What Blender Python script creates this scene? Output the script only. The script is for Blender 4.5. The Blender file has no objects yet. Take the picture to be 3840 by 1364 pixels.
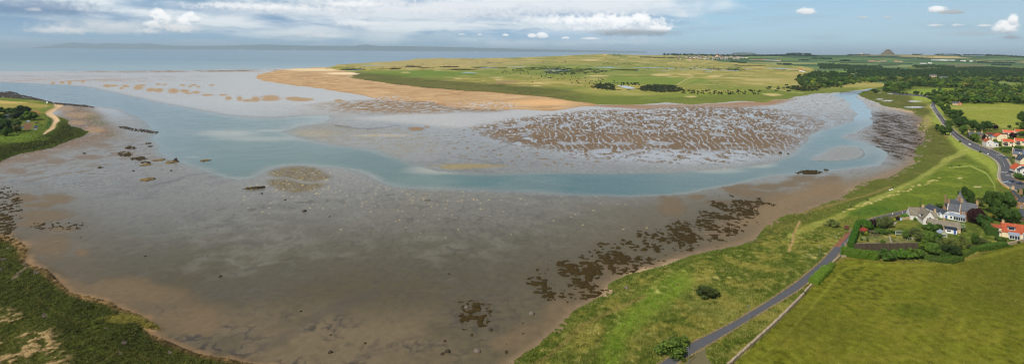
import bpy, bmesh, math, random
import numpy as np
from mathutils import Vector, Matrix
S = bpy.context.scene
COL = S.collection
rnd = random.Random(7)
# ------------------------------------------------------------------ camera
H = 100.0; F = 2100.0; CX = 1920.0; HY = 191.4; ROLL = 0.0075
cam = bpy.data.cameras.new('camera'); camo = bpy.data.objects.new('camera', cam); COL.objects.link(camo)
cam.sensor_width = 36; cam.lens = 36*F/3840; cam.shift_y = -(682-HY)/3840; cam.clip_end = 400000; cam.clip_start = 1
_c, _s = math.cos(math.atan(ROLL)), math.sin(math.atan(ROLL))
camo.matrix_world = Matrix(((_c,-_s,0,0),(0,0,-1,0),(_s,_c,0,H),(0,0,0,1)))
S.camera = camo
S.cycles.use_denoising = True; S.cycles.pixel_filter_type = 'BLACKMAN_HARRIS'; S.cycles.filter_width = 1.15
S.cycles.max_bounces = 4; S.cycles.diffuse_bounces = 2; S.cycles.glossy_bounces = 2; S.cycles.volume_bounces = 0; S.cycles.sample_clamp_indirect = 4
S.view_settings.view_transform = 'Standard'; S.view_settings.look = 'None'; S.view_settings.gamma = 1; S.view_settings.exposure = 0.0
# ------------------------------------------------------------------ sun
SUN_AZ = math.radians(-138); SUN_EL = math.radians(44)
sl = bpy.data.lights.new('sun', 'SUN'); sl.energy = 4.2; sl.angle = math.radians(0.53); sl.color = (1.0, 0.95, 0.86)
so = bpy.data.objects.new('sun', sl); COL.objects.link(so)
sd = Vector((math.sin(SUN_AZ)*math.cos(SUN_EL), math.cos(SUN_AZ)*math.cos(SUN_EL), math.sin(SUN_EL)))
so.rotation_euler = sd.to_track_quat('Z', 'Y').to_euler(); so.location = (-200, -200, 400)
# ------------------------------------------------------------------ node expressions
def lin(c):
    r = []
    for v in c[:3]:
        v = v/255.0
        r.append(v/12.92 if v <= .04045 else ((v+.055)/1.055)**2.4)
    return tuple(r)
class X:
    def __init__(s, nt, k): s.nt = nt; s.k = k
    def _m(s, op, *a):
        n = s.nt.nodes.new('ShaderNodeMath'); n.operation = op
        for i, v in enumerate(a): s._set(n.inputs[i], v)
        return X(s.nt, n.outputs[0])
    def _set(s, inp, v):
        if isinstance(v, X): s.nt.links.new(v.k, inp)
        else: inp.default_value = v
    def __add__(s, o): return s._m('ADD', s, o)
    __radd__ = __add__
    def __sub__(s, o): return s._m('SUBTRACT', s, o)
    def __rsub__(s, o): return s._m('SUBTRACT', o, s)
    def __mul__(s, o): return s._m('MULTIPLY', s, o)
    __rmul__ = __mul__
    def __truediv__(s, o): return s._m('DIVIDE', s, o)
    def mx(s, o): return s._m('MAXIMUM', s, o)
    def mn(s, o): return s._m('MINIMUM', s, o)
    def clamp(s): return s.mx(0.0).mn(1.0)
    def atan2(s, o): return s._m('ARCTAN2', s, o)
    def sqrt(s): return s._m('SQRT', s)
    def step(s, a, b):
        n = s.nt.nodes.new('ShaderNodeMapRange'); n.interpolation_type = 'SMOOTHSTEP'
        s.nt.links.new(s.k, n.inputs[0])
        for i, v in ((1, a), (2, b)): s._set(n.inputs[i], v)
        return X(s.nt, n.outputs[0])
def vec(nt, x, y, z=0.0):
    n = nt.nodes.new('ShaderNodeCombineXYZ')
    for i, v in enumerate((x, y, z)):
        if isinstance(v, X): nt.links.new(v.k, n.inputs[i])
        else: n.inputs[i].default_value = v
    return X(nt, n.outputs[0])
def noise(nt, v, scale=1.0, detail=4.0, rough=.55, dist=0.0, col=False):
    n = nt.nodes.new('ShaderNodeTexNoise'); nt.links.new(v.k, n.inputs['Vector'])
    n.inputs['Scale'].default_value = scale; n.inputs['Detail'].default_value = detail
    n.inputs['Roughness'].default_value = rough; n.inputs['Distortion'].default_value = dist
    return X(nt, n.outputs[1 if col else 0])
def mixc(nt, fac, a, b, mode='MIX'):
    n = nt.nodes.new('ShaderNodeMix'); n.data_type = 'RGBA'; n.blend_type = mode
    for i, v in ((0, fac), (6, a), (7, b)):
        if isinstance(v, X): nt.links.new(v.k, n.inputs[i])
        elif isinstance(v, (tuple, list)): n.inputs[i].default_value = (*v[:3], 1)
        else: n.inputs[i].default_value = v
    return X(nt, n.outputs[2])
def sepxyz(nt, v):
    n = nt.nodes.new('ShaderNodeSeparateXYZ'); nt.links.new(v.k, n.inputs[0])
    return [X(nt, o) for o in n.outputs]
# ------------------------------------------------------------------ world: physical sky with cloud layers by direction
W = bpy.data.worlds.new('World'); S.world = W; W.use_nodes = True
W.cycles.sampling_method = 'MANUAL'; W.cycles.sample_map_resolution = 512
nt = W.node_tree; nt.nodes.clear()
out = nt.nodes.new('ShaderNodeOutputWorld')
sky = nt.nodes.new('ShaderNodeTexSky'); sky.sky_type = 'NISHITA'; sky.sun_disc = False
sky.sun_elevation = SUN_EL; sky.sun_rotation = SUN_AZ; sky.air_density = 1.0; sky.dust_density = 1.0; sky.ozone_density = 2.0
bg1 = nt.nodes.new('ShaderNodeBackground'); bg1.inputs[1].default_value = 0.10; nt.links.new(sky.outputs[0], bg1.inputs[0])
tc = nt.nodes.new('ShaderNodeTexCoord'); dx, dy, dz = sepxyz(nt, X(nt, tc.outputs['Generated']))
az = dx.atan2(dy); el = dz/((dx*dx+dy*dy).sqrt().mx(1e-4))
el = el.mx(0.0)
def AE(x, y):
    u = x-CX; v = HY-y; s_ = u-ROLL*v; t_ = v+ROLL*u
    return math.atan(s_/F), t_/F*math.cos(math.atan(s_/F))
# coordinates in which 1 unit = 1 photo pixel near the view axis
A = az*F; E_ = el*F
big = noise(nt, vec(nt, A*0.0018+E_*.004, E_*0.0125, 3.0), 1.0, 5, .55)
mid = noise(nt, vec(nt, A*0.006, E_*0.016, 8.0), 1.0, 7, .55, .4)
fin = noise(nt, vec(nt, A*0.02, E_*0.03, 1.0), 1.0, 6, .6)
# clear air: pale blue, whiter at the horizon
cair = mixc(nt, (E_/240.0).clamp(), lin((190,222,234)), lin((162,208,240)))
cair = mixc(nt, (E_/1500.0).clamp(), cair, lin((96,140,190)))
right_grey = (A/1500.0 + mid*0.5 - 0.75).clamp()*0.7
cair = mixc(nt, right_grey, cair, lin((182,200,210)))
# broad deck on the left two thirds
edge = (620.0 + E_*1.1 - A)/260.0 + (mid-.5)*2.2
cover = edge.clamp()*(0.88+ (E_/220.0-.6).clamp()*.1)
left_dark = ((-400.0-A)/1300.0).clamp()
tone = big*1.15 + mid*0.55 - 0.35 - left_dark*.12 
deck = mixc(nt, tone.step(.29,.57), lin((122,162,202)), lin((246,250,253)))
deck = mixc(nt, ((E_-40.0)/110.0).clamp()*left_dark*(big.step(.62,.40)), deck, lin((122,152,186)))
# veil near the horizon under the deck
veil = (1.0-(E_/85.0)).clamp()
deck = mixc(nt, veil*.8, deck, mixc(nt, (A/900.0).clamp(), lin((172,204,222)), lin((150,196,226))))
c = mixc(nt, cover, cair, deck)
# high thin streaks right
c = mixc(nt, noise(nt, vec(nt, A*0.003, E_*0.03, 5.0), 1.0, 6, .5).step(.50,.72)*.55, c, lin((166,192,210)))
upper = mixc(nt, noise(nt, vec(nt, dx, dy, dz), 2.2, 4, .55).step(.36,.60), lin((104,124,152)), lin((168,172,176)))
upper = mixc(nt, (1.0-E_/620.0).clamp(), upper, lin((200,210,218)))
# cumulus: x, y (photo), half width, half height, top brightness, base colour, strength
CU = [(140,35,330,55,(118,146,182),(106,136,172),.8),(760,30,330,40,(142,176,208),(136,168,202),.7),(420,112,360,40,(236,238,238),(206,218,228),.75),(1060,42,430,34,(250,250,252),(206,218,230),.75),(1350,14,300,26,(240,242,246),(214,222,232),.75),
 (1700,45,620,64,(244,246,250),(208,218,232),.84),(2250,40,430,52,(240,243,248),(212,222,234),.65),(2080,140,560,40,(150,194,228),(146,190,224),.6),(1250,122,330,26,(218,228,236),(190,208,222),.5),
 (592,58,34,30,1.0,(186,202,218),1),(610,76,44,30,.97,(180,198,214),1),(572,96,40,26,.95,(180,198,214),.9),(550,118,50,18,.85,(180,198,214),.8),(712,66,30,26,1.0,(180,198,216),1),(690,88,38,34,1.0,(170,192,212),1),(728,78,30,20,.95,(176,196,214),1),(668,112,60,22,.88,(160,186,206),.9),(650,108,150,26,.8,(168,192,210),.8),(215,118,150,24,.82,(170,190,208),.8),
 (130,40,40,14,.7,(120,150,182),.7),(960,30,310,24,.93,(190,206,220),.8),(1330,20,150,24,.95,(200,214,226),.75),(1330,92,120,22,.92,(190,208,222),.7),(1210,138,110,14,.85,(170,194,212),.7),
 (1120,128,130,16,.8,(176,198,214),.6),
 (2290,98,250,52,1.0,(158,184,210),1),(2400,84,60,40,1.0,(170,192,214),1),(2140,84,220,34,1.0,(176,198,218),.8),(2470,112,60,22,1.0,(160,188,214),.95),
 (2380,128,200,22,.25,(132,172,206),.75),
 (2030,136,32,17,1.0,(196,212,226),1),(1996,136,20,13,1.0,(196,212,226),1),(1896,133,15,8,1.0,(196,212,226),.95),(1798,131,11,5,.95,(196,212,226),.9),(1732,130,16,4,.9,(190,208,222),.9),(2122,144,18,7,1.0,(180,202,220),.9),(2214,147,48,7,.97,(176,200,220),.9),
 (3022,46,42,20,.86,(158,178,196),1),(3235,68,30,9,.6,(144,166,188),.8),(3330,68,20,8,.6,(144,166,188),.8),(3516,38,46,18,.9,(146,164,182),1),(3575,48,60,12,.45,(140,160,178),.9),
 (3510,97,40,8,.8,(160,182,198),.8),(3590,96,30,9,.85,(160,182,198),.85),(3690,98,40,9,.85,(160,182,198),.8),(3775,110,56,44,.97,(146,166,184),1),(3800,80,26,30,.97,(160,178,192),1),(3790,142,50,12,.3,(128,152,178),.85),(3650,130,140,16,.4,(150,178,200),.45)]
wn = noise(nt, vec(nt, A*0.030, E_*0.042, 2.0), 1.0, 7, .62)
wn2 = noise(nt, vec(nt, A*0.075, E_*0.09, 6.0), 1.0, 4, .6)
wsum = (wn-.5)*1.8 + (wn2-.5)*.9
for (x, y, rx, ry, br, bc, st) in CU:
    a0, e0 = AE(x, y); ca = math.cos(a0)
    p = (A - a0*F)/(rx*ca*ca); q = (E_ - e0*F)/(ry*ca)
    q2 = q.mx(q*-1.7)
    d = 1.0-(p*p+q2*q2).sqrt() + wsum*.62
    m = d.step(-.05, .46)*st if st > .85 else d.step(-.1, .8)*st
    sh = (q*.55+.55 + wsum*.45).step(.1, .75)
    top = lin(br) if isinstance(br, tuple) else tuple(v*br*1.18 for v in lin((252,252,252)))
    c = mixc(nt, m, c, mixc(nt, sh, lin(bc), top))
bgd = nt.nodes.new('ShaderNodeBackground'); nt.links.new(c.k, bgd.inputs[0])
bgu = nt.nodes.new('ShaderNodeBackground'); nt.links.new(upper.k, bgu.inputs[0])
away = (((E_-230.0)/60.0).clamp() + ((A.mx(A*-1.0)-1750.0)/100.0).clamp()).clamp()
bg2 = nt.nodes.new('ShaderNodeMixShader'); nt.links.new(away.k, bg2.inputs[0]); nt.links.new(bgd.outputs[0], bg2.inputs[1]); nt.links.new(bgu.outputs[0], bg2.inputs[2])
ms = nt.nodes.new('ShaderNodeMixShader'); ms.inputs[0].default_value = 0.93
nt.links.new(bg1.outputs[0], ms.inputs[1]); nt.links.new(bg2.outputs[0], ms.inputs[2]); nt.links.new(ms.outputs[0], out.inputs[0])
# ------------------------------------------------------------------ helpers: objects
def tag(o, label=None, cat=None, group=None, kind=None):
    if label: o['label'] = label
    if cat: o['category'] = cat
    if group: o['group'] = group
    if kind: o['kind'] = kind
    return o
def link(name, me, parent=None, loc=None):
    o = bpy.data.objects.new(name, me); COL.objects.link(o)
    if parent: o.parent = parent
    if loc is not None: o.location = loc
    return o
# ------------------------------------------------------------------ the ground fan: rays of the picture meet the terrain
def Dz(t):
    """depth and height of the terrain for a ray that dips t/F below the horizontal (far land rises gently inland)"""
    t = np.asarray(t, float)
    D = np.where(t >= 60, H*F/np.maximum(t, 1e-3), 3500+(60-t)*56)
    return D, H-t*D/F
def st_of(x, y):
    u = x-CX; v = HY-y
    return u-ROLL*v, -(v+ROLL*u)
_g = np.random.RandomState(12).rand(65536).astype(np.float32)*2*np.pi
_GX, _GY = np.cos(_g), np.sin(_g)
def perlin(x, y, seed=0):
    x = np.asarray(x, np.float64); y = np.asarray(y, np.float64)
    x0 = np.floor(x); y0 = np.floor(y); fx = (x-x0).astype(np.float32); fy = (y-y0).astype(np.float32)
    xi = (x0.astype(np.int32)+seed*57) & 255; yi = (y0.astype(np.int32)+seed*131) & 255
    x1 = (xi+1) & 255; yi8 = yi << 8; y18 = ((yi+1) & 255) << 8
    sx = fx*fx*fx*(fx*(fx*6-15)+10); sy = fy*fy*fy*(fy*(fy*6-15)+10)
    k = yi8+xi; a = _GX[k]*fx+_GY[k]*fy
    k = yi8+x1; b = _GX[k]*(fx-1)+_GY[k]*fy
    k = y18+xi; c_ = _GX[k]*fx+_GY[k]*(fy-1)
    k = y18+x1; d = _GX[k]*(fx-1)+_GY[k]*(fy-1)
    a += (b-a)*sx; c_ += (d-c_)*sx; a += (c_-a)*sy
    return 1.5*a
def fbm(x, y, sc, octv=5, seed=0, gain=.5, ay=1.0):
    r = 0; amp = 1.0; tot = 0
    for i in range(octv):
        r = r + amp*perlin(x/sc*2**i + 17.3*i, y/(sc*ay)*2**i + 9.1*i, seed+i); tot += amp; amp *= gain
    return r/tot*1.3
def ridge(x, y, sc, octv=3, seed=0, ay=1.0):
    return 1-np.abs(fbm(x, y, sc, octv, seed, .5, ay))*2.6
xs = np.arange(-480, 4321, 3.0)
tl = [2.6]
while tl[-1] < 1330:
    t0 = tl[-1]; tl.append(t0 + (.7 if t0 < 60 else 1.3 if t0 < 250 else 2.2 if t0 < 500 else 3.0))
ts = np.array(tl)
NX, NT = len(xs), len(ts)
sg, tg = np.meshgrid(xs-CX, ts)                    # s, t
PX = CX + sg - ROLL*tg; PY = HY + tg + ROLL*sg     # photo coordinates
Dg, Zg = Dz(tg); WX = sg*Dg/F; WY = Dg.copy(); MPP = Dg/F   # metres per photo pixel
print('grid', NX, NT, NX*NT)
N0 = fbm(WX, WY, 90, 7, 1); N1 = fbm(WX, WY, 90, 7, 11); N2 = fbm(WX, WY, 14, 5, 21); N3 = fbm(WX, WY, 3.0, 3, 31)
NL = fbm(WX, WY, 420, 5, 41)
def pip(poly, x, y):
    poly = np.array(poly, float); m = np.zeros(x.shape, bool)
    x0, y0 = poly.min(0)-2; x1, y1 = poly.max(0)+2
    bb = (x >= x0) & (x <= x1) & (y >= y0) & (y <= y1)
    xx = x[bb]; yy = y[bb]; ins = np.zeros(xx.shape, bool); n = len(poly)
    for i in range(n):
        ax, ay = poly[i]; bx, by = poly[(i+1) % n]
        if ay == by: continue
        cnd = (ay > yy) != (by > yy)
        ins ^= cnd & (xx < (bx-ax)*(yy-ay)/(by-ay)+ax)
    m[bb] = ins
    return m
def warp(am=5.0, lim=22):
    ax = np.minimum(am/MPP, lim); ay = np.minimum(am/MPP*tg/F*1.5, lim*.5)
    return PX+ax*N0*2.2, PY+ay*N1*2.2
_w = {}
def P(poly, am=5.0, lim=22):
    k = (am, lim)
    if k not in _w: _w[k] = warp(am, lim)
    return pip(poly, *_w[k])
def blur(m, r, ry=None):
    m = m.astype(np.float64); ry = r if ry is None else ry
    for _ in range(2):
        for ax, rr in ((1, int(r)), (0, int(ry))):
            if rr < 1: continue
            c_ = np.cumsum(np.insert(np.pad(m, [(rr+0, rr) if a == ax else (0, 0) for a in (0, 1)], 'edge'), 0, 0, axis=ax), axis=ax)
            n = 2*rr+1
            m = ((c_[:, n:]-c_[:, :-n]) if ax == 1 else (c_[n:]-c_[:-n]))/n
    return m
def dline(pts, x=None, y=None, ky=1.0, pad=60):
    """distance (photo pixels, y weighted) to a polyline"""
    x = PX if x is None else x; y = PY if y is None else y
    d = np.full(x.shape, 1e6)
    for (ax, ay), (bx, by) in zip(pts[:-1], pts[1:]):
        bb = (x > min(ax,bx)-pad) & (x < max(ax,bx)+pad) & (y > min(ay,by)-pad) & (y < max(ay,by)+pad)
        xx = x[bb]-ax; yy = (y[bb]-ay)*ky; ex = bx-ax; ey = (by-ay)*ky
        t = np.clip((xx*ex+yy*ey)/(ex*ex+ey*ey+1e-9), 0, 1)
        d[bb] = np.minimum(d[bb], np.hypot(xx-t*ex, yy-t*ey))
    return d
def ell(x, y, rx, ry, soft=.35, nz=.5, N=None, wx=None):
    N = N2 if N is None else N
    bb = (np.abs(PX-x) < rx*2.2) & (np.abs(PY-y) < ry*2.2)
    r = np.zeros(PX.shape); d = np.hypot((PX[bb]-x)/rx, (PY[bb]-y)/ry) + N[bb]*nz
    r[bb] = np.clip((1+soft/2-d)/soft, 0, 1)
    return r
def sst(v, a, b):
    q = np.clip((v-a)/(b-a), 0, 1); return q*q*(3-2*q)
# ------------------------------------------------------------------ zones of the ground
SPIT = [(960,283),(975,278),(1057,261),(1130,256),(1258,250),(1225,258),(1262,262),(1350,278),(1300,288),(1370,300),(1437,309),(1593,328),(1742,339),(1920,350),(2069,365),(2180,384),(2262,392),(2218,401),(2069,412),(1900,414),(1780,408),(1690,400),(1630,383),(1482,378),(1422,372),(1318,350),(1206,333),(1034,312),(962,297)]
LINKS = [(1221,257),(1262,244),(1330,240),(1440,234),(1534,227),(1560,222),(1640,219),(1765,221),(1860,218),(1920,217),(2010,214),(2106,210),(2180,206),(2263,203),(2330,205),(2420,208),(2560,207),(2760,206),(2960,206),(3150,208),(3350,206),(3600,209),(3860,212),(4400,215),(4400,330),(3400,300),(3340,322),(3304,328),(3208,341),(3155,348),(3074,348),(2954,370),(2880,380),(2770,380),(2590,392),(2501,386),(2337,394),(2240,393),(2069,366),(1920,351),(1742,340),(1593,329),(1437,310),(1300,290),(1350,277),(1262,262)]
FARM = [(2820,205),(2960,205),(3150,207),(3350,205),(3600,208),(3860,211),(4400,214),(4400,340),(3420,340),(3345,318),(3300,310),(3170,300),(3060,262),(3000,248),(2850,240),(2700,232),(2640,222)]
SHORE = [(3208,352),(3240,366),(3327,402),(3380,408),(3431,420),(3450,450),(3458,480),(3470,505),(3461,530),(3431,566),(3420,592),(3445,612),(3401,622),(3370,645),(3327,668),(3290,675),(3230,688),(3180,720),(3103,756),(3040,778),(2977,794),(2920,815),(2880,838),(2836,876),(2762,913),(2700,925),(2590,958),(2500,1000),(2441,1017),(2360,1040),(2292,1069),(2270,1107),(2215,1130),(2151,1159),(2100,1205),(2054,1248),(2010,1290),(1965,1315),(1920,1345),(1840,1420),(1840,1600),(4500,1600),(4500,250),(3420,250),(3330,318),(3250,340)]
LMARSH = [(-600,860),(0,884),(67,898),(112,935),(95,985),(179,1010),(215,1060),(246,1099),(300,1112),(335,1122),(400,1135),(425,1151),(507,1178),(590,1222),(596,1236),(520,1225),(560,1250),(648,1284),(745,1323),(842,1338),(960,1366),(1100,1400),(1300,1600),(-600,1600)]
PEN = [(-600,366),(0,364),(80,366),(149,376),(205,391),(212,402),(180,420),(172,433),(200,450),(205,470),(160,505),(175,500),(222,455),(205,430),(225,440),(255,452),(262,470),(300,480),(330,492),(300,512),(230,535),(179,552),(75,580),(0,612),(-600,700)]
CHAN = [(-600,300),(0,309),(160,318),(298,322),(447,354),(560,378),(670,402),(745,417),(860,434),(960,442),(1100,440),(1221,432),(1240,445),(1200,462),(1130,470),(1050,490),(1080,508),(1200,535),(1310,551),(1400,560),(1470,590),(1540,610),(1640,640),(1760,650),(1900,652),(2200,648),(2500,645),(2650,640),(2780,628),(2890,610),(2950,590),(2990,560),(3020,530),(3060,495),(3110,478),(3150,468),(3190,455),(3215,430),(3210,415),(3190,402),(3186,385),(3160,370),(3135,358),(3150,350),(3190,346),(3240,338),(3330,322),(3345,330),(3260,347),(3225,353),(3205,360),(3240,390),(3265,415),(3272,440),(3262,468),(3220,488),(3150,508),(3155,520),(3240,535),(3290,555),(3320,575),(3322,595),(3290,620),(3200,634),(3060,645),(2900,660),(2760,685),(2560,726),(2450,733),(2320,734),(2150,728),(2000,722),(1700,714),(1560,708),(1480,700),(1390,665),(1330,640),(1180,622),(1060,616),(1000,632),(960,660),(900,672),(820,650),(700,615),(640,592),(600,570),(575,520),(590,500),(520,440),(440,405),(350,398),(250,390),(150,372),(0,345),(-600,320)]
BAR = [(3035,602),(3060,588),(3110,560),(3150,545),(3200,548),(3230,562),(3242,578),(3225,592),(3150,602),(3080,604)]
Z = np.zeros(PX.shape, np.int8)          # 0 sea, 1 mud, 2 channel, 3 sand, 4 links, 5 farmland, 6 shore green, 7 left marsh, 8 headland
MUD = [(-600,268),(0,267),(460,266),(700,263),(960,259),(1100,256),(1258,252),(4500,252),(4500,1700),(-600,1700)]
Z[P(MUD, 30, 3)] = 1
chan = P(CHAN, 8, 9) & ~P(BAR, 4, 5); Z[chan] = 2
Z[P(SPIT, 8, 7)] = 3
Z[P(LINKS, 10, 5)] = 4; Z[P(FARM, 10, 4)] = 5
Z[P(SHORE, 5, 24)] = 6
Z[(Z == 6) & (blur(Z == 6, 9, 4) < .86) & (N3*.6+N2 > .32) & (PY > 400)] = 1
Z[P(LMARSH, 2.0, 18)] = 7
Z[P(PEN, 3.0, 10)] = 8
farm2 = P([(3420,338),(3340,324),(3400,262),(4500,262),(4500,800),(3700,560),(3560,440)], 0, 1)
green = Z >= 4
land = (Z >= 3)
def GP0(x, y, z=.95):
    s_, t_ = st_of(x, y); D = (H-z)*F/t_
    return (s_*D/F, D)
# ------------------------------------------------------------------ albedo, dampness
C = np.ascontiguousarray(np.zeros(PX.shape+(3,))); WET = np.zeros(PX.shape); DZ = np.zeros(PX.shape)
def mixin(m, c, a=1.0):
    k = np.nonzero(m.ravel() > 1e-3)[0]
    if not len(k): return
    q = np.minimum(m.ravel()[k]*a, 1)[:, None]; Cf = C.reshape(-1, 3)
    Cf[k] = Cf[k]*(1-q)+np.array(lin(c))*q
def mixw(m, w, a=1.0):
    m = np.clip(m*a, 0, 1); WET[:] = WET*(1-m)+w*m
# -- mud: grey in the middle, brown towards the near shore
tmud = sst(PY + N0*60, 480, 1050)
C[:] = np.array(lin((134,133,128)))
mixin(tmud, (78,70,45)); WET[:] = .88 - .22*tmud + .16*sst(NL+N0*.6, -.1, .4) - .14*sst(-NL+N1*.5, 0, .4)
mixin(sst(N0*.6+N2*.5, -.1, .5), (132,128,116), .35); mixin(sst(-N1*.6-N2*.4, 0, .5), (80,76,66), .4)
crk = ridge(WX+9*N2, WY+9*N0, 44, 2, 181, 1.5); mixin(sst(crk, .90, .97)*sst(NL+N0, -.3, .2), (140,138,132), .10); mixw(sst(crk, .90, .97), .98, .3)
crk2 = ridge(WX+4*N2, WY, 17, 2, 183, 1.8); mixin(sst(crk2, .88, .97)*sst(-NL+N0, -.2, .3), (62,56,48), .45)
rip = fbm(WX*.9+WY*.25, WY*.4, 2.4, 3, 185, .6); mixin(sst(rip, .1, .5), (66,60,50), .3)
mixin(sst(PY+N1*40, 1010, 1250), (84,72,48), .7)
mixin(np.clip(N2*1.4, 0, 1)*sst(PY, 900, 1200), (72,62,52), .7)
mixin(np.clip(N0*1.6-.1, 0, 1)*sst(PY, 1000, 1150), (104,88,60), .6)
vein = ridge(WX+1.5*N3, WY+2*N2, 6.5, 3, 187, 1.2); mixin(sst(PY+N0*90, 1060, 1220)*sst(N1+N2*.4, -.3, .3), (116,100,72), .75)
mixin(sst(vein, .50, .8)*sst(PY+N0*90, 1040, 1180)*sst(N0+N2*.5, -.5, .1), (46,40,34), .8)
mixin(sst(N3*.7+N2*.8, .25, .6)*sst(PY+N0*80, 1060, 1200), (52,45,38), .45)
mixin(sst(480-PY, 0, 110), (176,175,172)); mixw(sst(440-PY, 0, 90), .88)
near_r = sst((PX-1850)+(PY-1000)*1.1+N0*120, -150, 500)*sst(PY, 650, 800)     # towards the right shore
mixin(near_r, (90,80,54), .75); mixw(near_r, .55)
near_l = sst(-(PX-330)+(PY-900)*.55+N0*100, -250, 200)*sst(PY, 640, 820)
mixin(near_l, (94,80,58), .6); mixw(near_l, .6)
# sheets of water a hair deep between the sand waves far out: wetter, paler
rs_b = np.random.RandomState(9)
fo = ((Z == 1) & (PY < 470)).astype(float)
# far sandbar lines at the sea's edge
ln = ridge(WX, WY, 300, 3, 91, 3.0)
edge_s = sst(PY, 262, 266)*sst(-PY, -282, -276)
edge_s2 = np.exp(-((PY-(269-(PX-500)*.008))/3.2)**2)
eb = edge_s2*sst(fbm(WX*.5, WY, 60, 4, 193), -.25, .05)*sst(PX, 100, 600); mixin(eb, (118,88,62)); mixw(eb, .15)
ba = sst(PX, 900, 1000)*sst(-PX, -1300, -1250)*sst(-PY, -282, -276)
# long pale orange streaks y 285-310 at left
st1 = sst(-np.abs(PY-(299+PX*.006)), -11, -3)*sst(-PX, -620, -420)
mixin(st1*sst(fbm(WX, WY, 40, 4, 51, .5, 8.0), -.1, .2), (170,132,96), .8); st3 = sst(-np.abs(PY-(286+PX*.004)), -9, -2)*sst(-PX, -900, -700)*sst(fbm(WX*.3, WY, 30, 3, 54), .0, .25); mixin(st3, (150,124,100), .6)
st2 = sst(-np.abs(PY-300), -7, -2)*sst(PX,120,260)*sst(-PX,-800,-620)*sst(fbm(WX*.25,WY,14,3,53), .1,.4)
mixin(st2, (150,120,92), .7); mixw(st2, .3)
for (x, y, rx, ry) in [(210,312,7,6),(240,312,9,5),(270,312,8,6),(300,311,6,4),(392,321,14,6),(430,320,13,4),(460,321,11,5),(455,328,8,4),(507,333,18,6),(556,335,17,7),(592,339,16,8),(640,344,17,9),(682,346,15,6),(736,350,18,6),(700,353,16,3),(778,355,16,4),(826,360,14,3.5),(861,369,12,7),(905,372,10,8),(960,372,16,10),(925,377,26,4),(1022,371,30,11),(1010,378,24,4),(1140,374,36,8),(1100,372,22,5),(690,323,9,3),(735,322,9,3),(718,324,8,2.5),(744,322,8,2.5),(600,316,10,3),(628,315,7,3),(545,318,10,3),(515,318,10,3),(1265,376,15,4),(790,318,9,2.5),
    (1685,466,28,7),(1560,485,28,6),(1785,478,14,3),(1838,484,16,3),(1600,476,8,3)]:
    m = ell(x+rs_b.uniform(-12,12), y+rs_b.uniform(-4,4), rx*rs_b.uniform(.9,1.3), ry*rs_b.uniform(.8,1.15), .6, .35, N2*.7+N3*.5+N0*.7); mixin(m, (164,136,102) if y < 400 else (138,112,84)); mixw(m, .1)
# the mottled bank at x 1250-1950, y 385-440
bank = ell(1500, 400, 300, 26, .5, .25, N0)+ell(1820,402,130,20,.5,.25,N0); bank = np.clip(bank,0,1)
rb = fbm(WX+N2*8, WY+N2*8, 12, 3, 61, .5, 1.6)
mixin(bank*sst(rb, -.35, .0), (136,112,84)); mixw(bank*sst(rb, -.35, .0), .15)
# white sheet of wet sand in front of the spit right end
ws = P([(1920,412),(2240,402),(2330,400),(2700,404),(2480,412),(2150,432),(1960,470),(1700,480),(1300,440),(1500,430),(1850,425)], 10, 7)
mixin(blur(ws, 7, 2), (176,172,166)); mixw(blur(ws, 7, 2), .9)
# brown strip under the far marsh
bs = P([(2180,400),(2337,392),(2600,392),(2880,378),(3000,368),(2900,395),(2760,408),(2500,410),(2300,404)], 8, 5)
mixin(blur(bs, 5, 1), (150,116,82)); mixw(blur(bs, 5, 1), .2)
# -- the big field of sand waves cut by winding rills
rf = P([(1760,478),(1880,452),(2020,432),(2200,412),(2440,406),(2680,398),(2860,402),(2960,420),(3060,440),(3110,470),(3060,500),(3010,540),(2920,580),(2800,600),(2640,610),(2480,612),(2330,606),(2150,592),(2050,560),(1900,540),(1830,510)], 10, 20)
rfb = blur(rf, 26, 10)
ANG = (WX-60)/WY*640
def lines(phase, per, wid): return (np.abs(phase/per-np.floor(phase/per)-.5)*per)/wid      # < 1 inside a rill
wv = 6.0*fbm(ANG, WY, 18, 3, 71, .5, 2.6) + 1.8*fbm(ANG, WY, 6, 2, 271, .5, 4.0)
l1 = lines(ANG+wv+.03*(WY-600), 7.4, .72+.35*fbm(ANG, WY, 12, 2, 171, .5, 3)); gap1 = sst(fbm(ANG, WY, 9, 2, 172, .5, 6.0), -.45, -.30)
l2 = lines(WY+34*fbm(ANG, WY, 26, 3, 173, .5, 2.2)+ANG*.5, 30.0, 5.0); gap2 = sst(fbm(ANG, WY, 16, 2, 174, .5, 2.0), -.05, .08)
l3 = lines(ANG*1.0+7*fbm(ANG, WY, 12, 2, 176, .5, 4.0)-.05*WY, 5.4, 1.0); gap3 = sst(fbm(ANG, WY, 10, 2, 177, .5, 4.0), .0, .12)
upm = 1-sst(PY+N0*30, 470, 520); lft = 1-sst(PX+N0*60, 1960, 2100)
rill = np.maximum((1.35-l1)*gap1*(1-.55*lft), np.maximum((1.3-l2)*gap2*np.maximum(upm*.9, .10+.6*lft), (1.3-l3)*gap3*upm))
pools = sst(fbm(WX, WY, 30, 3, 77, .5, 1.5), .24, .40)
rfb = blur(rf, 12, 5)
foot = sst(PY+N0*26+N2*8, 548, 590)
rill = rill + .05*N3
thr = .40 - .7*np.clip(1-rfb, 0, 1)**1.5
rm = np.clip(sst(rill, thr, thr+.2) + pools*.5*sst(rfb,.5,1) + foot*sst(N2+N3*.5, -.3, .1) + sst(.55-rfb, 0, .4)*sst(-N2, -.3, .2), 0, 1)
sandw = rfb*(1-rm)*sst(rfb, .12, .4)
fade_r = 1-.35*sst(PX, 2850, 3100)
mixin(sandw*fade_r, (110,88,62)); mixin(sandw*sst(N0+N2*.4, 0, .5), (126,104,76), .6); mixw(sandw, .22)
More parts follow.
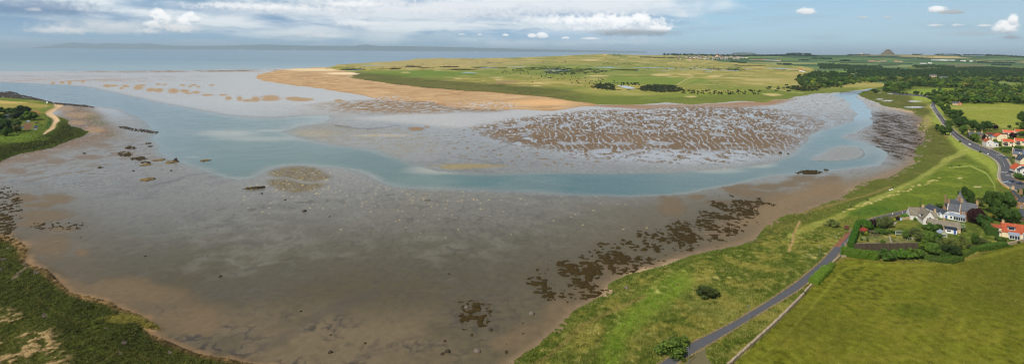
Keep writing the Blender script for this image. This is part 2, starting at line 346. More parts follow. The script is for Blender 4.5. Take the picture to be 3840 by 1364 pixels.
mixin(rfb*rm, (164,169,176), .8); mixw(rfb*rm, 1.0)
# dark pits around the field's left foot
pits = sst(fbm(WX, WY, 7, 2, 79, .5, 1.5), .42, .5)*np.clip(ell(1880,540,260,70,.6,.2,N0)+ell(2100,600,200,30,.6,.2,N0),0,1)*(1-sst(rfb,.4,.8))
mixin(pits, (122,98,72), .8); mixw(pits, .3)
# rippled mud right of the field, either side of the upper channel
rr = sst(PX, 2880, 3000)*(Z == 1)*sst(-PY, -640, -560)
r2 = fbm(WX*.9+WY*.12, WY*.16-WX*.25, 4, 3, 81, .6, 1.0)
mixin(rr*sst(r2, .05, .4), (118,98,84), .75); mixw(rr*sst(r2, .05,.4), .35)
mixin(rr*sst(-r2, .05, .4), (150,156,170), .6); mixw(rr*sst(-r2, .1, .5), .98)
# edge shelf of dull ripples at x 1050-1500, y 470-560
sh = P([(1050,492),(1090,478),(1160,472),(1240,468),(1330,476),(1380,484),(1500,480),(1640,520),(1650,570),(1500,590),(1370,556),(1200,540)], 6, 8)
mixin(blur(sh, 5, 2)*(.6+.5*N2), (142,136,122), .8); mixw(blur(sh, 5, 2)*sst(N2+N3*.7, 0, .4), .4)
mixin(ell(1170,500,90,12,.8,.3,N1), (160,146,110), .5); mixin(ell(1440,508,110,5,.8,.3,N1), (190,168,128), .5)
d = dline([(1255,470),(1330,480),(1380,484),(1440,478),(1490,470),(1500,474)])
mixin(sst(-d-np.abs(N2)*4, -4, -1), (78,72,66), .8)
# olive banks of weed on the near side of the channel
wd = P([(1000,648),(1010,636),(1050,624),(1120,618),(1170,630),(1215,650),(1240,668),(1180,682),(1130,676),(1070,664),(1030,662)], 3, 8) | P([(1005,672),(1070,670),(1140,686),(1230,690),(1190,712),(1110,722),(1060,712),(1010,692)], 4, 12)
wdb = blur(wd, 3, 1)
mixin(wdb*(.35+.8*sst(N2*.6+N3, -.2, .4)), (110,92,50), .95); mixin(wdb*sst(-N3-N2*.5, .15, .5), (84,70,38), .8); mixin(wdb*sst(ridge(WX,WY,7,3,195,1.5), .8, .92), (140,140,134), .6); mixw(wdb, .35)
m = np.clip(ell(1760,622,120,9,.8,.35)+ell(1700,628,50,6,.6,.3),0,1)*(Z != 9); mixin(m, (152,134,82), .7); mixw(m, .5)
# -- dark patches and ripples in the middle distance
pat = sst(fbm(WX, WY, 11, 3, 83), .30, .42)*sst(fbm(WX, WY, 60, 2, 84), .05, .3)*sst(PY, 690, 740)*sst(-PY, -900, -800)*sst(PX, 540, 640)*sst(-PX, -1700, -1500)
mixin(pat*(.6+.4*sst(N3, -.2, .3)), (84,80,76), .7); mixw(pat, .35)
# drainage lines
for pts, w, cc, aa in [([(1410,805),(1385,760),(1290,722),(1180,735),(1120,700)], 3, (96,92,90), .6), ([(1500,690),(1455,700),(1440,710),(1460,740),(1500,770)], 2.5, (100,96,94), .7),
      ([(560,700),(600,688),(660,676),(700,660),(770,650)], 4, (70,66,64), .8), ([(215,1345),(230,1280),(300,1230)], 2, (90,80,70), .5),
      ([(1690,590),(1760,600),(1850,615),(1890,610),(1830,580),(1870,555),(1960,520),(1980,500)], 3.5, (88,84,88), .8),
      ([(930,710),(1000,738),(1060,755),(1130,760)], 2.5, (90,86,84), .6), ([(1240,900),(1290,860),(1380,820)], 3, (128,124,120), .3), ([(980,1300),(1100,1240),(1190,1180),(1300,1130),(1380,1100),(1400,1090)], 26, (66,58,54), .45),
      ([(2230,1040),(2180,1090),(2160,1150)], 10, (140,120,96), .3)]:
    d = dline(pts, PX+N2*14, PY+N0*10, 1.6); mixin(sst(-d, -w*1.6, -w*.4)*(.6+.4*np.clip(N3*2,-1,1)), cc, aa)
# left bank sand waves
for (x, y, rx, ry) in [(90,742,46,15),(215,745,58,17),(160,768,40,9),(170,806,86,22),(115,838,50,10),(190,920,80,45),(305,945,28,16),(110,770,28,7),(230,860,50,9),(250,1070,70,30),(430,1085,80,40),(470,1110,130,44),(620,1105,90,34),(700,1190,130,60),(760,1210,60,40),(500,1060,70,26),(210,605,40,10),(150,588,42,9),(100,600,50,10),(330,590,50,9),(60,640,40,12),(380,545,36,9),(470,575,40,7),
                       (2520,775,46,34),(2700,760,60,8),(2610,740,30,8),(2760,700,60,11),(2800,722,60,13),(2900,735,90,18),(2880,700,50,12),(3080,690,70,24),(3010,670,60,14),(2960,690,40,12),(3120,670,40,14),(3110,720,90,20),(2740,712,24,7),(2850,770,50,16),(2280,1000,100,26),(2100,1190,60,80),(2000,1250,90,50),(1900,1280,60,30),(2250,1090,90,36)]:
    m = ell(x, y, rx, ry, .7, .5, N2*.6+N0*.6+N3*.2); mixin(m, (108,90,64) if y > 640 else (116,100,84), .65 if rx > 60 else .8); mixw(m, .3)
# sand and shingle round the left point
lp = P([(205,391),(260,392),(343,400),(372,420),(395,460),(430,480),(455,505),(420,520),(330,548),(250,560),(150,590),(60,610),(0,640),(-100,680),(-100,600),(60,570),(320,500),(262,470),(215,440),(240,420)], 4, 9)
lpb = blur(lp, 9, 4); mixin(lpb, (118,98,76)); mixw(lpb, .35)
mixin(np.clip(ell(350,488,40,12,.6,.3)+ell(300,432,60,10,.6,.3)+ell(240,408,40,8,.5,.2)+ell(280,460,40,8,.6,.3),0,1), (158,126,88), .8)
mixin(np.clip(ell(350,440,34,12,.6,.4)+ell(378,462,34,8,.6,.4)+ell(415,508,20,3,.6,.2),0,1)*sst(N2+N3,-.4,.3), (92,94,44), .85)
mixin(lpb*sst(ridge(WX,WY,10,3,85,2.5),.75,.9), (150,150,150), .4); mixw(lpb*sst(ridge(WX,WY,10,3,85,2.5),.75,.9), .8)
rp = blur(P([(0,600),(180,560),(420,520),(560,530),(600,600),(500,640),(200,680),(0,700)], 5, 12), 16, 8)*(Z == 1)
rw = fbm(WX*.7-WY*.2, WY*.5+WX*.2, 9, 3, 86, .5, 1.2)
mixin(rp*sst(rw,.1,.4), (116,102,92), .6); mixw(rp*sst(rw,.1,.4), .35)
# beach fringe along both shores
fr = blur(Z == 6, 22, 10); mixin(sst(fr+N1*.16, .12, .5)*(Z == 1)*sst(PY, 385, 430), (132,108,80), .8); mixw(sst(fr, .05, .3), .15)
mixin(sst(fr+N2*.25, .33, .48)*(Z == 1)*sst(N0+N1*.5, .0, .4), (196,166,122), .8)
fl = blur(Z == 7, 14, 8); mixin(sst(fl+N2*.2+N1*.2, .2, .6)*(Z == 1), (150,116,76), .85); mixw(sst(fl, .05, .3), .15)
# the brown weedy flat by the right shore, x 3270-3450
wf = blur(P([(3240,425),(3300,420),(3400,430),(3440,470),(3455,520),(3440,560),(3400,590),(3330,600),(3300,560),(3270,520),(3290,480)], 5, 14), 12, 6)*(Z == 1)
mixin(wf, (108,88,72), .8); mixw(wf, .4)
wfn = fbm(WX, WY, 9, 5, 87, .65, 3.0); mixin(wf*sst(wfn, -.10, .08), (50,38,22), .92); mixw(wf*sst(wfn, .0, .2), .1)
mixin(wf*sst(-wfn+.3*N3, .12, .35), (136,138,142), .7); mixw(wf*sst(-fbm(WX, WY, 9, 4, 88, .6, 2.0), .12, .35), .95)
# brown strip below it
wb2 = blur(P([(3440,570),(3400,610),(3330,650),(3200,672),(3060,690),(2960,720),(2860,760),(2780,800),(2700,850),(2600,900),(2700,900),(2880,830),(3000,780),(3230,690),(3400,620)], 5, 14), 14, 7)*(Z == 1)
mixin(wb2, (130,106,72), .85); mixw(wb2, .25)
# pale specks (sponges and cast shells) on the mud
rs = np.random.RandomState(4)
sp = []
for _ in range(340):
    x = rs.normal(1500, 420); y = rs.gamma(2.2, 42)+650+abs(x-1300)*.04
    if 900 < x < 2500 and y < 900: sp.append((x, y, 1))
for _ in range(60): sp.append((rs.uniform(1000,1240), rs.uniform(640,725), 2))
for _ in range(70): sp.append((rs.uniform(2080,2800), rs.uniform(600,650), 0))
for (x, y, k) in sp:
    r = rs.uniform(1.4, 4.2)*(.6+y/1800)
    i0 = int((x-CX+480+CX)/3.0); j = int(np.searchsorted(ts, y-HY-ROLL*(x-CX)))
    sl_ = (slice(max(0,j-3), j+4), slice(max(0,i0-5), i0+6))
    q = np.clip(1.3-np.hypot((PX[sl_]-x)/r, (PY[sl_]-y)/(r*.42)), 0, 1)[..., None]*(.85 if k else .5)
    C[sl_] = C[sl_]*(1-q)+np.array(lin((196,172,120) if k else (200,196,190)))*q
CMUD = C.copy()
barm = blur(P(BAR, 4, 5), 3, 1); mixin(barm, (132,129,122), .95); mixw(barm, .8)
mixin(sst(-dline([(3070,605),(3110,606),(3180,604),(3225,593),(3243,578),(3238,564),(3222,554)]), -3.5, -1.5), (70,60,50), .9)
for pts in ([(216,661),(330,652),(400,650),(477,641),(520,628),(540,618)], [(428,690),(440,655),(500,640)], [(521,581),(505,610),(497,640)], [(180,700),(260,690),(330,700),(420,690)], [(560,760),(640,790),(700,850)], [(1290,722),(1340,800),(1420,860)]):
    d = dline(pts, PX+N2*10, PY+N0*8, 1.6); mixin(sst(-d, -4, -1), (84,80,74), .5); mixin(sst(-np.abs(d-4), -2, -.5), (150,150,148), .4)
# -- channel
cb = blur(Z == 2, 18, 5); deep = sst(cb, .45, .95)
cw = chan.astype(float)
mixin(cw*(1-deep), (116,130,124), .75); mixin(cw*deep, (70,106,100)); 
mixin(cw*sst(PX, 1700, 2500)*deep, (70,104,108), .7)
mixin(cw*sst(-PX, -900, -500), (106,126,126), .8)
mixin(cw*deep*ell(1500,640,260,50,.9,.3,N0), (88,112,104), .6)
mixin(cw*sst(N0+N1*.4, -.05, .5), (132,140,132), .25); mixin(cw*sst(fbm(WX*.4,WY,20,4,191), 0, .4), (70,94,92), .25)
for (x, y, rx, ry, a) in [(850,500,110,12,.7),(960,520,150,9,.5),(720,590,30,4,.3),(1020,490,60,5,.5),(1240,655,120,18,.5),(1350,670,70,14,.5),(1620,640,90,14,.5),(1680,632,120,16,.6),(2700,640,90,10,.5),(2850,620,60,10,.6)]:
    mixin(cw*ell(x, y, rx, ry, .9, .35, N0), (166,164,150), a)
mixin(cw*sst(PX, 3020, 3100)*sst(-PY, -470, -430), (140,164,178), .8)
mixin(((Z == 1))*sst(cb+N2*.1, .12, .5)*sst(-near_r, -.4, 0)*(1-.8*sst(PX, 1900, 2300)), (114,122,116), .7); mixw((Z == 1)*sst(cb, .12, .5)*sst(-near_r,-.4,0), .9)
# -- sand spit
m = (Z == 3).astype(float)
mixin(m, (176,144,104)); mixin(m*sst(N0, 0, .5), (196,164,122), .7); mixin(m*sst(-N1, .05, .5), (158,120,80), .6); mixin(m*sst(fbm(WX*.3, WY, 16, 4, 91), .15, .4), (222,186,136), .5)
es = sst(-blur(Z == 3, 10, 4), -.8, -.5)*m; mixin(es*sst(PY,300,330), (168,124,82), .6)
mixin(m*ell(1180,262,110,5,.7,.3,N0), (232,208,164), .8); mixin(m*ell(1290,276,70,4,.6,.3), (238,214,172), .9); mixin(m*ell(2020,385,120,10,.8,.3,N0), (224,176,122), .7)
WET[land] = 0
s3 = m*sst(ridge(WX, WY, 14, 3, 92, 1.4), .72, .84)*(ell(1450,385,90,24,.5,.3,N0)+ell(1820,395,130,14,.6,.3,N0)); mixin(s3, (186,190,198), .9); mixw(s3, 1)
# -- links
m4 = (Z == 4)|(Z == 5); m = m4.astype(float)
mixin(m, (138,136,60)); mixin(m*sst(NL+N0*.5, -.2, .3), (154,146,70), .8); mixin(m*sst(-NL, .0, .35), (118,132,54), .8)
gold = sst(fbm(WX*.8+WY*.2, WY-WX*.3, 190, 5, 94, .55, 1.2), .02, .3)
mixin(m*gold, (184,164,92), .85); mixin(m*sst(ridge(WX, WY, 70, 3, 197, 1.5), .6, .9), (166,152,88), .5); mixin(m*sst(fbm(WX, WY, 120, 5, 95), .28, .42), (196,178,120), .8)
mixin(m*sst(N0, .2, .6), (104,116,48), .4)
mixin(m*np.clip(ell(1650,240,330,20,.7,.3,N1)+ell(1560,228,140,10,.7,.3,N1),0,1), (178,160,104), .75)
mixin(m*np.clip(ell(1560,277,240,14,.7,.35,N1)+ell(2150,268,340,26,.7,.3,N1)*.7,0,1), (100,128,44), .85)
mixin(m*ell(2440,305,210,15,.4,.15,N1), (112,136,48), .85)
# dark marsh strip behind the sand
dm = dline([(1340,292),(1437,300),(1593,316),(1742,327),(1920,338),(2069,352),(2240,376),(2400,380),(2600,376),(2800,366),(2960,352),(3100,340),(3200,334)], PX+N1*20, PY+N1*7, 1.0)
mixin(m*sst(-dm, -30, -12), (92,94,44), .85); mixin(m*sst(-dm,-30,-12)*sst(N2+N0, .1, .5), (74,72,36), .6)
mixin(m*sst(-dm,-44,-30)*sst(PX,2000,2300), (122,140,52), .5)
mixin(m*ell(1900,308,46,4,.5,.3), (158,130,96), .9)
for (x, y, rx, ry) in [(1716,295,13,2),(1870,300,14,2),(1812,302,6,1.5),(2020,311,18,2.5),(2012,322,18,2),(1520,272,16,2),(1640,264,16,1.5),(2590,362,24,3),(2900,356,30,4),(2880,352,24,2),(2680,286,32,4),(2870,300,50,4),(2480,281,38,4),(2570,280,26,3),(2820,300,30,3),(2220,226,40,2),(2240,285,40,3)]:
    mixin(m*ell(x, y, rx, ry, .6, .35), (202,182,124), .9)
mixin(m*ell(3000,305,220,26,.8,.3,N1), (170,158,92), .6); mixin(m*ell(3180,318,160,9,.6,.3,N1), (168,158,88), .9)
# fairways and tracks
for pts, w, cc, a in [([(2640,320),(2530,330),(2620,290),(2700,268)], 9, (146,146,70), .7), ([(2570,275),(2590,245),(2560,230)], 8, (150,148,72), .6), ([(2540,318),(2570,300),(2600,287),(2570,278)], 3, (190,172,116), .8),
       ([(2890,330),(2960,344),(3010,350)], 2, (206,186,136), .8), ([(2610,240),(2640,262),(2690,275)], 4, (160,150,84), .6), ([(2050,300),(2200,312),(2400,336)], 4, (128,138,60), .4), ([(2400,368),(2700,352),(3000,348)], 5, (126,146,52), .6)]:
    d = dline(pts, PX, PY, 2.0); mixin(m*sst(-d, -w*1.3, -w*.6), cc, a)
C[m4] *= .90
# -- farmland: patchwork of fields (cells in world metres)
cx_, cy_ = WX+WY*.12+N0*8, WY-WX*.1+N1*8
def cells(sx, sy, seed):
    iy = np.floor(cy_/sy+seed*.37); ix = np.floor(cx_/sx+((iy*2654435.0) % 7)*.31)
    h = (ix.astype(np.int64)*73856093 ^ iy.astype(np.int64)*19349663 ^ seed*83492791) & 0xffff
    return ((h*40503) & 0xffff)/65535.0, cx_/sx+((iy*2654435.0) % 7)*.31-ix, cy_/sy+seed*.37-iy
hv, fx_, fy_ = cells(520, 430, 3)
m = (Z == 5).astype(float)
pal = [(74,104,58),(92,116,62),(64,92,52),(110,128,70),(86,110,66),(134,138,84),(70,96,60),(100,120,60),(176,158,104),(60,86,54)]
for i, pc in enumerate(pal):
    mixin(m*((hv >= i/len(pal)) & (hv < (i+1)/len(pal))), pc)
mixin(m*((fx_ < .012)|(fy_ < .02)), (40,56,34), .8)
mixin(m*sst(-PY, -214, -209), (52,72,56), .6)
for (x, y, rx, ry, cc) in [(3530,214,70,2.2,(184,160,104)),(3420,212,50,2,(176,156,104)),(3200,246,150,3,(84,112,70)),(3640,222,80,3,(78,98,56)),(3480,222,60,3,(92,114,68)),(3330,232,80,4,(82,108,64)),(3120,232,60,4,(92,118,66)),(3330,245,46,3,(52,74,44)),(3780,232,60,4,(98,110,74)),(3620,245,90,3,(108,98,74)),(3240,222,80,3,(88,112,66)),(3140,272,80,6,(120,140,54)),(3400,263,120,3,(66,110,50)),(3780,268,60,2.5,(120,140,70)),(3060,222,60,4,(80,108,62)),(2960,224,60,4,(96,118,62))]:
    mixin(m*ell(x, y, rx, ry, .25, .05), cc)
# -- right hand green shore and fields
m = (Z == 6).astype(float)
mixin(m, (86,98,34)); mixin(m*sst(N0+N2*.6, -.1, .5), (112,116,48), .8); mixin(m*sst(N2+N3*.6, .1, .6), (76,92,34), .7)
mixin(m*sst(N1, .15, .5), (128,126,64), .55)
mar = P([(3208,352),(3330,350),(3420,360),(3500,372),(3530,420),(3560,470),(3580,540),(3560,600),(3400,640),(3290,675),(3100,760),(2880,840),(2760,915),(2860,900),(3000,840),(3200,740),(3380,680),(3480,640),(3440,420)], 4, 12)
mb = blur(mar, 10, 5)*m; mixin(mb, (94,94,42), .75); mixin(mb*sst(N2+N3*.5, .1,.5), (66,68,30), .6); mixin(mb*sst(-N2, .2,.6), (130,122,62), .5)
for (x, y, rx, ry) in [(3332,378,20,2),(3432,380,22,3),(3430,402,34,2.5),(3300,372,14,1.5),(3345,352,14,1),(3560,372,10,1)]:
    k = m*ell(x, y, rx, ry, .4, .9, N3); mixin(k, (196,200,206), .95); mixw(k, .9)
mixin(m*np.clip(ell(3500,400,26,10,.7,.4)+ell(3480,455,20,22,.7,.4),0,1), (172,160,90), .6)
yb = dline([(3440,360),(3520,372),(3540,400),(3510,420),(3520,450),(3560,490),(3600,540),(3660,580),(3720,620),(3735,660)], PX+N1*10, PY+N1*6, 1.0)
mixin(m*sst(-yb, -34, -8), (150,160,66), .8)
d = dline([(3620,560),(3580,590),(3560,600),(3480,660),(3400,700),(3280,745),(3160,800),(3060,840),(2960,880)], PX+N1*16, PY+N1*8, 1.4); mixin(m*sst(-d, -22, -6), (156,158,78), .7)
# mown green
GREEN = [(3560,610),(3640,600),(3700,630),(3732,680),(3735,720),(3700,740),(3600,760),(3420,790),(3300,810),(3240,832),(3200,815),(3160,800),(3250,768),(3380,715),(3480,660)]
gm = P(GREEN, 1.0, 6); gb = blur(gm, 4, 2)
mixin(gb, (94,110,34)); mixin(gb*sst(fbm(WX, WY, 26, 4, 96), 0, .4), (118,130,44), .7); mixin(gb*sst(-N0, .1,.5), (80,102,30), .6)
d = dline([(3560,628),(3640,622),(3700,650),(3728,690),(3735,730)], PX, PY, 1.2); mixin(gb*sst(-d, -4, -1), (168,176,92), .7)
mixin(gb*ell(3270,790,90,18,.5,.2,N1), (70,98,28), .8)
# bunker-like rows of scraped sand
for i in range(34):
    q = i/33.0; x = 3530-q*360+rs.uniform(-8,8); y = 670+q*120+rs.uniform(-5,5)
    mixin(m*ell(x, y, 7, 2.0, .5, .3), (186,170,108), .9)
for (x, y) in [(3672,700),(3660,700),(3600,668)]: mixin(m*ell(x, y, 9, 2, .5, .3), (206,186,140), .9)
gdn = P([(3215,845),(3300,822),(3430,815),(3560,820),(3640,780),(3840,760),(3900,900),(3700,930),(3600,960),(3440,975),(3290,968),(3200,945)], .5, 4)*m
mixin(gdn, (84,98,34)); mixin(gdn*sst(N3+N2, .0,.5), (66,80,26), .7); mixin(gdn*ell(3390,838,44,18,.4,.2), (108,112,42), .8); mixin(gdn*np.clip(ell(3330,896,110,16,.3,.2),0,1), (116,116,70), .8); mixin(gdn*sst(N2,.2,.5)*ell(3330,896,110,16,.3,.2), (84,92,44), .8)
# near rough grass between road and shore
rgh = sst(PY, 800, 900)*m
mixin(rgh*sst(fbm(WX, WY, 16, 5, 97, .6), -.05, .3), (134,128,58), .8); mixin(rgh*sst(N3+N2*.3, .15, .6), (138,132,72), .7); mixin(rgh*sst(-N3-N2*.5, .2, .6), (62,80,24), .6)
d = dline([(2290,1340),(2330,1240),(2400,1170),(2480,1110),(2560,1060)], PX+N0*30, PY+N1*16, 1.0)
mixin(rgh*sst(-d, -70, -10), (106,130,40), .85)
mixin(rgh*np.clip(ell(2480,1085,40,16,.6,.5)+ell(2235,1255,14,34,.6,.5)+ell(2320,1200,10,16,.6,.5)+ell(2700,1040,90,7,.8,.6)+ell(3080,960,60,12,.8,.6),0,1)*sst(N3+N2, -.3,.5), (178,168,104), .6)
edg = sst(-blur(Z == 6, 14, 7), -.86, -.62)*m*sst(PY, 800, 900); mixin(edg, (84,96,34), .8); mixin(edg*sst(N3+N2, .2, .6), (50,54,24), .7)
d = dline([(2010,1364),(2060,1330),(2180,1220),(2300,1160),(2420,1110)], PX+N1*10, PY, 1.0); mixin(m*sst(-d, -12, -3), (128,116,64), .7)
d = dline([(2960,940),(2975,900),(2972,880),(2990,850),(3000,830)], PX+N2*8, PY, 1.0); mixin(m*sst(-d, -7, -2), (168,140,96), .8)
d = dline([(2880,800),(2980,800),(3100,770),(3230,735),(3340,700)], PX+N1*12, PY+N1*6, 1.0); mixin(m*sst(-d, -6, -2), (136,118,70), .6)
# fields behind the trees
for poly, cc, c2 in [([(3395,344),(3440,336),(3560,330),(3660,336),(3700,345),(3640,352),(3560,356),(3440,352)], (128,146,48), (112,134,42)),
                     ([(3700,312),(3760,303),(4400,310),(4400,360),(3840,336),(3760,326)], (120,132,66), (108,122,60)),
                     ([(3545,402),(3600,388),(3700,384),(3790,386),(3800,392),(4400,430),(4400,560),(3840,470),(3800,485),(3700,470),(3640,450),(3580,425)], (134,140,52), (150,150,74))]:
    k = P(poly, 1, 3); kb = blur(k, 3, 1)*((Z == 6)|(Z == 5)); mixin(kb, cc); mixin(kb*sst(N0+N2*.5, .0, .5), c2, .8); mixin(kb*sst(-N1-N2*.6,.2,.6), (104,118,38), .6)
wd2 = P([(3240,352),(3400,300),(3000,262),(4500,262),(4500,330),(3840,345),(3750,350),(3700,330),(3640,338),(3440,332),(3400,344),(3340,350)], 1, 3)
# near hay meadow, bottom right
MEAD = [(2756,1364),(2880,1248),(3044,1078),(3148,968),(3165,958),(3290,972),(3400,978),(3560,985),(3640,960),(3700,930),(3840,896),(4500,860),(4500,1700),(2600,1700),(2650,1450)]
mm = P(MEAD, 0, 1)*m
mixin(mm, (104,108,28)); mixin(mm*sst(fbm(WX, WY, 22, 5, 98, .6), -.1, .4), (114,112,36), .8); mixin(mm*sst(N3+N2*.4, .1, .6), (112,106,42), .5); mixin(mm*sst(-N3*.8-N0, .2, .6), (70,78,18), .6)
mixin(mm*sst(NL*.6+N0*.7,-.1,.4), (80,86,22), .6); mixin(mm*sst(perlin(WX*.9,WY*.9,55),.62,.72), (142,140,84), .35)
mixin(mm*ell(3440,1165,90,34,.8,.4), (70,84,20), .6)
for pts, a in [([(2830,1364),(2960,1240),(3060,1130),(3160,1010),(3240,990),(3400,996),(3560,985),(3700,960),(3840,925)], .55), ([(3700,1364),(3840,1330)], .4)]:
    d = dline(pts, PX+N1*4, PY, 1.0); mixin(mm*sst(-d, -9, -3), (124,126,44), a)
edm = sst(-blur(mm > .5, 8, 4), -.9, -.6)*mm*sst(-PY, -1000, -970); mixin(edm, (124,108,58), .7)
# -- left lower marsh
m = (Z == 7).astype(float)
mixin(m, (60,66,26)); mixin(m*sst(N0, -.1, .4), (78,78,34), .7); mixin(m*sst(N2+N3*.6, .15,.6), (42,46,20), .6); mixin(m*sst(-N2+N3, .2, .7), (76,82,30), .6)
el_ = sst(-blur(Z == 7, 16, 8), -.86, -.60)*m; mixin(el_, (116,94,60), .8); mixin(el_*sst(N3+N2, .0, .4), (62,50,30), .7); mixin(el_*sst(-N3+N1, .2, .5), (180,146,100), .6)
mixin(m*np.clip(ell(480,1192,90,18,.5,.4)+ell(560,1215,40,16,.5,.4),0,1), (120,112,50), .7)
wl = P([(-600,1170),(0,1160),(60,1180),(140,1230),(230,1300),(260,1364),(300,1700),(-600,1700)], 3, 30); wb = blur(wl, 8, 5)*m
mixin(wb, (90,92,40), .7); mixin(wb*sst(N2+N3*.9, .05, .5), (184,156,112), .85); mixin(wb*sst(-N2+N3*.6, .25, .7), (44,62,20), .7)
for (x, y, rx, ry) in [(165,1181,9,8),(465,1283,11,9),(448,1322,9,5),(636,1318,7,6),(30,930,8,3),(0,1010,10,6),(10,970,14,4),(135,1020,12,6),(395,1230,6,3)]:
    k = m*ell(x, y, rx, ry, .3, .3); mixin(k, (98,88,78)); mixw(k, .25)
for pts in [([(0,975),(60,1040),(180,1150),(240,1185),(300,1215),(360,1250),(420,1290),(440,1315),(500,1320),(560,1345),(600,1364)]), ([(360,1364),(430,1320),(440,1315)]), ([(40,1270),(90,1210),(140,1160),(150,1120)]), ([(270,1364),(300,1290),(350,1260)])]:
    d = dline(pts, PX+N1*8, PY+N1*5, 1.0); mixin(m*sst(-d-np.abs(N3)*5, -6, -1), (92,84,42), .45)
d = dline([(100,960),(92,1000),(60,1030),(40,1040)], PX+N2*12, PY+N2*8, 1.0); mixin(m*sst(-d,-7,-3), (110,98,80), .9)
# -- headland, top left
m = (Z == 8).astype(float)
mixin(m, (104,122,48)); mixin(m*sst(-PY-PX*.0, -478, -440)*sst(N0,-.3,.3), (146,140,66), .7)
mixin(m*P([(-600,380),(60,382),(170,392),(190,398),(150,404),(110,402),(0,408),(-600,410)],2,3), (176,156,84), .7); mixin(m*P([(-600,376),(0,377),(110,386),(60,389),(-600,386)],2,3), (206,178,106), .8)
dk = P([(-600,560),(0,548),(90,525),(190,500),(210,470),(230,440),(262,455),(330,490),(300,515),(180,552),(75,580),(0,612),(-600,700)], 3, 10); mixin(blur(dk, 8, 4)*m, (62,70,28), .95); mixin(blur(dk,8,4)*m*sst(N2+N3,-.1,.4), (44,48,20), .8)
mixin(m*np.clip(ell(60,518,90,16,.8,.4),0,1), (124,146,56), .6)
mixin(m*ell(190,468,16,26,.6,.2), (66,98,44), .8)
lot = pip([(82,467),(104,461),(124,462),(122,476),(108,488),(90,486)], PX, PY); mixin(blur(lot, 2, 1)*m, (124,92,70))
path = P([(205,388),(225,388),(240,395),(225,402),(196,424),(216,440),(222,452),(210,465),(206,480),(180,496),(160,506),(170,492),(195,470),(200,452),(186,438),(170,428),(176,416),(205,402)], .6, 3)
mixin(blur(path, 1, 0), (206,174,130)); WET[path] = 0
mixin(m*np.clip(ell(128,418,20,4,.4,.2)+ell(142,424,10,3,.4,.2),0,1), (164,116,76), .9)
WEEDP = [(1975,1030),(2060,1000),(2130,960),(2280,920),(2440,868),(2600,815),(2690,745),(2760,735),(2850,748),(2870,790),(2800,850),(2640,920),(2500,958),(2400,1012),(2290,1060),(2240,1095),(2180,1120),(2090,1130),(2010,1080)]
wp_ = blur(P(WEEDP, 2, 14), 6, 4); wn_ = fbm(WX*.8+WY*.2, WY*.4, 10, 5, 121, .6, 1.2)
wm_ = (wn_*.55+N3*.55+N2*.40 > (.41-.36*wp_)) & (wp_ > .1) & (Z == 1)
wm_ |= (ell(1780,1180,56,56,.3,.6,N3) > .5) & (fbm(WX, WY, 4, 4, 122) > .02)
wm_ |= (wn_*.5+N3*.6 > .50) & (Z == 1) & (blur(P([(1960,1130),(2080,1120),(2160,1150),(2060,1230),(1980,1300),(1920,1340),(1860,1280)], 2, 14), 10, 6) > .3)
wm_ |= (ell(3036,645,44,7,.3,.6,N3) > .5); wm_ |= (dline([(2750,752),(2840,756),(2900,770)], PX+N3*14, PY+N2*8, 2.0) < 9) & (N3 > -.2)
wm_ |= (wf > .35) & (wfn+.4*N3+.2*N2 > .34) & (Z == 1)
wm_ |= (N3 > .62) & (N2 > -.1) & (wp_ > .04) & (Z == 1)
mixin((blur(wm_, 4, 2)*(Z == 1))*(.6+.6*sst(N3, -.3, .3)), (66,54,36), .75); mixw(blur(wm_, 3, 2)*(Z == 1), .3, .7)
mixin(wp_*(Z == 1)*sst(N3+N2*.5, .0, .45), (72,60,42), .6)
# long faint streaks left by mowing and treading
_a, _b = (GP0(2830,1364), GP0(3160,1010)); _d = np.array(_b)-np.array(_a); _d /= np.linalg.norm(_d)
lo = WX*_d[0]+WY*_d[1]; pe = -WX*_d[1]+WY*_d[0]
stk = fbm(pe, lo, 3.2, 3, 301, .5, 30.0)
C *= (1+np.where(P(MEAD, 0, 1) & (Z == 6), .16*stk, np.where((Z == 6) & (PY > 780), .12*stk, 0)))[..., None]
C[Z == 8] *= .86
# final small scale variation everywhere
C *= (1+.16*N3*np.where(Z == 2, .15, np.where(Z == 3, .5, np.where(Z == 6, 2.0, 1))))[..., None]
C = np.clip(C, 0, 1)
# ------------------------------------------------------------------ relief
ROADS = {}
base = np.where(Z == 1, 0.0, np.where(Z == 2, -.12, np.where(Z == 3, .5, np.where(Z == 8, 1.5, .9))))
base = blur(base, 3, 2)
far_amp = sst(WY, 1700, 4200)
dune = np.where((Z == 4), 1.0, 0)*far_amp
dn = fbm(WX, WY, 260, 4, 101)
DZ = base + blur(dune, 8, 4)*(9*np.maximum(dn, -.3)+5*ridge(WX, WY, 420, 3, 103)*sst(-WX, -2600, 400))*sst(tg, 18, 34)
DZ += np.where(Z == 7, .5*np.clip(N3, -.6, 1)+.7*N2, 0)
rough6 = blur((Z == 6) & ~(gm) & ~(P(MEAD, 0, 1)), 4, 3)
DZ += rough6*sst(PY, 800, 960)*(.22*N3+.3*N2)
DZ += np.where(P(MEAD, 0, 1) & (Z == 6), .10*N3+.10*N2, 0)*1.0
DZ += np.where(Z == 1, .03*N2+.02*N3+ .10*sandw, 0)
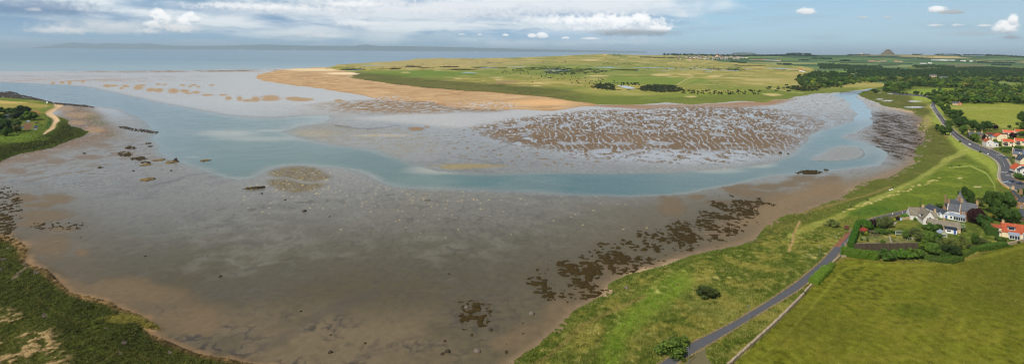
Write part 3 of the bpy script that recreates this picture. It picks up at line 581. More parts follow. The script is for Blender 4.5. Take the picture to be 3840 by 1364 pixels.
# the road line: keep the ground level there
ROADLINE = [(3340,338),(3302,345),(3298,352),(3330,356),(3400,358),(3460,362),(3500,370),(3514,382),(3505,395),(3520,420),(3545,452),(3575,490),(3610,520),(3660,556),(3710,585),(3755,612),(3775,640),(3778,672),(3775,698),(3790,712),(3830,720),(3920,730)]
LANE = [(2500,1364),(2560,1330),(2640,1280),(2720,1236),(2800,1195),(2880,1150),(2960,1100),(3020,1052),(3080,1005),(3130,950),(3160,905),(3185,870),(3210,845),(3245,826),(3290,812),(3350,800),(3400,790),(3445,778),(3480,765)]
flat = np.ones(PX.shape)
for ln_, w in ((ROADLINE, 26), (LANE, 40)): flat = np.minimum(flat, sst(dline(ln_, pad=90), w*.5, w))
DZ = np.where(Z == 6, .9+(DZ-.9)*flat, DZ)
Dn = np.where(tg >= 60, (H-DZ)*F/tg, Dg); Zn = np.where(tg >= 60, DZ, Zg+DZ)
GX = sg*Dn/F; GY = Dn; GZ = Zn
def G(x, y, dz=0.0):
    """a point of the terrain under a spot of the photograph"""
    s_, t_ = st_of(x, y)
    i = (s_+480+CX-0)/3.0 if False else (s_ - (xs[0]-CX))/3.0
    i = min(max(i, 0), NX-2); j = min(max(np.searchsorted(ts, t_)-1, 0), NT-2)
    fi = i-int(i); i = int(i); fj = min(max((t_-ts[j])/(ts[j+1]-ts[j]), 0), 1)
    r = []
    for g in (GX, GY, GZ):
        r.append(float((g[j,i]*(1-fi)+g[j,i+1]*fi)*(1-fj)+(g[j+1,i]*(1-fi)+g[j+1,i+1]*fi)*fj))
    return Vector((r[0], r[1], r[2]+dz))
# smoothed ground for carriageways: plane at .9
def GP(x, y, z=.95):
    s_, t_ = st_of(x, y); D = (H-z)*F/t_
    return Vector((s_*D/F, D, z))
# ------------------------------------------------------------------ materials
MATS = {}
def newmat(name):
    m = bpy.data.materials.new(name); m.use_nodes = True; n = m.node_tree; n.nodes.clear()
    o = n.nodes.new('ShaderNodeOutputMaterial'); b = n.nodes.new('ShaderNodeBsdfPrincipled'); n.links.new(b.outputs[0], o.inputs[0])
    MATS[name] = m
    return m, n, b
def setb(nt, b, **k):
    for a, v in k.items():
        a = {'base': 'Base Color', 'rough': 'Roughness', 'spec': 'Specular IOR Level', 'metal': 'Metallic', 'normal': 'Normal', 'alpha': 'Alpha'}[a]
        if isinstance(v, X): nt.links.new(v.k, b.inputs[a])
        elif isinstance(v, tuple): b.inputs[a].default_value = (*v, 1)
        else: b.inputs[a].default_value = v
def attr(nt, name):
    n = nt.nodes.new('ShaderNodeAttribute'); n.attribute_name = name
    return n
def pos(nt):
    n = nt.nodes.new('ShaderNodeNewGeometry'); return X(nt, n.outputs['Position'])
def bump(nt, h, dist, strength=1.0):
    n = nt.nodes.new('ShaderNodeBump'); nt.links.new(h.k, n.inputs['Height']); n.inputs['Distance'].default_value = dist; n.inputs['Strength'].default_value = strength
    return X(nt, n.outputs[0])
def ground_mat(name, bumpd, bscale, rough0, rough1, spec, vary):
    m, nt, b = newmat(name)
    a = attr(nt, 'col'); w = X(nt, attr(nt, 'wet').outputs['Fac'])
    p = pos(nt)
    n1 = noise(nt, p, bscale, 5, .65); n2 = noise(nt, p, bscale*.23, 4, .6)
    f = (n1-.5)*vary + (n2-.5)*vary + 1.0
    g = vec(nt, f, f, f)
    base = mixc(nt, 1.0, X(nt, a.outputs['Color']), g, 'MULTIPLY')
    setb(nt, b, base=base, rough=rough0 + w*(rough1-rough0) + (n2-.5)*.12, spec=spec, normal=bump(nt, n1+n2*1.5, bumpd, 1.0))
    return m
M_MUD = ground_mat('tidal_mud', .035, 1.3, .85, .18, .42, .34)
M_SAND = ground_mat('dry_sand', .04, 1.1, .95, .3, .2, .15)
M_GRASS = ground_mat('grass_ground', .30, 1.6, .95, .5, .08, .70)
M_FAR = ground_mat('far_grass', .6, .12, .95, .5, .1, .35)
m_, nt, b = newmat('channel_water')
p = pos(nt); w1 = noise(nt, p, .55, 4, .6); w2 = noise(nt, p, .05, 3, .5)
setb(nt, b, base=X(nt, attr(nt, 'col').outputs['Color']), rough=.14+(w2-.5)*.16, spec=.5, normal=bump(nt, w1+w2*2, .10))
M_CHAN = m_
def zone_mesh(name, mask, mat, kind='structure', label=None):
    q = mask[:-1, :-1]
    j, i = np.nonzero(q)
    idx = (j*NX+i)
    quad = np.stack([idx+NX, idx+NX+1, idx+1, idx], 1)
    used, inv = np.unique(quad, return_inverse=True)
    inv = inv.reshape(quad.shape)
    me = bpy.data.meshes.new(name)
    me.vertices.add(len(used)); me.loops.add(quad.size); me.polygons.add(len(quad))
    co = np.stack([GX.ravel()[used], GY.ravel()[used], GZ.ravel()[used]], 1).astype(np.float32)
    me.vertices.foreach_set('co', co.ravel()); me.loops.foreach_set('vertex_index', inv.astype(np.int32).ravel())
    me.polygons.foreach_set('loop_start', np.arange(0, quad.size, 4, dtype=np.int32)); me.polygons.foreach_set('loop_total', np.full(len(quad), 4, np.int32))
    me.polygons.foreach_set('use_smooth', np.ones(len(quad), bool))
    a = me.attributes.new('col', 'FLOAT_COLOR', 'POINT'); cc = np.ones((len(used), 4), np.float32); cc[:, :3] = C.reshape(-1, 3)[used]; a.data.foreach_set('color', cc.ravel())
    a = me.attributes.new('wet', 'FLOAT', 'POINT'); a.data.foreach_set('value', WET.ravel()[used].astype(np.float32))
    me.materials.append(mat); me.update(); me.validate()
    o = link(name, me); tag(o, kind=kind)
    return o
zone_mesh('mudflat', Z == 1, M_MUD)
zone_mesh('tidal_channel', Z == 2, M_CHAN)
zone_mesh('sand_beach', Z == 3, M_SAND)
zone_mesh('grassland', Z == 4, M_FAR)
zone_mesh('farmland', Z == 5, M_FAR)
mead = (P(MEAD, 0, 1)) & (Z == 6)
zone_mesh('mown_green', gm & (Z == 6), M_GRASS)
zone_mesh('hay_meadow', mead, M_GRASS)
zone_mesh('grassy_shore', (Z == 6) & ~mead & ~gm, M_GRASS)
zone_mesh('salt_marsh', Z == 7, M_GRASS)
zone_mesh('headland_ground', Z == 8, M_GRASS)
# sea: one sheet under everything, out past the horizon
m_, nt, b = newmat('sea_water')
p = pos(nt); px_, py_, pz_ = sepxyz(nt, p)
w1 = noise(nt, vec(nt, px_, py_*1.6), .09, 5, .6); w3 = noise(nt, vec(nt, px_*.12, py_), .0022, 4, .6)
base = mixc(nt, w3.step(.35, .7), (.17,.28,.38), (.24,.36,.44))
base = mixc(nt, (py_/-1800.0+2.6).clamp(), base, (.27,.38,.43))
setb(nt, b, base=base, rough=.38, spec=.5, normal=bump(nt, w1, 1.2))
me = bpy.data.meshes.new('sea'); R = 150000
bm = bmesh.new()
ys = [-3000, 0, 500, 1000, 2000, 4000, 8000, 16000, 40000, 90000, R]; xx = [-R, -60000, -20000, -8000, -3000, 0, 3000, 8000, 20000, 60000, R]
vv = [[bm.verts.new((x, y, -.3)) for x in xx] for y in ys]
for a in range(len(ys)-1):
    for c_ in range(len(xx)-1): bm.faces.new((vv[a][c_], vv[a][c_+1], vv[a+1][c_+1], vv[a+1][c_]))
bm.to_mesh(me); me.materials.append(m_); tag(link('sea', me), kind='structure')
# ------------------------------------------------------------------ object helpers
def ppm(x, y):
    s_, t_ = st_of(x, y); D, _ = Dz(t_); return F/float(D), math.atan(s_/F)
def solid(name, col, rough=.8, spec=.3, vary=.25, sc=.8, metal=0.0, bumpd=0.0, objcol=False, kind=None):
    m, nt, b = newmat(name)
    tcn = nt.nodes.new('ShaderNodeTexCoord'); p = X(nt, tcn.outputs['Object'])
    n1 = noise(nt, p, sc, 4, .6); f = (n1-.5)*2*vary+1.0
    if objcol:
        oi = nt.nodes.new('ShaderNodeObjectInfo'); base = X(nt, oi.outputs['Color'])
    else: base = lin(col)
    if kind in ('slate', 'brick', 'tile'):
        bt = nt.nodes.new('ShaderNodeTexBrick'); nt.links.new(p.k, bt.inputs['Vector'])
        bt.inputs['Scale'].default_value = {'slate': 1.6, 'brick': 1.1, 'tile': 1.8}[kind]
        bt.inputs['Mortar Size'].default_value = .02 if kind != 'brick' else .035
        c0 = lin(col); bt.inputs['Color1'].default_value = (*[v*.75 for v in c0], 1); bt.inputs['Color2'].default_value = (*[v*1.2 for v in c0], 1)
        bt.inputs['Mortar'].default_value = (*[v*(.5 if kind != 'brick' else 1.25) for v in c0], 1)
        base = X(nt, bt.outputs['Color'])
    base = mixc(nt, 1.0, base, vec(nt, f, f, f), 'MULTIPLY')
    kw = dict(base=base, rough=rough, spec=spec, metal=metal)
    if bumpd: kw['normal'] = bump(nt, n1, bumpd)
    setb(nt, b, **kw)
    return m
STONE = solid('rubble_stone', (130,102,76), vary=.5, sc=1.6, kind='brick'); DSTONE = solid('dark_rubble', (78,68,54), vary=.5, sc=1.2, kind='brick')
WALLS = solid('dry_stone', (160,142,118), vary=.5, sc=1.3, bumpd=.1)
WHITE = solid('white_harling', (214,210,202), vary=.12); CREAM = solid('cream_harling', (222,206,172), vary=.08); TAN = solid('tan_render', (190,164,130), vary=.15)
SLATE = solid('slate', (92,94,100), vary=.3, sc=.6, kind='slate', rough=.6); OLDSL = solid('lichened_slate', (128,120,104), vary=.4, sc=.5, kind='slate'); DSL = solid('dark_slate', (66,72,80), vary=.25, kind='slate', rough=.55)
TILE = solid('orange_pantile', (192,88,52), vary=.4, sc=.5, kind='tile'); RTILE = solid('weathered_pantile', (172,84,52), vary=.5, sc=.35, kind='tile'); BTILE = solid('brown_tile', (112,58,48), vary=.3, kind='tile')
GLASS = solid('window_glass', (40,50,60), rough=.12, spec=.6, vary=.1); PAINT = solid('white_paint', (222,222,220), vary=.05); LEAD = solid('lead_grey', (140,150,164), vary=.15, rough=.5)
WOOD = solid('weathered_wood', (112,100,86), vary=.3, sc=3); DWOOD = solid('dark_wood', (58,48,42), vary=.3, sc=3); REDW = solid('red_wood', (150,66,48), vary=.2)
METAL = solid('grey_metal', (120,124,128), rough=.5, vary=.1, metal=.3); RUB = solid('rubber', (28,28,30), vary=.1); LAMP = solid('lamp_lens', (220,220,210), rough=.2, vary=.02)
CARP = solid('car_paint', (0,0,0), rough=.28, spec=.6, vary=.03, objcol=True); POT = solid('clay_pot', (164,136,100), vary=.2)
ROCK = solid('weedy_rock', (58,48,34), vary=.5, sc=1.5, bumpd=.15); BROCK = solid('pale_boulder', (104,94,84), vary=.3, sc=2)
BARK = solid('bark', (74,62,50), vary=.35, sc=2, bumpd=.05); BLUE = solid('blue_paint', (60,90,160), vary=.1); PANEL = solid('solar_panel', (24,30,46), rough=.2, spec=.6, vary=.1)
WEED = solid('seaweed', (60,48,22), rough=.9, spec=.08, vary=.6, sc=.9, bumpd=.2); SKIN = solid('skin', (190,140,112), vary=.05); CLOTH = solid('cloth', (50,60,90), vary=.1, objcol=True)
ASPH = solid('asphalt', (84,84,88), rough=.85, vary=.16, sc=.25, bumpd=.01); MARK = solid('road_paint', (206,206,200), vary=.2, sc=2); DIRT = solid('dirt', (134,112,86), vary=.3, sc=.6); REDGR = solid('red_chips', (134,84,66), vary=.2); PAVE = solid('pavement', (150,138,120), vary=.15)
# leaves take the object's own colour, with leaf to leaf differences
m_, nt, b = newmat('leaves'); oi = nt.nodes.new('ShaderNodeObjectInfo'); tn = X(nt, attr(nt, 'tint').outputs['Fac'])
r_ = X(nt, oi.outputs['Random']); base = mixc(nt, 1.0, X(nt, oi.outputs['Color']), vec(nt, tn*(r_*.5+.75), tn*(r_*.35+.82), tn*.9), 'MULTIPLY')
setb(nt, b, base=base, rough=.7, spec=.18); LEAF = m_
class MB:
    def __init__(s): s.v = []; s.f = []; s.m = []
    def add(s, v, f, m=0):
        o = len(s.v); s.v += [tuple(p) for p in v]; s.f += [tuple(o+i for i in q) for q in f]; s.m += [m]*len(f); return s
    def box(s, x0, x1, y0, y1, z0, z1, m=0):
        return s.add([(x0,y0,z0),(x1,y0,z0),(x1,y1,z0),(x0,y1,z0),(x0,y0,z1),(x1,y0,z1),(x1,y1,z1),(x0,y1,z1)], [(0,3,2,1),(4,5,6,7),(0,1,5,4),(1,2,6,5),(2,3,7,6),(3,0,4,7)], m)
    def tube(s, pts, rads, n=8, m=0, cap=True):
        o = []
        for k, (p, r) in enumerate(zip(pts, rads)):
            p = Vector(p); a = Vector(pts[max(k-1, 0)]); c_ = Vector(pts[min(k+1, len(pts)-1)]); d = (c_-a).normalized()
            u = d.orthogonal().normalized() if abs(d.z) < .95 else Vector((1,0,0)); w = d.cross(u).normalized(); u = w.cross(d)
            o += [p+u*r*math.cos(2*math.pi*i/n)+w*r*math.sin(2*math.pi*i/n) for i in range(n)]
        f = [(k*n+i, k*n+(i+1) % n, (k+1)*n+(i+1) % n, (k+1)*n+i) for k in range(len(pts)-1) for i in range(n)]
        if cap: f += [tuple(range(n-1, -1, -1)), tuple((len(pts)-1)*n+i for i in range(n))]
        return s.add(o, f, m)
    def blob(s, c, r, n=2, amp=.25, seed=0, m=0, fl=.0):
        bm = bmesh.new(); bmesh.ops.create_icosphere(bm, subdivisions=n, radius=1)
        from mathutils import noise as mn
        vs = []
        for v in bm.verts:
            k = 1+amp*mn.noise(v.co*1.7+Vector((seed*3.1, seed, 0)))*2+amp*.5*mn.noise(v.co*4+Vector((0, seed*2.3, 0)))
            q = v.co*k; vs.append((c[0]+q.x*r[0], c[1]+q.y*r[1], c[2]+max(q.z, -fl if fl else -9)*r[2]))
        s.add(vs, [tuple(v.index for v in f.verts) for f in bm.faces], m); bm.free(); return s
    def build(s, name, mats, parent=None, loc=None, smooth=False):
        me = bpy.data.meshes.new(name); me.from_pydata(s.v, [], s.f)
        for m in (mats if isinstance(mats, (list, tuple)) else [mats]): me.materials.append(m)
        me.polygons.foreach_set('material_index', s.m)
        if smooth: me.polygons.foreach_set('use_smooth', [True]*len(s.f))
        me.update(); return link(name, me, parent, loc)
def empty(name, loc, rz=0.0, label=None, cat=None, group=None):
    o = bpy.data.objects.new(name, None); COL.objects.link(o); o.location = loc; o.rotation_euler = (0, 0, rz); o.empty_display_size = .5
    return tag(o, label, cat, group)
def clone(root, loc, rz=None, sc=None, label=None, group=None, color=None):
    r = root.copy(); COL.objects.link(r); r.location = loc
    if rz is not None: r.rotation_euler = (0, 0, rz)
    if sc is not None: r.scale = sc
    for k in ('label', 'group'):
        v = label if k == 'label' else group
        if v: r[k] = v
    if color is not None: r.color = (*lin(color), 1)
    for ch in list(root.children):
        c_ = ch.copy(); COL.objects.link(c_); c_.parent = r
        if color is not None and c_.get('tinted'): c_.color = (*lin(color), 1)
        for g in list(ch.children):
            d_ = g.copy(); COL.objects.link(d_); d_.parent = c_
    return r
# ------------------------------------------------------------------ hills across the firth, the conical law, islands
def ridge_mesh(name, D, prof, depth, mat, seed, label=None):
    """a range of hills at distance D; prof = skyline in photo pixels"""
    xs_ = np.arange(prof[0][0], prof[-1][0]+1, 4.0); yy = np.interp(xs_, [p[0] for p in prof], [p[1] for p in prof])
    v = []; f = []; K = 7
    for i, (x, y) in enumerate(zip(xs_, yy)):
        s_, t_ = st_of(x, y); h = max(H-t_*D/F, -20); X0 = s_*D/F
        h *= 1+.03*math.sin(i*.9+seed)+.03*math.sin(i*2.3)
        for k in range(K):
            q = k/(K-1); yv = D-depth*(1-q)*1.0; zz = -2+(h+2)*(math.sin(q*math.pi/2)**1.3)*(1+.10*float(perlin(np.array([i*.21]), np.array([k*.9]), seed)[0])*(1-q))
            v.append((X0, yv+depth*.12*math.sin(i*.13+seed), zz))
        v.append((X0, D+depth*.8, -2))
    K += 1
    for i in range(len(xs_)-1):
        for k in range(K-1): f.append((i*K+k, (i+1)*K+k, (i+1)*K+k+1, i*K+k+1))
    mb = MB(); mb.add(v, f); o = mb.build(name, mat, smooth=True); tag(o, kind='structure'); return o
def hillmat(name, a, b_, c_, sc):
    m, nt, bb = newmat(name); p = pos(nt); px, py, pz = sepxyz(nt, p)
    n1 = noise(nt, vec(nt, px*sc, py*sc, pz*sc*6), 1.0, 5, .6); vo = nt.nodes.new('ShaderNodeTexVoronoi'); nt.links.new(vec(nt, px*sc*2, py*sc*2, pz*sc*12).k, vo.inputs['Vector'])
    base = mixc(nt, n1.step(.45, .6), lin(a), lin(b_)); base = mixc(nt, X(nt, vo.outputs['Color']).step(.7, .75), base, lin(c_))
    setb(nt, bb, base=base, rough=1.0, spec=0.0); return m
HM = hillmat('hill_ground', (40,62,56), (62,86,66), (120,120,92), .0010)
ridge_mesh('hills', 56000, [(x_, y_+3.5) for x_, y_ in [(130,178),(170,172),(260,170),(330,169),(420,171),(520,174),(560,171),(640,169),(760,170),(870,168),(930,166),(990,164),(1030,165),(1080,167),(1160,169),(1240,169),(1330,169),(1370,164),(1385,165),(1420,170),(1500,170),(1620,172),(1700,174),(1860,178),(2000,182),(2150,184),(2300,187),(2420,190)]], 1500, HM, 3)
ridge_mesh('hills', 60000, [(170,178),(232,168),(260,163),(285,161),(315,163),(370,166),(400,162),(420,163),(500,166),(540,163),(600,168),(660,172),(760,178)], 2500, HM, 8)
ridge_mesh('island', 24000, [(2748,199),(2770,197.5),(2790,197),(2810,198),(2835,199.6)], 300, HM, 5)
LAW = hillmat('law_ground', (112,102,84), (96,88,72), (84,84,62), .01)
def cone_hill(name, x, ytop, ybase, wpx, D, mat, pw, label):
    s_, t_ = st_of(x, ytop); zt = H-t_*D/F; s2, t2 = st_of(x, ybase); zb = H-t2*D/F-25; mb = MB(); n, K = 40, 14; v = []; f = []
    for k in range(K):
        q = k/(K-1)
        for i in range(n):
            a = 2*math.pi*i/n; r = wpx*D/F*.5*(.62*q**pw+.38*q**3)*(1+.14*math.sin(a*2+1)+.08*math.sin(a*5)+.05*math.sin(a*9+k))
            v.append((s_*D/F+r*math.cos(a), D+r*math.sin(a), zt+(zb-zt)*q**1.05))
    for k in range(K-1):
        for i in range(n): f.append((k*n+i, (k+1)*n+i, (k+1)*n+(i+1) % n, k*n+(i+1) % n))
    mb.add(v, f); o = mb.build(name, mat, smooth=True); return tag(o, kind='structure')
cone_hill('conical_hill', 3331, 185, 207, 68, 7600, LAW, .5, '')
cone_hill('rock_island', 3232, 199, 205, 30, 14000, solid('guano_rock', (214,180,160), vary=.1), .6, '')
# ------------------------------------------------------------------ foliage prototypes (unit size: 1 wide, 1 high)
def crown_mesh(name, seed, nblob, nleaf, leaf, kind='broad', core=True):
    rs = np.random.RandomState(seed); V = []; Fc = []; T = []
    cs = []
    for i in range(nblob):
        while True:
            p = rs.uniform(-1, 1, 3)
            if np.linalg.norm(p) < 1: break
        if kind == 'broad': c_ = np.array([p[0]*.37, p[1]*.37, .50+p[2]*.38*(1-.3*abs(p[0]))]); r = rs.uniform(.10, .19)
        elif kind == 'bush': c_ = np.array([p[0]*.36, p[1]*.36, .36+p[2]*.34]); r = rs.uniform(.12, .2)
        elif kind == 'cone': q = rs.uniform(0, 1)**.8; a = rs.uniform(0, 6.28); c_ = np.array([math.cos(a)*.36*(1-q), math.sin(a)*.36*(1-q), .1+.82*q]); r = .13*(1-q*.6)
        else: c_ = np.array([p[0]*.40, p[1]*.40, .45+p[2]*.4]); r = rs.uniform(.10, .16)
        cs.append((c_, r, rs.uniform(.72, 1.28)))
    for (c_, r, tb) in cs:
        k = int(nleaf/nblob*(r/.15)**2)
        d = rs.normal(size=(k, 3)); d /= np.linalg.norm(d, axis=1)[:, None]
        d[:, 2] = np.where(d[:, 2] < -.5, -d[:, 2], d[:, 2])
        pp = c_+d*r*rs.uniform(.75, 1.12, (k, 1))
        for p, n in zip(pp, d):
            n = n+rs.normal(size=3)*.45; n /= np.linalg.norm(n)
            u = np.cross(n, rs.normal(size=3)); u /= np.linalg.norm(u); w = np.cross(n, u); s = leaf*rs.uniform(.6, 1.3)
            o = len(V); V += [p+u*s, p+w*s*.8, p-u*s, p-w*s*.8]; Fc.append((o, o+1, o+2, o+3)); T += [tb*rs.uniform(.75, 1.3)]*4
    n0 = len(V)
    if core:
        for (c_, r, tb) in cs:
            bm = bmesh.new(); bmesh.ops.create_icosphere(bm, subdivisions=1, radius=1)
            o = len(V)
            for v in bm.verts:
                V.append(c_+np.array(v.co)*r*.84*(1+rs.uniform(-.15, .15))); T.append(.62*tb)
            Fc += [tuple(o+q.index for q in f_.verts) for f_ in bm.faces]; bm.free()
    me = bpy.data.meshes.new(name); me.from_pydata([tuple(v) for v in V], [], Fc)
    a = me.attributes.new('tint', 'FLOAT', 'POINT'); a.data.foreach_set('value', np.array(T, np.float32)); me.materials.append(LEAF); me.update()
    return me
def trunk_mesh(seed, hh=.5, r=.03, bare=False):
    rs = random.Random(seed); mb = MB(); mb.tube([(0,0,-.03),(.01,0,.12),(.0,.01,.3),(.02,0,hh)], [r*1.3, r, r*.8, r*.45], 7)
    for i in range(6):
        a = i*1.05+rs.random(); z = .2+.05*i; mb.tube([(0,0,z),(math.cos(a)*.14, math.sin(a)*.14, z+.13),(math.cos(a)*.26, math.sin(a)*.26, z+.27)], [r*.5, r*.35, r*.15], 5, cap=False)
    me = bpy.data.meshes.new('trunk'); me.from_pydata(mb.v, [], mb.f); me.materials.append(BARK); me.update(); return me
PB = [crown_mesh('crown', s, 34, 4200, .020) for s in (1, 2, 3)]          # near broadleaf
PS = [crown_mesh('crown', s, 16, 1500, .034, 'bush') for s in (11, 12, 13)]  # near shrub
PL = [crown_mesh('crown', s, 15, 420, .05) for s in (21, 22, 23, 24)]      # far broadleaf
PT = [crown_mesh('crown', s, 7, 90, .085, 'bush') for s in (31, 32, 33)]    # tiny shrub
TR = [trunk_mesh(s) for s in (1, 2, 3)]; TS = [trunk_mesh(s, .35, .04) for s in (4, 5)]
DG = (62,86,32); MG = (84,110,42); YG = (116,128,46); OG = (90,100,50); CU_ = (52,28,34); PG = (150,162,120); YE = (170,160,50)
def tree(x, y, w, h, col=DG, label=None, name='tree', kind='B', group=None, cat=None, wm=None, hm=None):
    """a tree or shrub whose foot is at photo pixel x, y; w, h its size there in photo pixels"""
    k, az_ = ppm(x, y); p = G(x, y, -.05)
    W_ = wm or (1.5 if kind == 'B' else 1.3)*w/k*math.cos(az_); H_ = hm or 1.12*h/k
    root = empty(name, p, rnd.uniform(0, 6.28), label, cat or ('shrub' if name.endswith(('shrub', 'bush')) else 'tree'), group)
    root.scale = (W_, W_, H_)
    cr, tr = (PB, TR) if kind == 'B' else (PS, TS)
    c_ = link('crown', rnd.choice(cr), root); c_.color = (*lin(col), 1); link('trunk', rnd.choice(tr), root)
    return root
def small(meshes, x, y, wm, hm, col, name, label, cat, group):
    """a far plant: one mesh"""
    o = link(name, rnd.choice(meshes), None, G(x, y, -.05)); o.rotation_euler = (0, 0, rnd.uniform(0, 6.28)); o.scale = (wm, wm, hm)
    j = rnd.uniform(.82, 1.2); o.color = (*[v*j*q for v, q in zip(lin(col), (rnd.uniform(.85, 1.2), 1, rnd.uniform(.8, 1.1)))], 1)
    return tag(o, label, cat, group)
def inpoly(poly, x, y):
    ins = False; n = len(poly)
    for i in range(n):
        (ax, ay), (bx, by) = poly[i], poly[(i+1) % n]
        if (ay > y) != (by > y) and x < (bx-ax)*(y-ay)/(by-ay)+ax: ins = not ins
    return ins
# far crowns joined in one mass (each crown a low mesh)
LOWP = []
for sd_ in range(4):
    cm = PL[sd_]; co = np.zeros(len(cm.vertices)*3, np.float32); cm.vertices.foreach_get('co', co); tt = np.zeros(len(cm.vertices), np.float32); cm.attributes['tint'].data.foreach_get('value', tt)
    LOWP.append((co.reshape(-1, 3), [tuple(p.vertices) for p in cm.polygons], tt))
TINY = []
for cm in PT:
    co = np.zeros(len(cm.vertices)*3, np.float32); cm.vertices.foreach_get('co', co); tt = np.zeros(len(cm.vertices), np.float32); cm.attributes['tint'].data.foreach_get('value', tt)
    TINY.append((co.reshape(-1, 3), [tuple(p.vertices) for p in cm.polygons], tt))
def mass(name, plants, col, protos=TINY, label=None, cat=None):
    """plants: (x, y, width m, height m) joined in one mesh that reads as one mass"""
    V = []; Fc = []; T = []; o = 0
    for (x, y, w, h) in plants:
        co, fs, tt = rnd.choice(protos); a = rnd.uniform(0, 6.28); ca, sa = math.cos(a), math.sin(a); p = G(x, y, -.2); q = rnd.uniform(.75, 1.25)
        V.append(np.stack([(co[:,0]*ca-co[:,1]*sa)*w+p.x, (co[:,0]*sa+co[:,1]*ca)*w+p.y, co[:,2]*h+p.z], 1)); T.append(tt*q)
        Fc += [tuple(i+o for i in f_) for f_ in fs]; o += len(co)
    me = bpy.data.meshes.new(name); me.from_pydata(np.concatenate(V).tolist(), [], Fc)
    a = me.attributes.new('tint', 'FLOAT', 'POINT'); a.data.foreach_set('value', np.concatenate(T).astype(np.float32)); me.materials.append(LEAF); me.update()
    ob = link(name, me); ob.color = (*lin(col), 1); return tag(ob, label, cat, None, 'stuff')
def fillpoly(poly, stepx, stepy):
    xs_ = [p[0] for p in poly]; ys_ = [p[1] for p in poly]; r = []; y = min(ys_); k = 0
    while y < max(ys_):
        x = min(xs_)+(k % 2)*stepx*.5
        while x < max(xs_):
            xx, yy = x+rnd.uniform(-.35, .35)*stepx, y+rnd.uniform(-.4, .4)*stepy
            if inpoly(poly, xx, yy): r.append((xx, yy))
            x += stepx
        y += stepy; k += 1
    return r
# ------------------------------------------------------------------ woods
WOODS = [
 [(3163,268),(3301,262),(3450,264),(3590,256),(3700,258),(3860,270),(3860,316),(3760,306),(3700,314),(3798,330),(3860,334),(3860,392),(3794,386),(3604,388),(3528,392),(3502,384),(3504,352),(3560,354),(3655,350),(3700,344),(3660,338),(3600,332),(3455,326),(3422,322),(3396,306),(3247,308),(3221,290)],
 [(2980,296),(3060,272),(3200,280),(3228,290),(3258,300),(3250,308),(3133,328),(3024,334),(3000,322)],
 [(3068,246),(3064,240),(3301,252),(3320,262),(3082,264)],
 [(3312,345),(3320,324),(3352,314),(3418,322),(3418,334),(3363,346)],
 [(3425,246),(3579,250),(3579,258),(3425,256)]]
cand = []
for wi, poly in enumerate(WOODS):
    y = min(p[1] for p in poly)
    while y < max(p[1] for p in poly)+2:
        k, _ = ppm(3400, y); hp = 15*k; wp = 15*k*1.2
        x = min(p[0] for p in poly)+rnd.uniform(0, wp)
        while x < max(p[0] for p in poly):
            if inpoly(poly, x, y) and not (3080 < x < 3168 and 263 < y < 275) and not (3192 < x < 3212 and 279 < y < 290) and not (3590 < x < 3640 and 268 < y < 273): cand.append((x+rnd.uniform(-.2,.2)*wp, y+rnd.uniform(-.2,.2)*hp*.5, k, wi))
            x += wp*.78*rnd.uniform(.8, 1.25)
        y += max(hp*.42, 3.2)
cand.sort(key=lambda c_: -c_[2])
LAB = {0: 'dark green broadleaf tree in the large wood behind the village road', 1: 'green tree in the rounded wood on the far bank left of the footbridge', 2: 'dark tree in the narrow wood beyond the golden links', 3: 'green tree in the clump where the river bends by the road', 4: 'far tree in the thin wood among the fields'}
near_c, far_c = cand[:285], cand[285:]
for (x, y, k, wi) in near_c:
    g = rnd.random()
    small(PL, x, y+5*k*.4, rnd.uniform(18, 26), rnd.uniform(14, 21), DG if g < .34 else MG if g < .66 else (98,118,46) if g < .84 else (118,128,58) if g < .9 else (72,96,52), 'tree', LAB[wi], 'tree', 'trees of wood %s' % ['behind the village', 'on the far bank', 'beyond the links', 'at the river bend', 'among the fields'][wi])
if far_c: mass('wood', [(x, y, rnd.uniform(16, 22), rnd.uniform(12, 18)) for (x, y, k, wi) in far_c], DG, LOWP, 'far part of the large dark wood behind the fields', 'wood')
# understorey that closes the woods' floor
und = []
for poly in WOODS: und += [(x, y, rnd.uniform(12, 20), rnd.uniform(7, 11)) for x, y in fillpoly(poly, 10, 4) if not (3080 < x < 3168 and 263 < y < 275) and not (3192 < x < 3212 and 279 < y < 290) and not (3590 < x < 3640 and 268 < y < 273)]
mass('undergrowth', und, (56,78,32), TINY, 'dark undergrowth filling the floor of the woods', 'undergrowth')
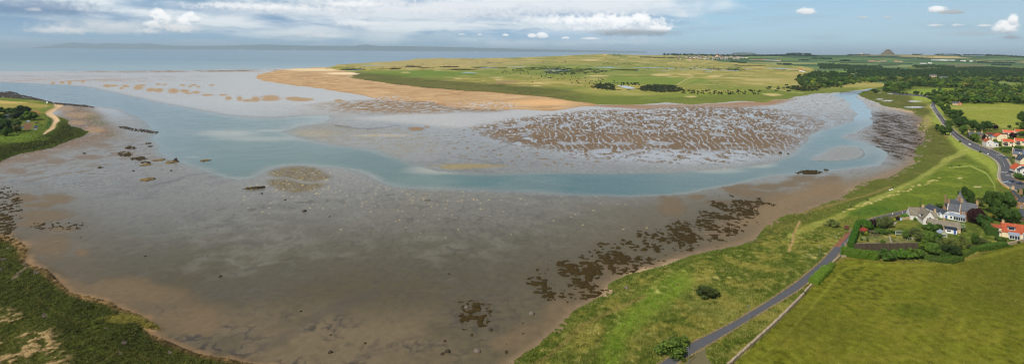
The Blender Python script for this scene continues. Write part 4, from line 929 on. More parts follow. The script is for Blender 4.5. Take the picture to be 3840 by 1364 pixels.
# tree strips on the horizon and between the far fields
STR = [('line of dark trees on the skyline right of the village', [(2960,207),(3064,212)], 5, 16), ('dark rounded wood on the skyline left of the conical hill', [(2945,206),(2980,204),(3045,207)], 3, 24),
 ('skyline trees left of the conical hill', [(3178,208),(3262,206)], 3, 14), ('skyline trees right of the conical hill', [(3420,206),(3462,206)], 3, 14), ('long skyline tree belt right of the conical hill', [(3506,207),(3560,205.5),(3602,209)], 3, 18),
 ('second skyline belt further right', [(3612,208),(3690,207)], 3, 16), ('skyline wood at the right edge of the view', [(3695,209),(3780,213),(3850,217)], 5, 20),
 ('square dark plantation among green fields', [(3040,221),(3119,222)], 5, 12), ('small dark plantation below the skyline', [(3152,228),(3188,229)], 4, 14), ('thin hedge trees left of the plantation', [(3104,233),(3177,231)], 2, 8),
 ('dark clump by the white farm road', [(2914,242),(2966,243)], 4, 14), ('dark clump above the golden field', [(2998,227),(3035,227)], 4, 14), ('straight belt of conifers among the right fields', [(3666,235),(3805,238)], 3, 12),
 ('dark belt below the conifers at right', [(3717,244),(3790,247)], 4, 14), ('dark belt at the right edge behind the wood', [(3600,260),(3720,258),(3850,266)], 8, 16), ('long dark pine belt behind the village', [(2487,206),(2620,208),(2772,211),(2960,209)], 6, 16),
 ('dark trees on the ridge left of the village', [(2400,216),(2530,219)], 3, 10), ('hedge trees right of the village', [(2750,245),(2820,248),(2870,250)], 2, 7), ('scattered trees between village and fields', [(2740,232),(2800,238)], 4, 12),
 ('far hedge line under the skyline', [(3250,214),(3500,216)], 1.5, 6), ('far hedge line in the right fields', [(3440,222),(3600,226)], 3, 9), ('far hedge under the orange barn', [(3150,237),(3420,240)], 1.5, 6), ('far hedge beside the right fields', [(3560,232),(3840,228)], 1.5, 7)]
for lab, pts, th, hm in STR:
    pl = []
    for (ax, ay), (bx, by) in zip(pts[:-1], pts[1:]):
        n = max(3, int(math.hypot(bx-ax, by-ay)/2.2*(1+th/4)))
        for i in range(n):
            q = rnd.random(); pl.append((ax+(bx-ax)*q, ay+(by-ay)*q+rnd.uniform(0, th)*.8-th*.4, rnd.uniform(14, 26), hm*rnd.uniform(.6, 1.1)))
    mass('tree_belt', pl, (44,66,38), TINY, lab, 'tree belt')
# thickets on the links
TH = [('dark scrub thicket right of the small pond', [(2405,340),(2400,330),(2420,322),(2470,320),(2520,322),(2550,332),(2562,340),(2530,345),(2460,346)], 5, (58,68,40)),
 ('dark scrub thicket left of the small pond', [(2218,326),(2240,318),(2270,314),(2310,320),(2350,330),(2378,336),(2300,338),(2240,332)], 5, (58,70,40)),
 ('long dark scrub on the slope of the links', [(1922,260),(1980,254),(2080,250),(2120,254),(2100,262),(1990,263)], 4, (70,80,46)),
 ('broad dark scrub below the long one', [(2020,276),(2060,264),(2110,258),(2200,260),(2290,266),(2240,275),(2120,279)], 4, (66,78,46)),
 ('scrub patch high on the links', [(2248,242),(2290,236),(2360,238),(2372,244),(2300,246)], 3, (66,76,44)),
 ('scrub on the dunes above the green flat', [(1800,242),(1840,234),(1890,236),(1880,242)], 3, (66,80,44)),
 ('thin scrub line near the dune ridge', [(1966,238),(2048,234),(2046,238)], 2.5, (60,74,44)), ('small scrub near the dune ridge', [(2096,238),(2120,231),(2142,237)], 3, (60,74,44)),
 ('dark scrub on the far dune crest', [(1690,226),(1760,222),(1800,226),(1760,229)], 3, (50,66,40)), ('brown bracken thicket on the golden links', [(2651,258),(2680,253),(2712,260),(2690,264),(2660,262)], 4, (92,70,46)),
 ('green scrub beside the brown bracken', [(2717,260),(2750,254),(2780,258),(2798,266),(2750,267)], 6, (60,76,44)), ('trees round the clubhouse on the skyline', [(2285,210),(2300,204),(2325,205),(2336,212),(2400,216)], 8, (48,66,40)),
 ('dark bushes on the bank left of the far wood', [(2942,332),(2980,326),(3024,330),(3070,340),(3010,342)], 7, (62,74,38)), ('thicket before the far wood on the golden bank', [(2980,302),(3000,296),(3060,296),(3100,306),(3010,304)], 9, (60,76,38))]
for lab, poly, hm, cc in TH:
    pts_ = []
    for x, y in fillpoly(poly, 5, 1.3):
        if perlin(np.array([x/22.0]), np.array([y/6.0]), 5)[0] < -.32: continue
        if rnd.random() < .22: x += rnd.gauss(0, 16); y += rnd.gauss(0, 2.5)
        if abs(x-2345) < 42 and 317 < y < 337 and hm >= 5: continue
        pts_.append((x, y, rnd.uniform(7, 15), hm*rnd.uniform(.4, 1.3)))
    mass('thicket', pts_, cc, TINY, lab, 'thicket')
# small bushes dotted over the links
dots = []
for n, (x0, x1, y0, y1), (s0, s1), lab, grp in [(70, (2560,2860,341,356), (4, 8), 'dark round bush in the row of bushes along the foot of the golden links', 'bushes along the foot of the links'),
     (60, (1950,2330,278,314), (4, 7), 'dark bush dotted over the green flat of the links', 'bushes dotted over the green flat'), (34, (1880,1990,262,278), (4, 7), 'dark bush at the left end of the long scrub', 'bushes at the end of the scrub'),
     (45, (1430,1900,228,262), (4, 8), 'small bush on the pale dunes', 'bushes on the dunes'), (26, (2380,2640,246,262), (6, 11), 'small bush on the upper links below the village', 'bushes on the upper links'),
     (26, (2330,2400,312,320), (5, 8), 'bush above the small pond', 'bushes above the pond'), (14, (2870,3010,322,352), (7, 12), 'bush on the golden bank near the footbridge', 'bushes on the golden bank'), (12, (1300,1380,252,264), (5,8), 'bush at the tip of the headland', 'bushes at the tip')]:
    for _ in range(n):
        x = rnd.uniform(x0, x1); q = rnd.random(); y = y0+(y1-y0)*(q if n != 60 else min(1, max(0, (x-x0)/(x1-x0)+rnd.gauss(0, .3))))
        if n == 45: y = 262-(x-1430)*.05-rnd.uniform(0, 14)
        w = rnd.uniform(s0, s1); small(PT, x, y, w*1.2, w*.8, (48,62,34), 'bush', lab, 'bush', grp)
# trees standing alone or in rows by the road and shore
for x, y, w, h, c_, lab in [(3154,329,10,9,MG,'lone round tree on the golden bank right of the far wood'),(3268,310,16,12,DG,'round tree at the end of the far wood'),(3281,350,26,16,DG,'low dark bush beside the river bend'),
    (3436,357,20,16,DG,'dark round tree at the left edge of the bright field'),(3456,357,8,14,DG,'narrow upright tree at the edge of the bright field'),(3468,361,14,8,MG,'low bush between the narrow tree and the hedge'),(3484,362,22,16,DG,'dark tree by the bend of the road'),(3500,366,16,14,DG,'tree just before the road bend'),
    (3386,354,12,12,DG,'small tree behind the far lane'),(3372,352,14,12,MG,'small bushy tree behind the far lane'),(3400,354,8,8,DG,'tiny tree on the far lane'),
    (3514,392,28,22,DG,'tree at the tip of the roadside row by the bend'),(3528,404,26,24,MG,'second tree of the roadside row from the bend'),(3522,380,30,26,YG,'yellow green tree at the head of the roadside row'),(3545,418,30,26,DG,'third tree of the roadside row'),(3560,436,34,28,DG,'dark tree midway along the roadside row'),(3590,440,36,28,DG,'large dark tree behind the roadside row'),
    (3580,456,32,30,DG,'dark tree in the lower half of the roadside row'),(3606,478,46,42,DG,'large dark tree over the road near the stone house'),(3592,470,30,30,DG,'tree leaning over the road wall'),(3612,506,24,36,MG,'bright green tree beside the road wall'),(3628,512,18,16,YG,'low yellow green shrub by the road wall'),
    (3650,490,30,40,DG,'tall dark tree left behind the stone house'),(3676,492,34,36,DG,'dark tree behind the stone house'),(3702,490,34,36,DG,'large dark tree behind the flat roofed house'),(3524,494,28,28,DG,'left tree of the clump between marsh and road'),(3546,506,40,40,DG,'front tree of the clump between marsh and road'),(3558,480,30,28,DG,'rear tree of the clump between marsh and road'),(3600,534,12,8,MG,'low bush on the verge beside the lamp post'),
    (3732,488,20,20,CU_,'copper leaved tree beside the flat roofed house'),(3693,525,20,20,CU_,'copper leaved shrub behind the white roadside house'),(3659,532,28,32,MG,'green tree in front of the stone house'),(3646,528,22,18,DG,'shrub at the stone house corner'),
    (3786,482,18,14,DG,'dark tree behind the rear terrace'),(3728,467,12,6,DG,'small lone shrub in the rough field'),(3800,520,26,22,CU_,'copper tree between the two terraces'),(3808,498,16,22,YG,'thin tree before the rear terrace'),(3834,512,24,22,MG,'green tree right of the copper tree'),
    (3732,536,16,16,YG,'yellow green shrub beside the cream gable'),(3744,548,18,16,MG,'shrub before the cream gable house'),(3752,560,12,10,MG,'low shrub before the hedge'),(3772,572,34,14,MG,'shrub bank below the long hedge'),(3795,530,12,12,DG,'shrub beside the terrace wall'),
    (3836,462,34,44,DG,'large dark tree at the right edge by the rough field'),(3838,492,34,36,DG,'second dark tree at the right edge'),(3815,470,14,14,DG,'small tree left of the right edge trees'),(3800,594,12,10,DG,'dark shrub beside the slate house'),(3823,636,14,12,MG,'shrub beside the white gabled house'),(3822,672,38,22,MG,'round leafy hedge bush at the road corner'),(3838,672,20,14,YG,'yellow green bush at the road corner'),
    (3677,572,12,8,DG,'low verge shrub by the second lamp post'),(3569,625,8,5,DG,'tiny bush on the upper green'),(3598,622,10,5,DG,'small bush on the upper green')]:
    tree(x, y, w, h, c_, lab, kind='B' if h > 14 else 'S', name='tree' if h > 16 else 'bush')
for x, y, w, h, c_, lab in [(3624,757,50,54,DG,'tall dark tree behind the mansion roof'),(3652,768,30,30,DG,'dark shrubby tree right of the tall one behind the mansion'),(3672,772,38,34,OG,'dull green spreading tree behind the mansion garden'),(3683,748,16,12,YE,'yellow shrub above the dull green tree'),(3721,800,58,82,DG,'left tallest tree of the big garden clump'),(3768,806,84,84,DG,'broad tallest tree of the big garden clump'),(3740,782,50,60,DG,'rear tree of the big garden clump'),
    (3757,835,62,58,DG,'front middle tree of the big garden clump'),(3803,836,44,52,DG,'right tree of the big garden clump'),(3692,850,50,44,(62,90,34),'round green tree left of the big garden clump'),(3663,838,60,60,CU_,'large copper beech beside the stone mansion'),(3717,818,28,22,YE,'yellow shrub in front of the big clump'),(3523,782,30,24,DG,'dark round tree behind the slate garage'),
    (3603,866,30,30,PG,'pale silvery round tree on the mansion lawn'),(3613,940,38,54,OG,'tall yellow green tree by the field hedge'),(3659,920,28,42,DG,'dark narrow tree by the field hedge'),(3685,918,36,26,OG,'loose shrub right of the narrow tree'),(3741,903,30,22,MG,'green shrub left of the red roofed cottage'),(3762,906,26,18,DG,'dark low shrub below the red roofed cottage'),(3703,916,30,20,DG,'dark shrub before the lawn edge'),
    (3466,858,24,20,MG,'shrub under the long tan roof'),(3495,870,36,32,MG,'bright shrub in front of the long tan roof'),(3521,868,26,28,DG,'dark shrub left of the lean to'),(3541,864,16,16,MG,'small shrub beside the lean to'),(3432,880,32,26,OG,'shrub at the lawn end'),(3452,908,48,38,OG,'broad olive shrub in the left shrubbery'),(3489,912,54,44,MG,'broad green shrub in the left shrubbery'),(3511,908,38,36,DG,'dark shrub left of the summer house'),(3404,897,26,36,OG,'upright olive shrub at the vegetable garden end'),
    (3475,940,50,38,MG,'green tree behind the netting'),(3505,958,48,46,MG,'large green tree behind the field hedge'),(3534,932,48,40,OG,'dull tree below the summer house'),(3564,938,52,48,OG,'olive tree right of the summer house'),(3570,964,60,46,(44,62,26),'very dark tree on the field edge'),(3531,958,40,36,DG,'dark tree between the green ones on the field edge'),(3636,934,24,22,CU_,'small copper shrub on the field edge'),(3546,972,34,30,DG,'low dark bush on the field edge'),
    (3248,866,42,44,(60,96,28),'round ivy green tree at the lane corner'),(3272,862,22,40,CU_,'dark purple tree at the lane corner'),(3303,856,38,38,OG,'loose olive tree beside the lane'),(3328,852,42,38,OG,'second olive tree beside the lane'),(3367,826,17,18,CU_,'small dark round tree on the lawn by the lane'),(3351,829,16,13,YE,'yellow round shrub beside the lawn'),(3250,884,17,20,YG,'small yellow green conical tree in the vegetable garden'),(3235,880,20,14,DG,'dark low bush behind the conical tree'),
    (3333,876,22,16,MG,'low bush in the vegetable garden middle'),(3310,911,20,17,MG,'round bush above the garden wall'),(3399,897,26,36,MG,'upright bush beside the pergola'),(3353,890,14,11,YE,'yellow flowering bush beside the white pergola'),(3432,826,13,14,MG,'small round bush beside the white garden room'),(3240,898,15,15,PG,'white flowering bush in the vegetable garden'),(3231,902,10,10,DG,'dark small bush beside the white flowering one'),(3254,905,8,16,DG,'slim dark bush in the vegetable garden'),
    (3323,974,56,38,MG,'left bush of the row below the garden wall'),(3368,970,48,40,(84,118,40),'bright second bush of the row below the garden wall'),(3400,970,40,32,(86,122,40),'third bright bush of the row below the garden wall'),(3428,968,48,36,MG,'fourth bush of the row below the garden wall'),(3452,968,36,32,MG,'last bush of the row below the garden wall'),(3290,856,40,10,MG,'low hedge bush by the lane corner'),(3285,874,50,14,DG,'dark low bush behind the frame'),(3310,876,40,14,DG,'dark low bush right of the frame'),
    (3478,852,14,14,MG,'small shrub at the white gable'),(3470,836,12,12,OG,'small shrub beside the white garden room wall'),(3833,738,28,32,DG,'dark round tree beside the junction'),(3112,1012,14,12,DG,'small dark shrub at the end of the bright hedge'),(3016,1102,16,12,DG,'small dark shrub on the field wall'),(3788,926,22,12,MG,'low shrub on the field wall'),(3818,912,18,12,DG,'dark shrub before the red roofed cottage'),(3824,884,12,24,MG,'climbing shrub on the red roofed cottage'),
    (3125,850,38,26,(100,112,60),'pale scrubby bush in the rough grass by the sign'),(3098,848,24,14,(108,116,66),'low pale bush in the rough grass'),(3060,905,10,8,DG,'tiny bush in the rough grass')]:
    tree(x, y, w, h, c_, lab, kind='B' if h > 24 else 'S', name='tree' if h > 24 else 'bush')
tree(2648,1112, 84, 38, (62,74,30), 'dark rounded bush alone in the rough grass', name='bush', kind='S')
tree(2686,1112, 32, 30, (66,78,32), 'right lobe bush touching the lone rounded bush', name='bush', kind='S')
tree(2512,1324, 108, 58, (84,104,38), 'big green bush beside the lane at the bottom', name='bush', kind='S')
tree(2562,1296, 48, 40, (88,108,40), 'smaller bush right behind the big one beside the lane', name='bush', kind='S')
# left headland trees
for x, y, w, h, c_, lab in [(16,428,50,26,DG,'dark tree behind the cottage on the left headland'),(50,430,40,24,DG,'second dark tree behind the cottage on the headland'),(84,440,54,42,(46,62,28),'largest dark tree of the headland clump'),(60,450,50,30,(46,62,28),'dark tree before the cottage roof'),(92,452,30,22,DG,'low dark tree right in the headland clump'),(112,452,40,34,MG,'green tree beside the sandy hollow'),(128,448,28,26,MG,'rightmost tree of the headland clump'),
    (10,496,50,50,DG,'large dark tree at the left edge of the headland'),(48,494,54,48,(84,100,52),'grey green tree beside the car park'),(20,510,44,32,DG,'dark bush at the left edge below the tall tree'),(62,500,28,30,(96,100,60),'thin pale tree beside the parked cars'),(-20,470,50,50,DG,'dark tree cut by the left edge'),(4,458,40,30,DG,'dark tree left of the cottage'),(40,440,16,12,YG,'bright shrub beside the cottage')]:
    tree(x, y, w, h, c_, lab, kind='B')
# ------------------------------------------------------------------ hedges
def polyline_px(pts, step):
    r = []
    for (ax, ay), (bx, by) in zip(pts[:-1], pts[1:]):
        A_, B_ = GP(ax, ay), GP(bx, by); n = max(1, int((B_-A_).length/step))
        r += [A_.lerp(B_, i/n) for i in range(n)]
    r.append(GP(*pts[-1])); return r
def hedge(pts, w, h, col, lab, leaf=.16, dens=26, rough=.12):
    P_ = polyline_px(pts, 1.0); o = P_[0]; rs = np.random.RandomState(len(lab)); V = []; Fc = []; T = []
    mb = MB(); L = [p-o for p in P_]; prof = []
    for i, p in enumerate(L):
        d = (L[min(i+1, len(L)-1)]-L[max(i-1, 0)]).normalized(); n = Vector((-d.y, d.x, 0)); ring = []
        for (a, z) in [(-.5,0),(-.5,.5),(-.44,.93),(0,1.0),(.44,.93),(.5,.5),(.5,0)]:
            j = 1+rs.uniform(-rough, rough); ring.append(p+n*a*w*.93*j+Vector((0,0,z*h*.95*(1+rs.uniform(-rough, rough)*.4)-.15)))
        prof.append(ring)
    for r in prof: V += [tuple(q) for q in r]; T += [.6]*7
    for i in range(len(prof)-1):
        for k in range(6):
            Fc.append((i*7+k, i*7+k+1, i*7+7+k+1, i*7+7+k))
            for _ in range(int(dens*(.6 if k in (0, 5) else 1))):
                a, b_ = rs.rand(2); c_ = (prof[i][k]*(1-a)+prof[i+1][k]*a)*(1-b_)+(prof[i][k+1]*(1-a)+prof[i+1][k+1]*a)*b_
                c_ = np.array(c_)+rs.normal(size=3)*.06*h*.5; u = rs.normal(size=3); u /= np.linalg.norm(u); w_ = np.cross(u, rs.normal(size=3)); w_ /= np.linalg.norm(w_); s = leaf*rs.uniform(.6, 1.4)
                V += [tuple(c_+u*s), tuple(c_+w_*s), tuple(c_-u*s), tuple(c_-w_*s)]; T += [rs.uniform(.7, 1.4)]*4
    n0 = len(prof)*7
    for q in range((len(V)-n0)//4): Fc.append(tuple(n0+q*4+i for i in range(4)))
    Fc += [tuple(range(6, -1, -1)), tuple((len(prof)-1)*7+i for i in range(7))]
    me = bpy.data.meshes.new('hedge'); me.from_pydata(V, [], Fc); a = me.attributes.new('tint', 'FLOAT', 'POINT'); a.data.foreach_set('value', np.array(T, np.float32)); me.materials.append(LEAF); me.update()
    ob = link('hedge', me, None, o); ob.color = (*lin(col), 1); return tag(ob, lab, 'hedge')
hedge([(3158,950),(3200,962),(3288,970)], 5.0, 4.0, (84,112,30), 'broad clipped hedge at the corner of lane and hay meadow')
hedge([(3221,845),(3210,872),(3198,905),(3190,930)], 3.0, 3.4, (70,108,26), 'tall clipped hedge along the lane bend')
hedge([(3050,1064),(3078,1036),(3104,1012)], 4.0, 2.4, (96,126,38), 'bright yellow green hedge between lane and meadow')
hedge([(3112,1006),(3122,994)], 2.5, 1.6, (84,108,34), 'short dark hedge stub above the bright hedge')
hedge([(3390,818),(3436,806)], 3.5, 2.2, (84,122,44), 'green hedge between lane and the white garden room')
hedge([(3722,884),(3706,862),(3700,850)], 5.0, 4.8, (70,96,34), 'tall clipped hedge left of the red roofed cottage')
hedge([(3634,944),(3700,934),(3767,922)], 3.5, 2.6, (84,110,36), 'long green hedge between garden and hay meadow')
hedge([(3758,566),(3822,560)], 5.5, 3.4, (60,88,32), 'long clipped hedge in front of the orange roofed terrace')
hedge([(3590,968),(3634,948)], 3.0, 2.2, (80,100,36), 'hedge joining the dark bush and the long hedge')
hedge([(3258,862),(3300,866),(3340,872)], 2.2, 1.6, (76,104,40), 'low garden hedge behind the vegetable plot')
hedge([(3345,874),(3430,876)], 2.0, 1.5, (62,84,34), 'dark low hedge below the lawn')
hedge([(3448,964),(3500,976),(3560,984),(3600,972)], 4.0, 2.4, (72,94,34), 'ragged hedge at the meadow edge under the dark trees')
# ------------------------------------------------------------------ roads
def resample(pts, n):
    pts = [Vector(p) for p in pts]; L = [0]
    for a, b_ in zip(pts[:-1], pts[1:]): L.append(L[-1]+(b_-a).length)
    r = []
    for i in range(n):
        q = L[-1]*i/(n-1); k = 0
        while k < len(L)-2 and L[k+1] < q: k += 1
        t = (q-L[k])/max(1e-9, L[k+1]-L[k]); r.append(pts[k].lerp(pts[k+1], t))
    return r
def strip(name, left, right, z, mat, n=90, smooth=3, lab=None, kind='structure', cat=None, w=None):
    A_ = resample([GP(*p, z=z) for p in left], n); B_ = resample([GP(*p, z=z) for p in right], n)
    for _ in range(smooth):
        for R_ in (A_, B_): R_[1:-1] = [(R_[i-1]+R_[i]*2+R_[i+1])*.25 for i in range(1, n-1)]
    mb = MB(); v = []
    for a, b_ in zip(A_, B_):
        v += [a, a.lerp(b_, .25), a.lerp(b_, .5), a.lerp(b_, .75), b_]
    f = [(i*5+k, i*5+k+1, i*5+6+k, i*5+5+k) for i in range(n-1) for k in range(4)]
    mb.add(v, f); o = mb.build(name, mat, smooth=True); tag(o, lab, cat, None, kind); return A_, B_
RL = [(3340,347),(3352,354),(3400,358),(3457,362),(3485,370),(3500,380),(3494,388),(3487,398),(3497,414),(3514,439),(3529,462),(3559,496),(3575,515),(3613,542),(3644,560),(3685,575),(3714,589),(3738,608),(3746,630),(3740,656),(3743,675),(3760,692),(3784,704),(3800,716),(3840,730),(3900,742)]
RR = [(3345,340),(3360,348),(3400,352),(3463,356),(3496,365),(3517,375),(3514,382),(3507,390),(3508,399),(3519,416),(3542,445),(3571,476),(3588,493),(3610,510),(3650,533),(3684,546),(3712,557),(3752,572),(3776,588),(3790,610),(3803,632),(3804,651),(3800,663),(3806,676),(3840,688),(3900,698)]
A1, B1 = strip('road', RL, RR, 1.0, ASPH, 140)
LL = [(2440,1390),(2471,1364),(2591,1286),(2740,1213),(2880,1129),(2992,1054),(3081,980),(3141,913),(3208,850),(3240,830),(3275,816),(3340,800),(3402,787),(3476,771),(3500,766)]
LR = [(2505,1390),(2531,1360),(2600,1322),(2740,1239),(2880,1154),(2992,1086),(3081,1016),(3133,965),(3178,905),(3223,853),(3250,838),(3297,825),(3360,808),(3402,798),(3476,779),(3500,773)]
A2, B2 = strip('lane', LL, LR, 1.0, ASPH, 120)
strip('lay_by', [(2560,1364),(2600,1335),(2640,1300)], [(2670,1364),(2650,1340),(2646,1306)], .985, solid('grassy_dirt', (104,96,66), vary=.3, sc=.6), 12)
strip('lay_by', [(3128,922),(3158,886),(3176,868)], [(3146,926),(3172,896),(3190,872)], 1.006, REDGR, 12)
# verges of bare grit along the lane, pavement along the main road
def band(name, E1, off0, off1, z, mat, i0=0, i1=None):
    mb = MB(); v = []; R_ = E1[i0:i1]
    for i, p in enumerate(R_):
        d = (R_[min(i+1, len(R_)-1)]-R_[max(i-1, 0)]).normalized(); n = Vector((-d.y, d.x, 0)); a = p+n*off0; b_ = p+n*off1; v += [(a.x, a.y, z), (b_.x, b_.y, z)]
    mb.add(v, [(2*i, 2*i+1, 2*i+3, 2*i+2) for i in range(len(R_)-1)]); return tag(mb.build(name, mat), kind='structure')
band('grit_verge', A2, 0, .9, .992, DIRT); band('grit_verge', B2, -.8, 0, .992, DIRT)
band('pavement', A1, .05, 1.7, 1.1, PAVE, 45); band('pavement', B1, -1.7, -.05, 1.1, PAVE, 82)
band('kerb', A1, -.12, .07, 1.12, MARK, 45)
# painted lines
C1 = [a.lerp(b_, .5) for a, b_ in zip(A1, B1)]
def dashes(Cl, on, off, w, z, i0=0, i1=None):
    mb = MB(); P_ = Cl[i0:i1]; acc = 0; state = True
    pts = resample(P_, int(sum((a-b_).length for a, b_ in zip(P_[:-1], P_[1:])))+1)
    for i in range(len(pts)-1):
        acc += 1
        if state:
            d = (pts[i+1]-pts[i]).normalized(); n = Vector((-d.y, d.x, 0))*w*.5; a, b_ = pts[i], pts[i+1]
            mb.add([(a.x+n.x, a.y+n.y, z), (b_.x+n.x, b_.y+n.y, z), (b_.x-n.x, b_.y-n.y, z), (a.x-n.x, a.y-n.y, z)], [(0,3,2,1)])
        if acc >= (on if state else off): acc = 0; state = not state
    return mb
mk = dashes(C1, 5, 3, .28, 1.006, 30, 84); m2 = dashes(C1, 3, 4, .3, 1.006, 84, 128)
mk.add(m2.v, m2.f)
e1 = dashes([a.lerp(b_, .05) for a, b_ in zip(A1, B1)], 400, 1, .16, 1.006, 20, 120); mk.add(e1.v, e1.f); e1 = dashes([a.lerp(b_, .95) for a, b_ in zip(A1, B1)], 400, 1, .16, 1.006, 20, 96); mk.add(e1.v, e1.f)
tag(mk.build('road_marking', MARK), kind='structure')
def roundel(x, y, r, digits=True):
    c_ = GP(x, y, z=1.008); mb = MB(); n = 20; ri = r*.8
    v = [(c_.x+math.cos(2*math.pi*i/n)*q, c_.y+1.7*math.sin(2*math.pi*i/n)*q, 1.008) for i in range(n) for q in (ri, r)]
    mb.add(v, [(2*i, 2*((i+1) % n), 2*((i+1) % n)+1, 2*i+1) for i in range(n)])
    def bar(x0, x1, y0, y1): mb.add([(c_.x+x0*r, c_.y+y0*r, 1.008), (c_.x+x1*r, c_.y+y0*r, 1.008), (c_.x+x1*r, c_.y+y1*r, 1.008), (c_.x+x0*r, c_.y+y1*r, 1.008)], [(0,1,2,3)])
    # 30
    for (x0, x1, y0, y1) in [(-.5,-.08,.7,.9),(-.4,-.08,-.1,.1),(-.5,-.08,-.9,-.7),(-.2,-.08,-.7,-.1),(-.2,-.08,.1,.7),(.08,.2,-.9,.9),(.38,.5,-.9,.9),(.2,.38,.7,.9),(.2,.38,-.9,-.7)]: bar(x0, x1, y0, y1)
    return tag(mb.build('road_marking', MARK), kind='structure')
roundel(3759,645,1.7); roundel(3784,645,1.7); roundel(3745,580,1.6)
mb = MB()
for (x, y) in [(3776,657),(3784,657)]:
    c_ = GP(x, y, z=1.008)
    for dx_ in (-.5, 0, .5): mb.add([(c_.x+dx_-.13, c_.y-1.2, 1.008), (c_.x+dx_+.13, c_.y-1.2, 1.008), (c_.x+dx_+.13, c_.y+1.2, 1.008), (c_.x+dx_-.13, c_.y+1.2, 1.008)], [(0,1,2,3)])
tag(mb.build('road_marking', MARK), kind='structure')
# ------------------------------------------------------------------ buildings
def facing(x, y):
    s_, t_ = st_of(x, y); return -math.atan(s_/F)
def window(par, x, z, w, h, y=0.0, name='window', side=None, bars=1):
    """front wall window: white frame proud of the wall, pane set in it"""
    f = MB(); t = .09
    f.box(x-w/2, x-w/2+t, y-.07, y+.02, z, z+h); f.box(x+w/2-t, x+w/2, y-.07, y+.02, z, z+h); f.box(x-w/2+t, x+w/2-t, y-.07, y+.02, z, z+t); f.box(x-w/2+t, x+w/2-t, y-.07, y+.02, z+h-t, z+h)
    for i in range(bars): q = x-w/2+w*(i+1)/(bars+1); f.box(q-.03, q+.03, y-.065, y+.02, z+t, z+h-t)
    p = MB(); p.box(x-w/2+t, x+w/2-t, y-.03, y+.015, z+t, z+h-t)
    if side is not None:   # on a side wall: swap axes; side = x of the wall, faces -x
        for b_ in (f, p): b_.v = [(side+(v[1]-y), v[0], v[2]) for v in b_.v]
    o = f.build(name, PAINT, par); p.build('pane', GLASS, o); return o
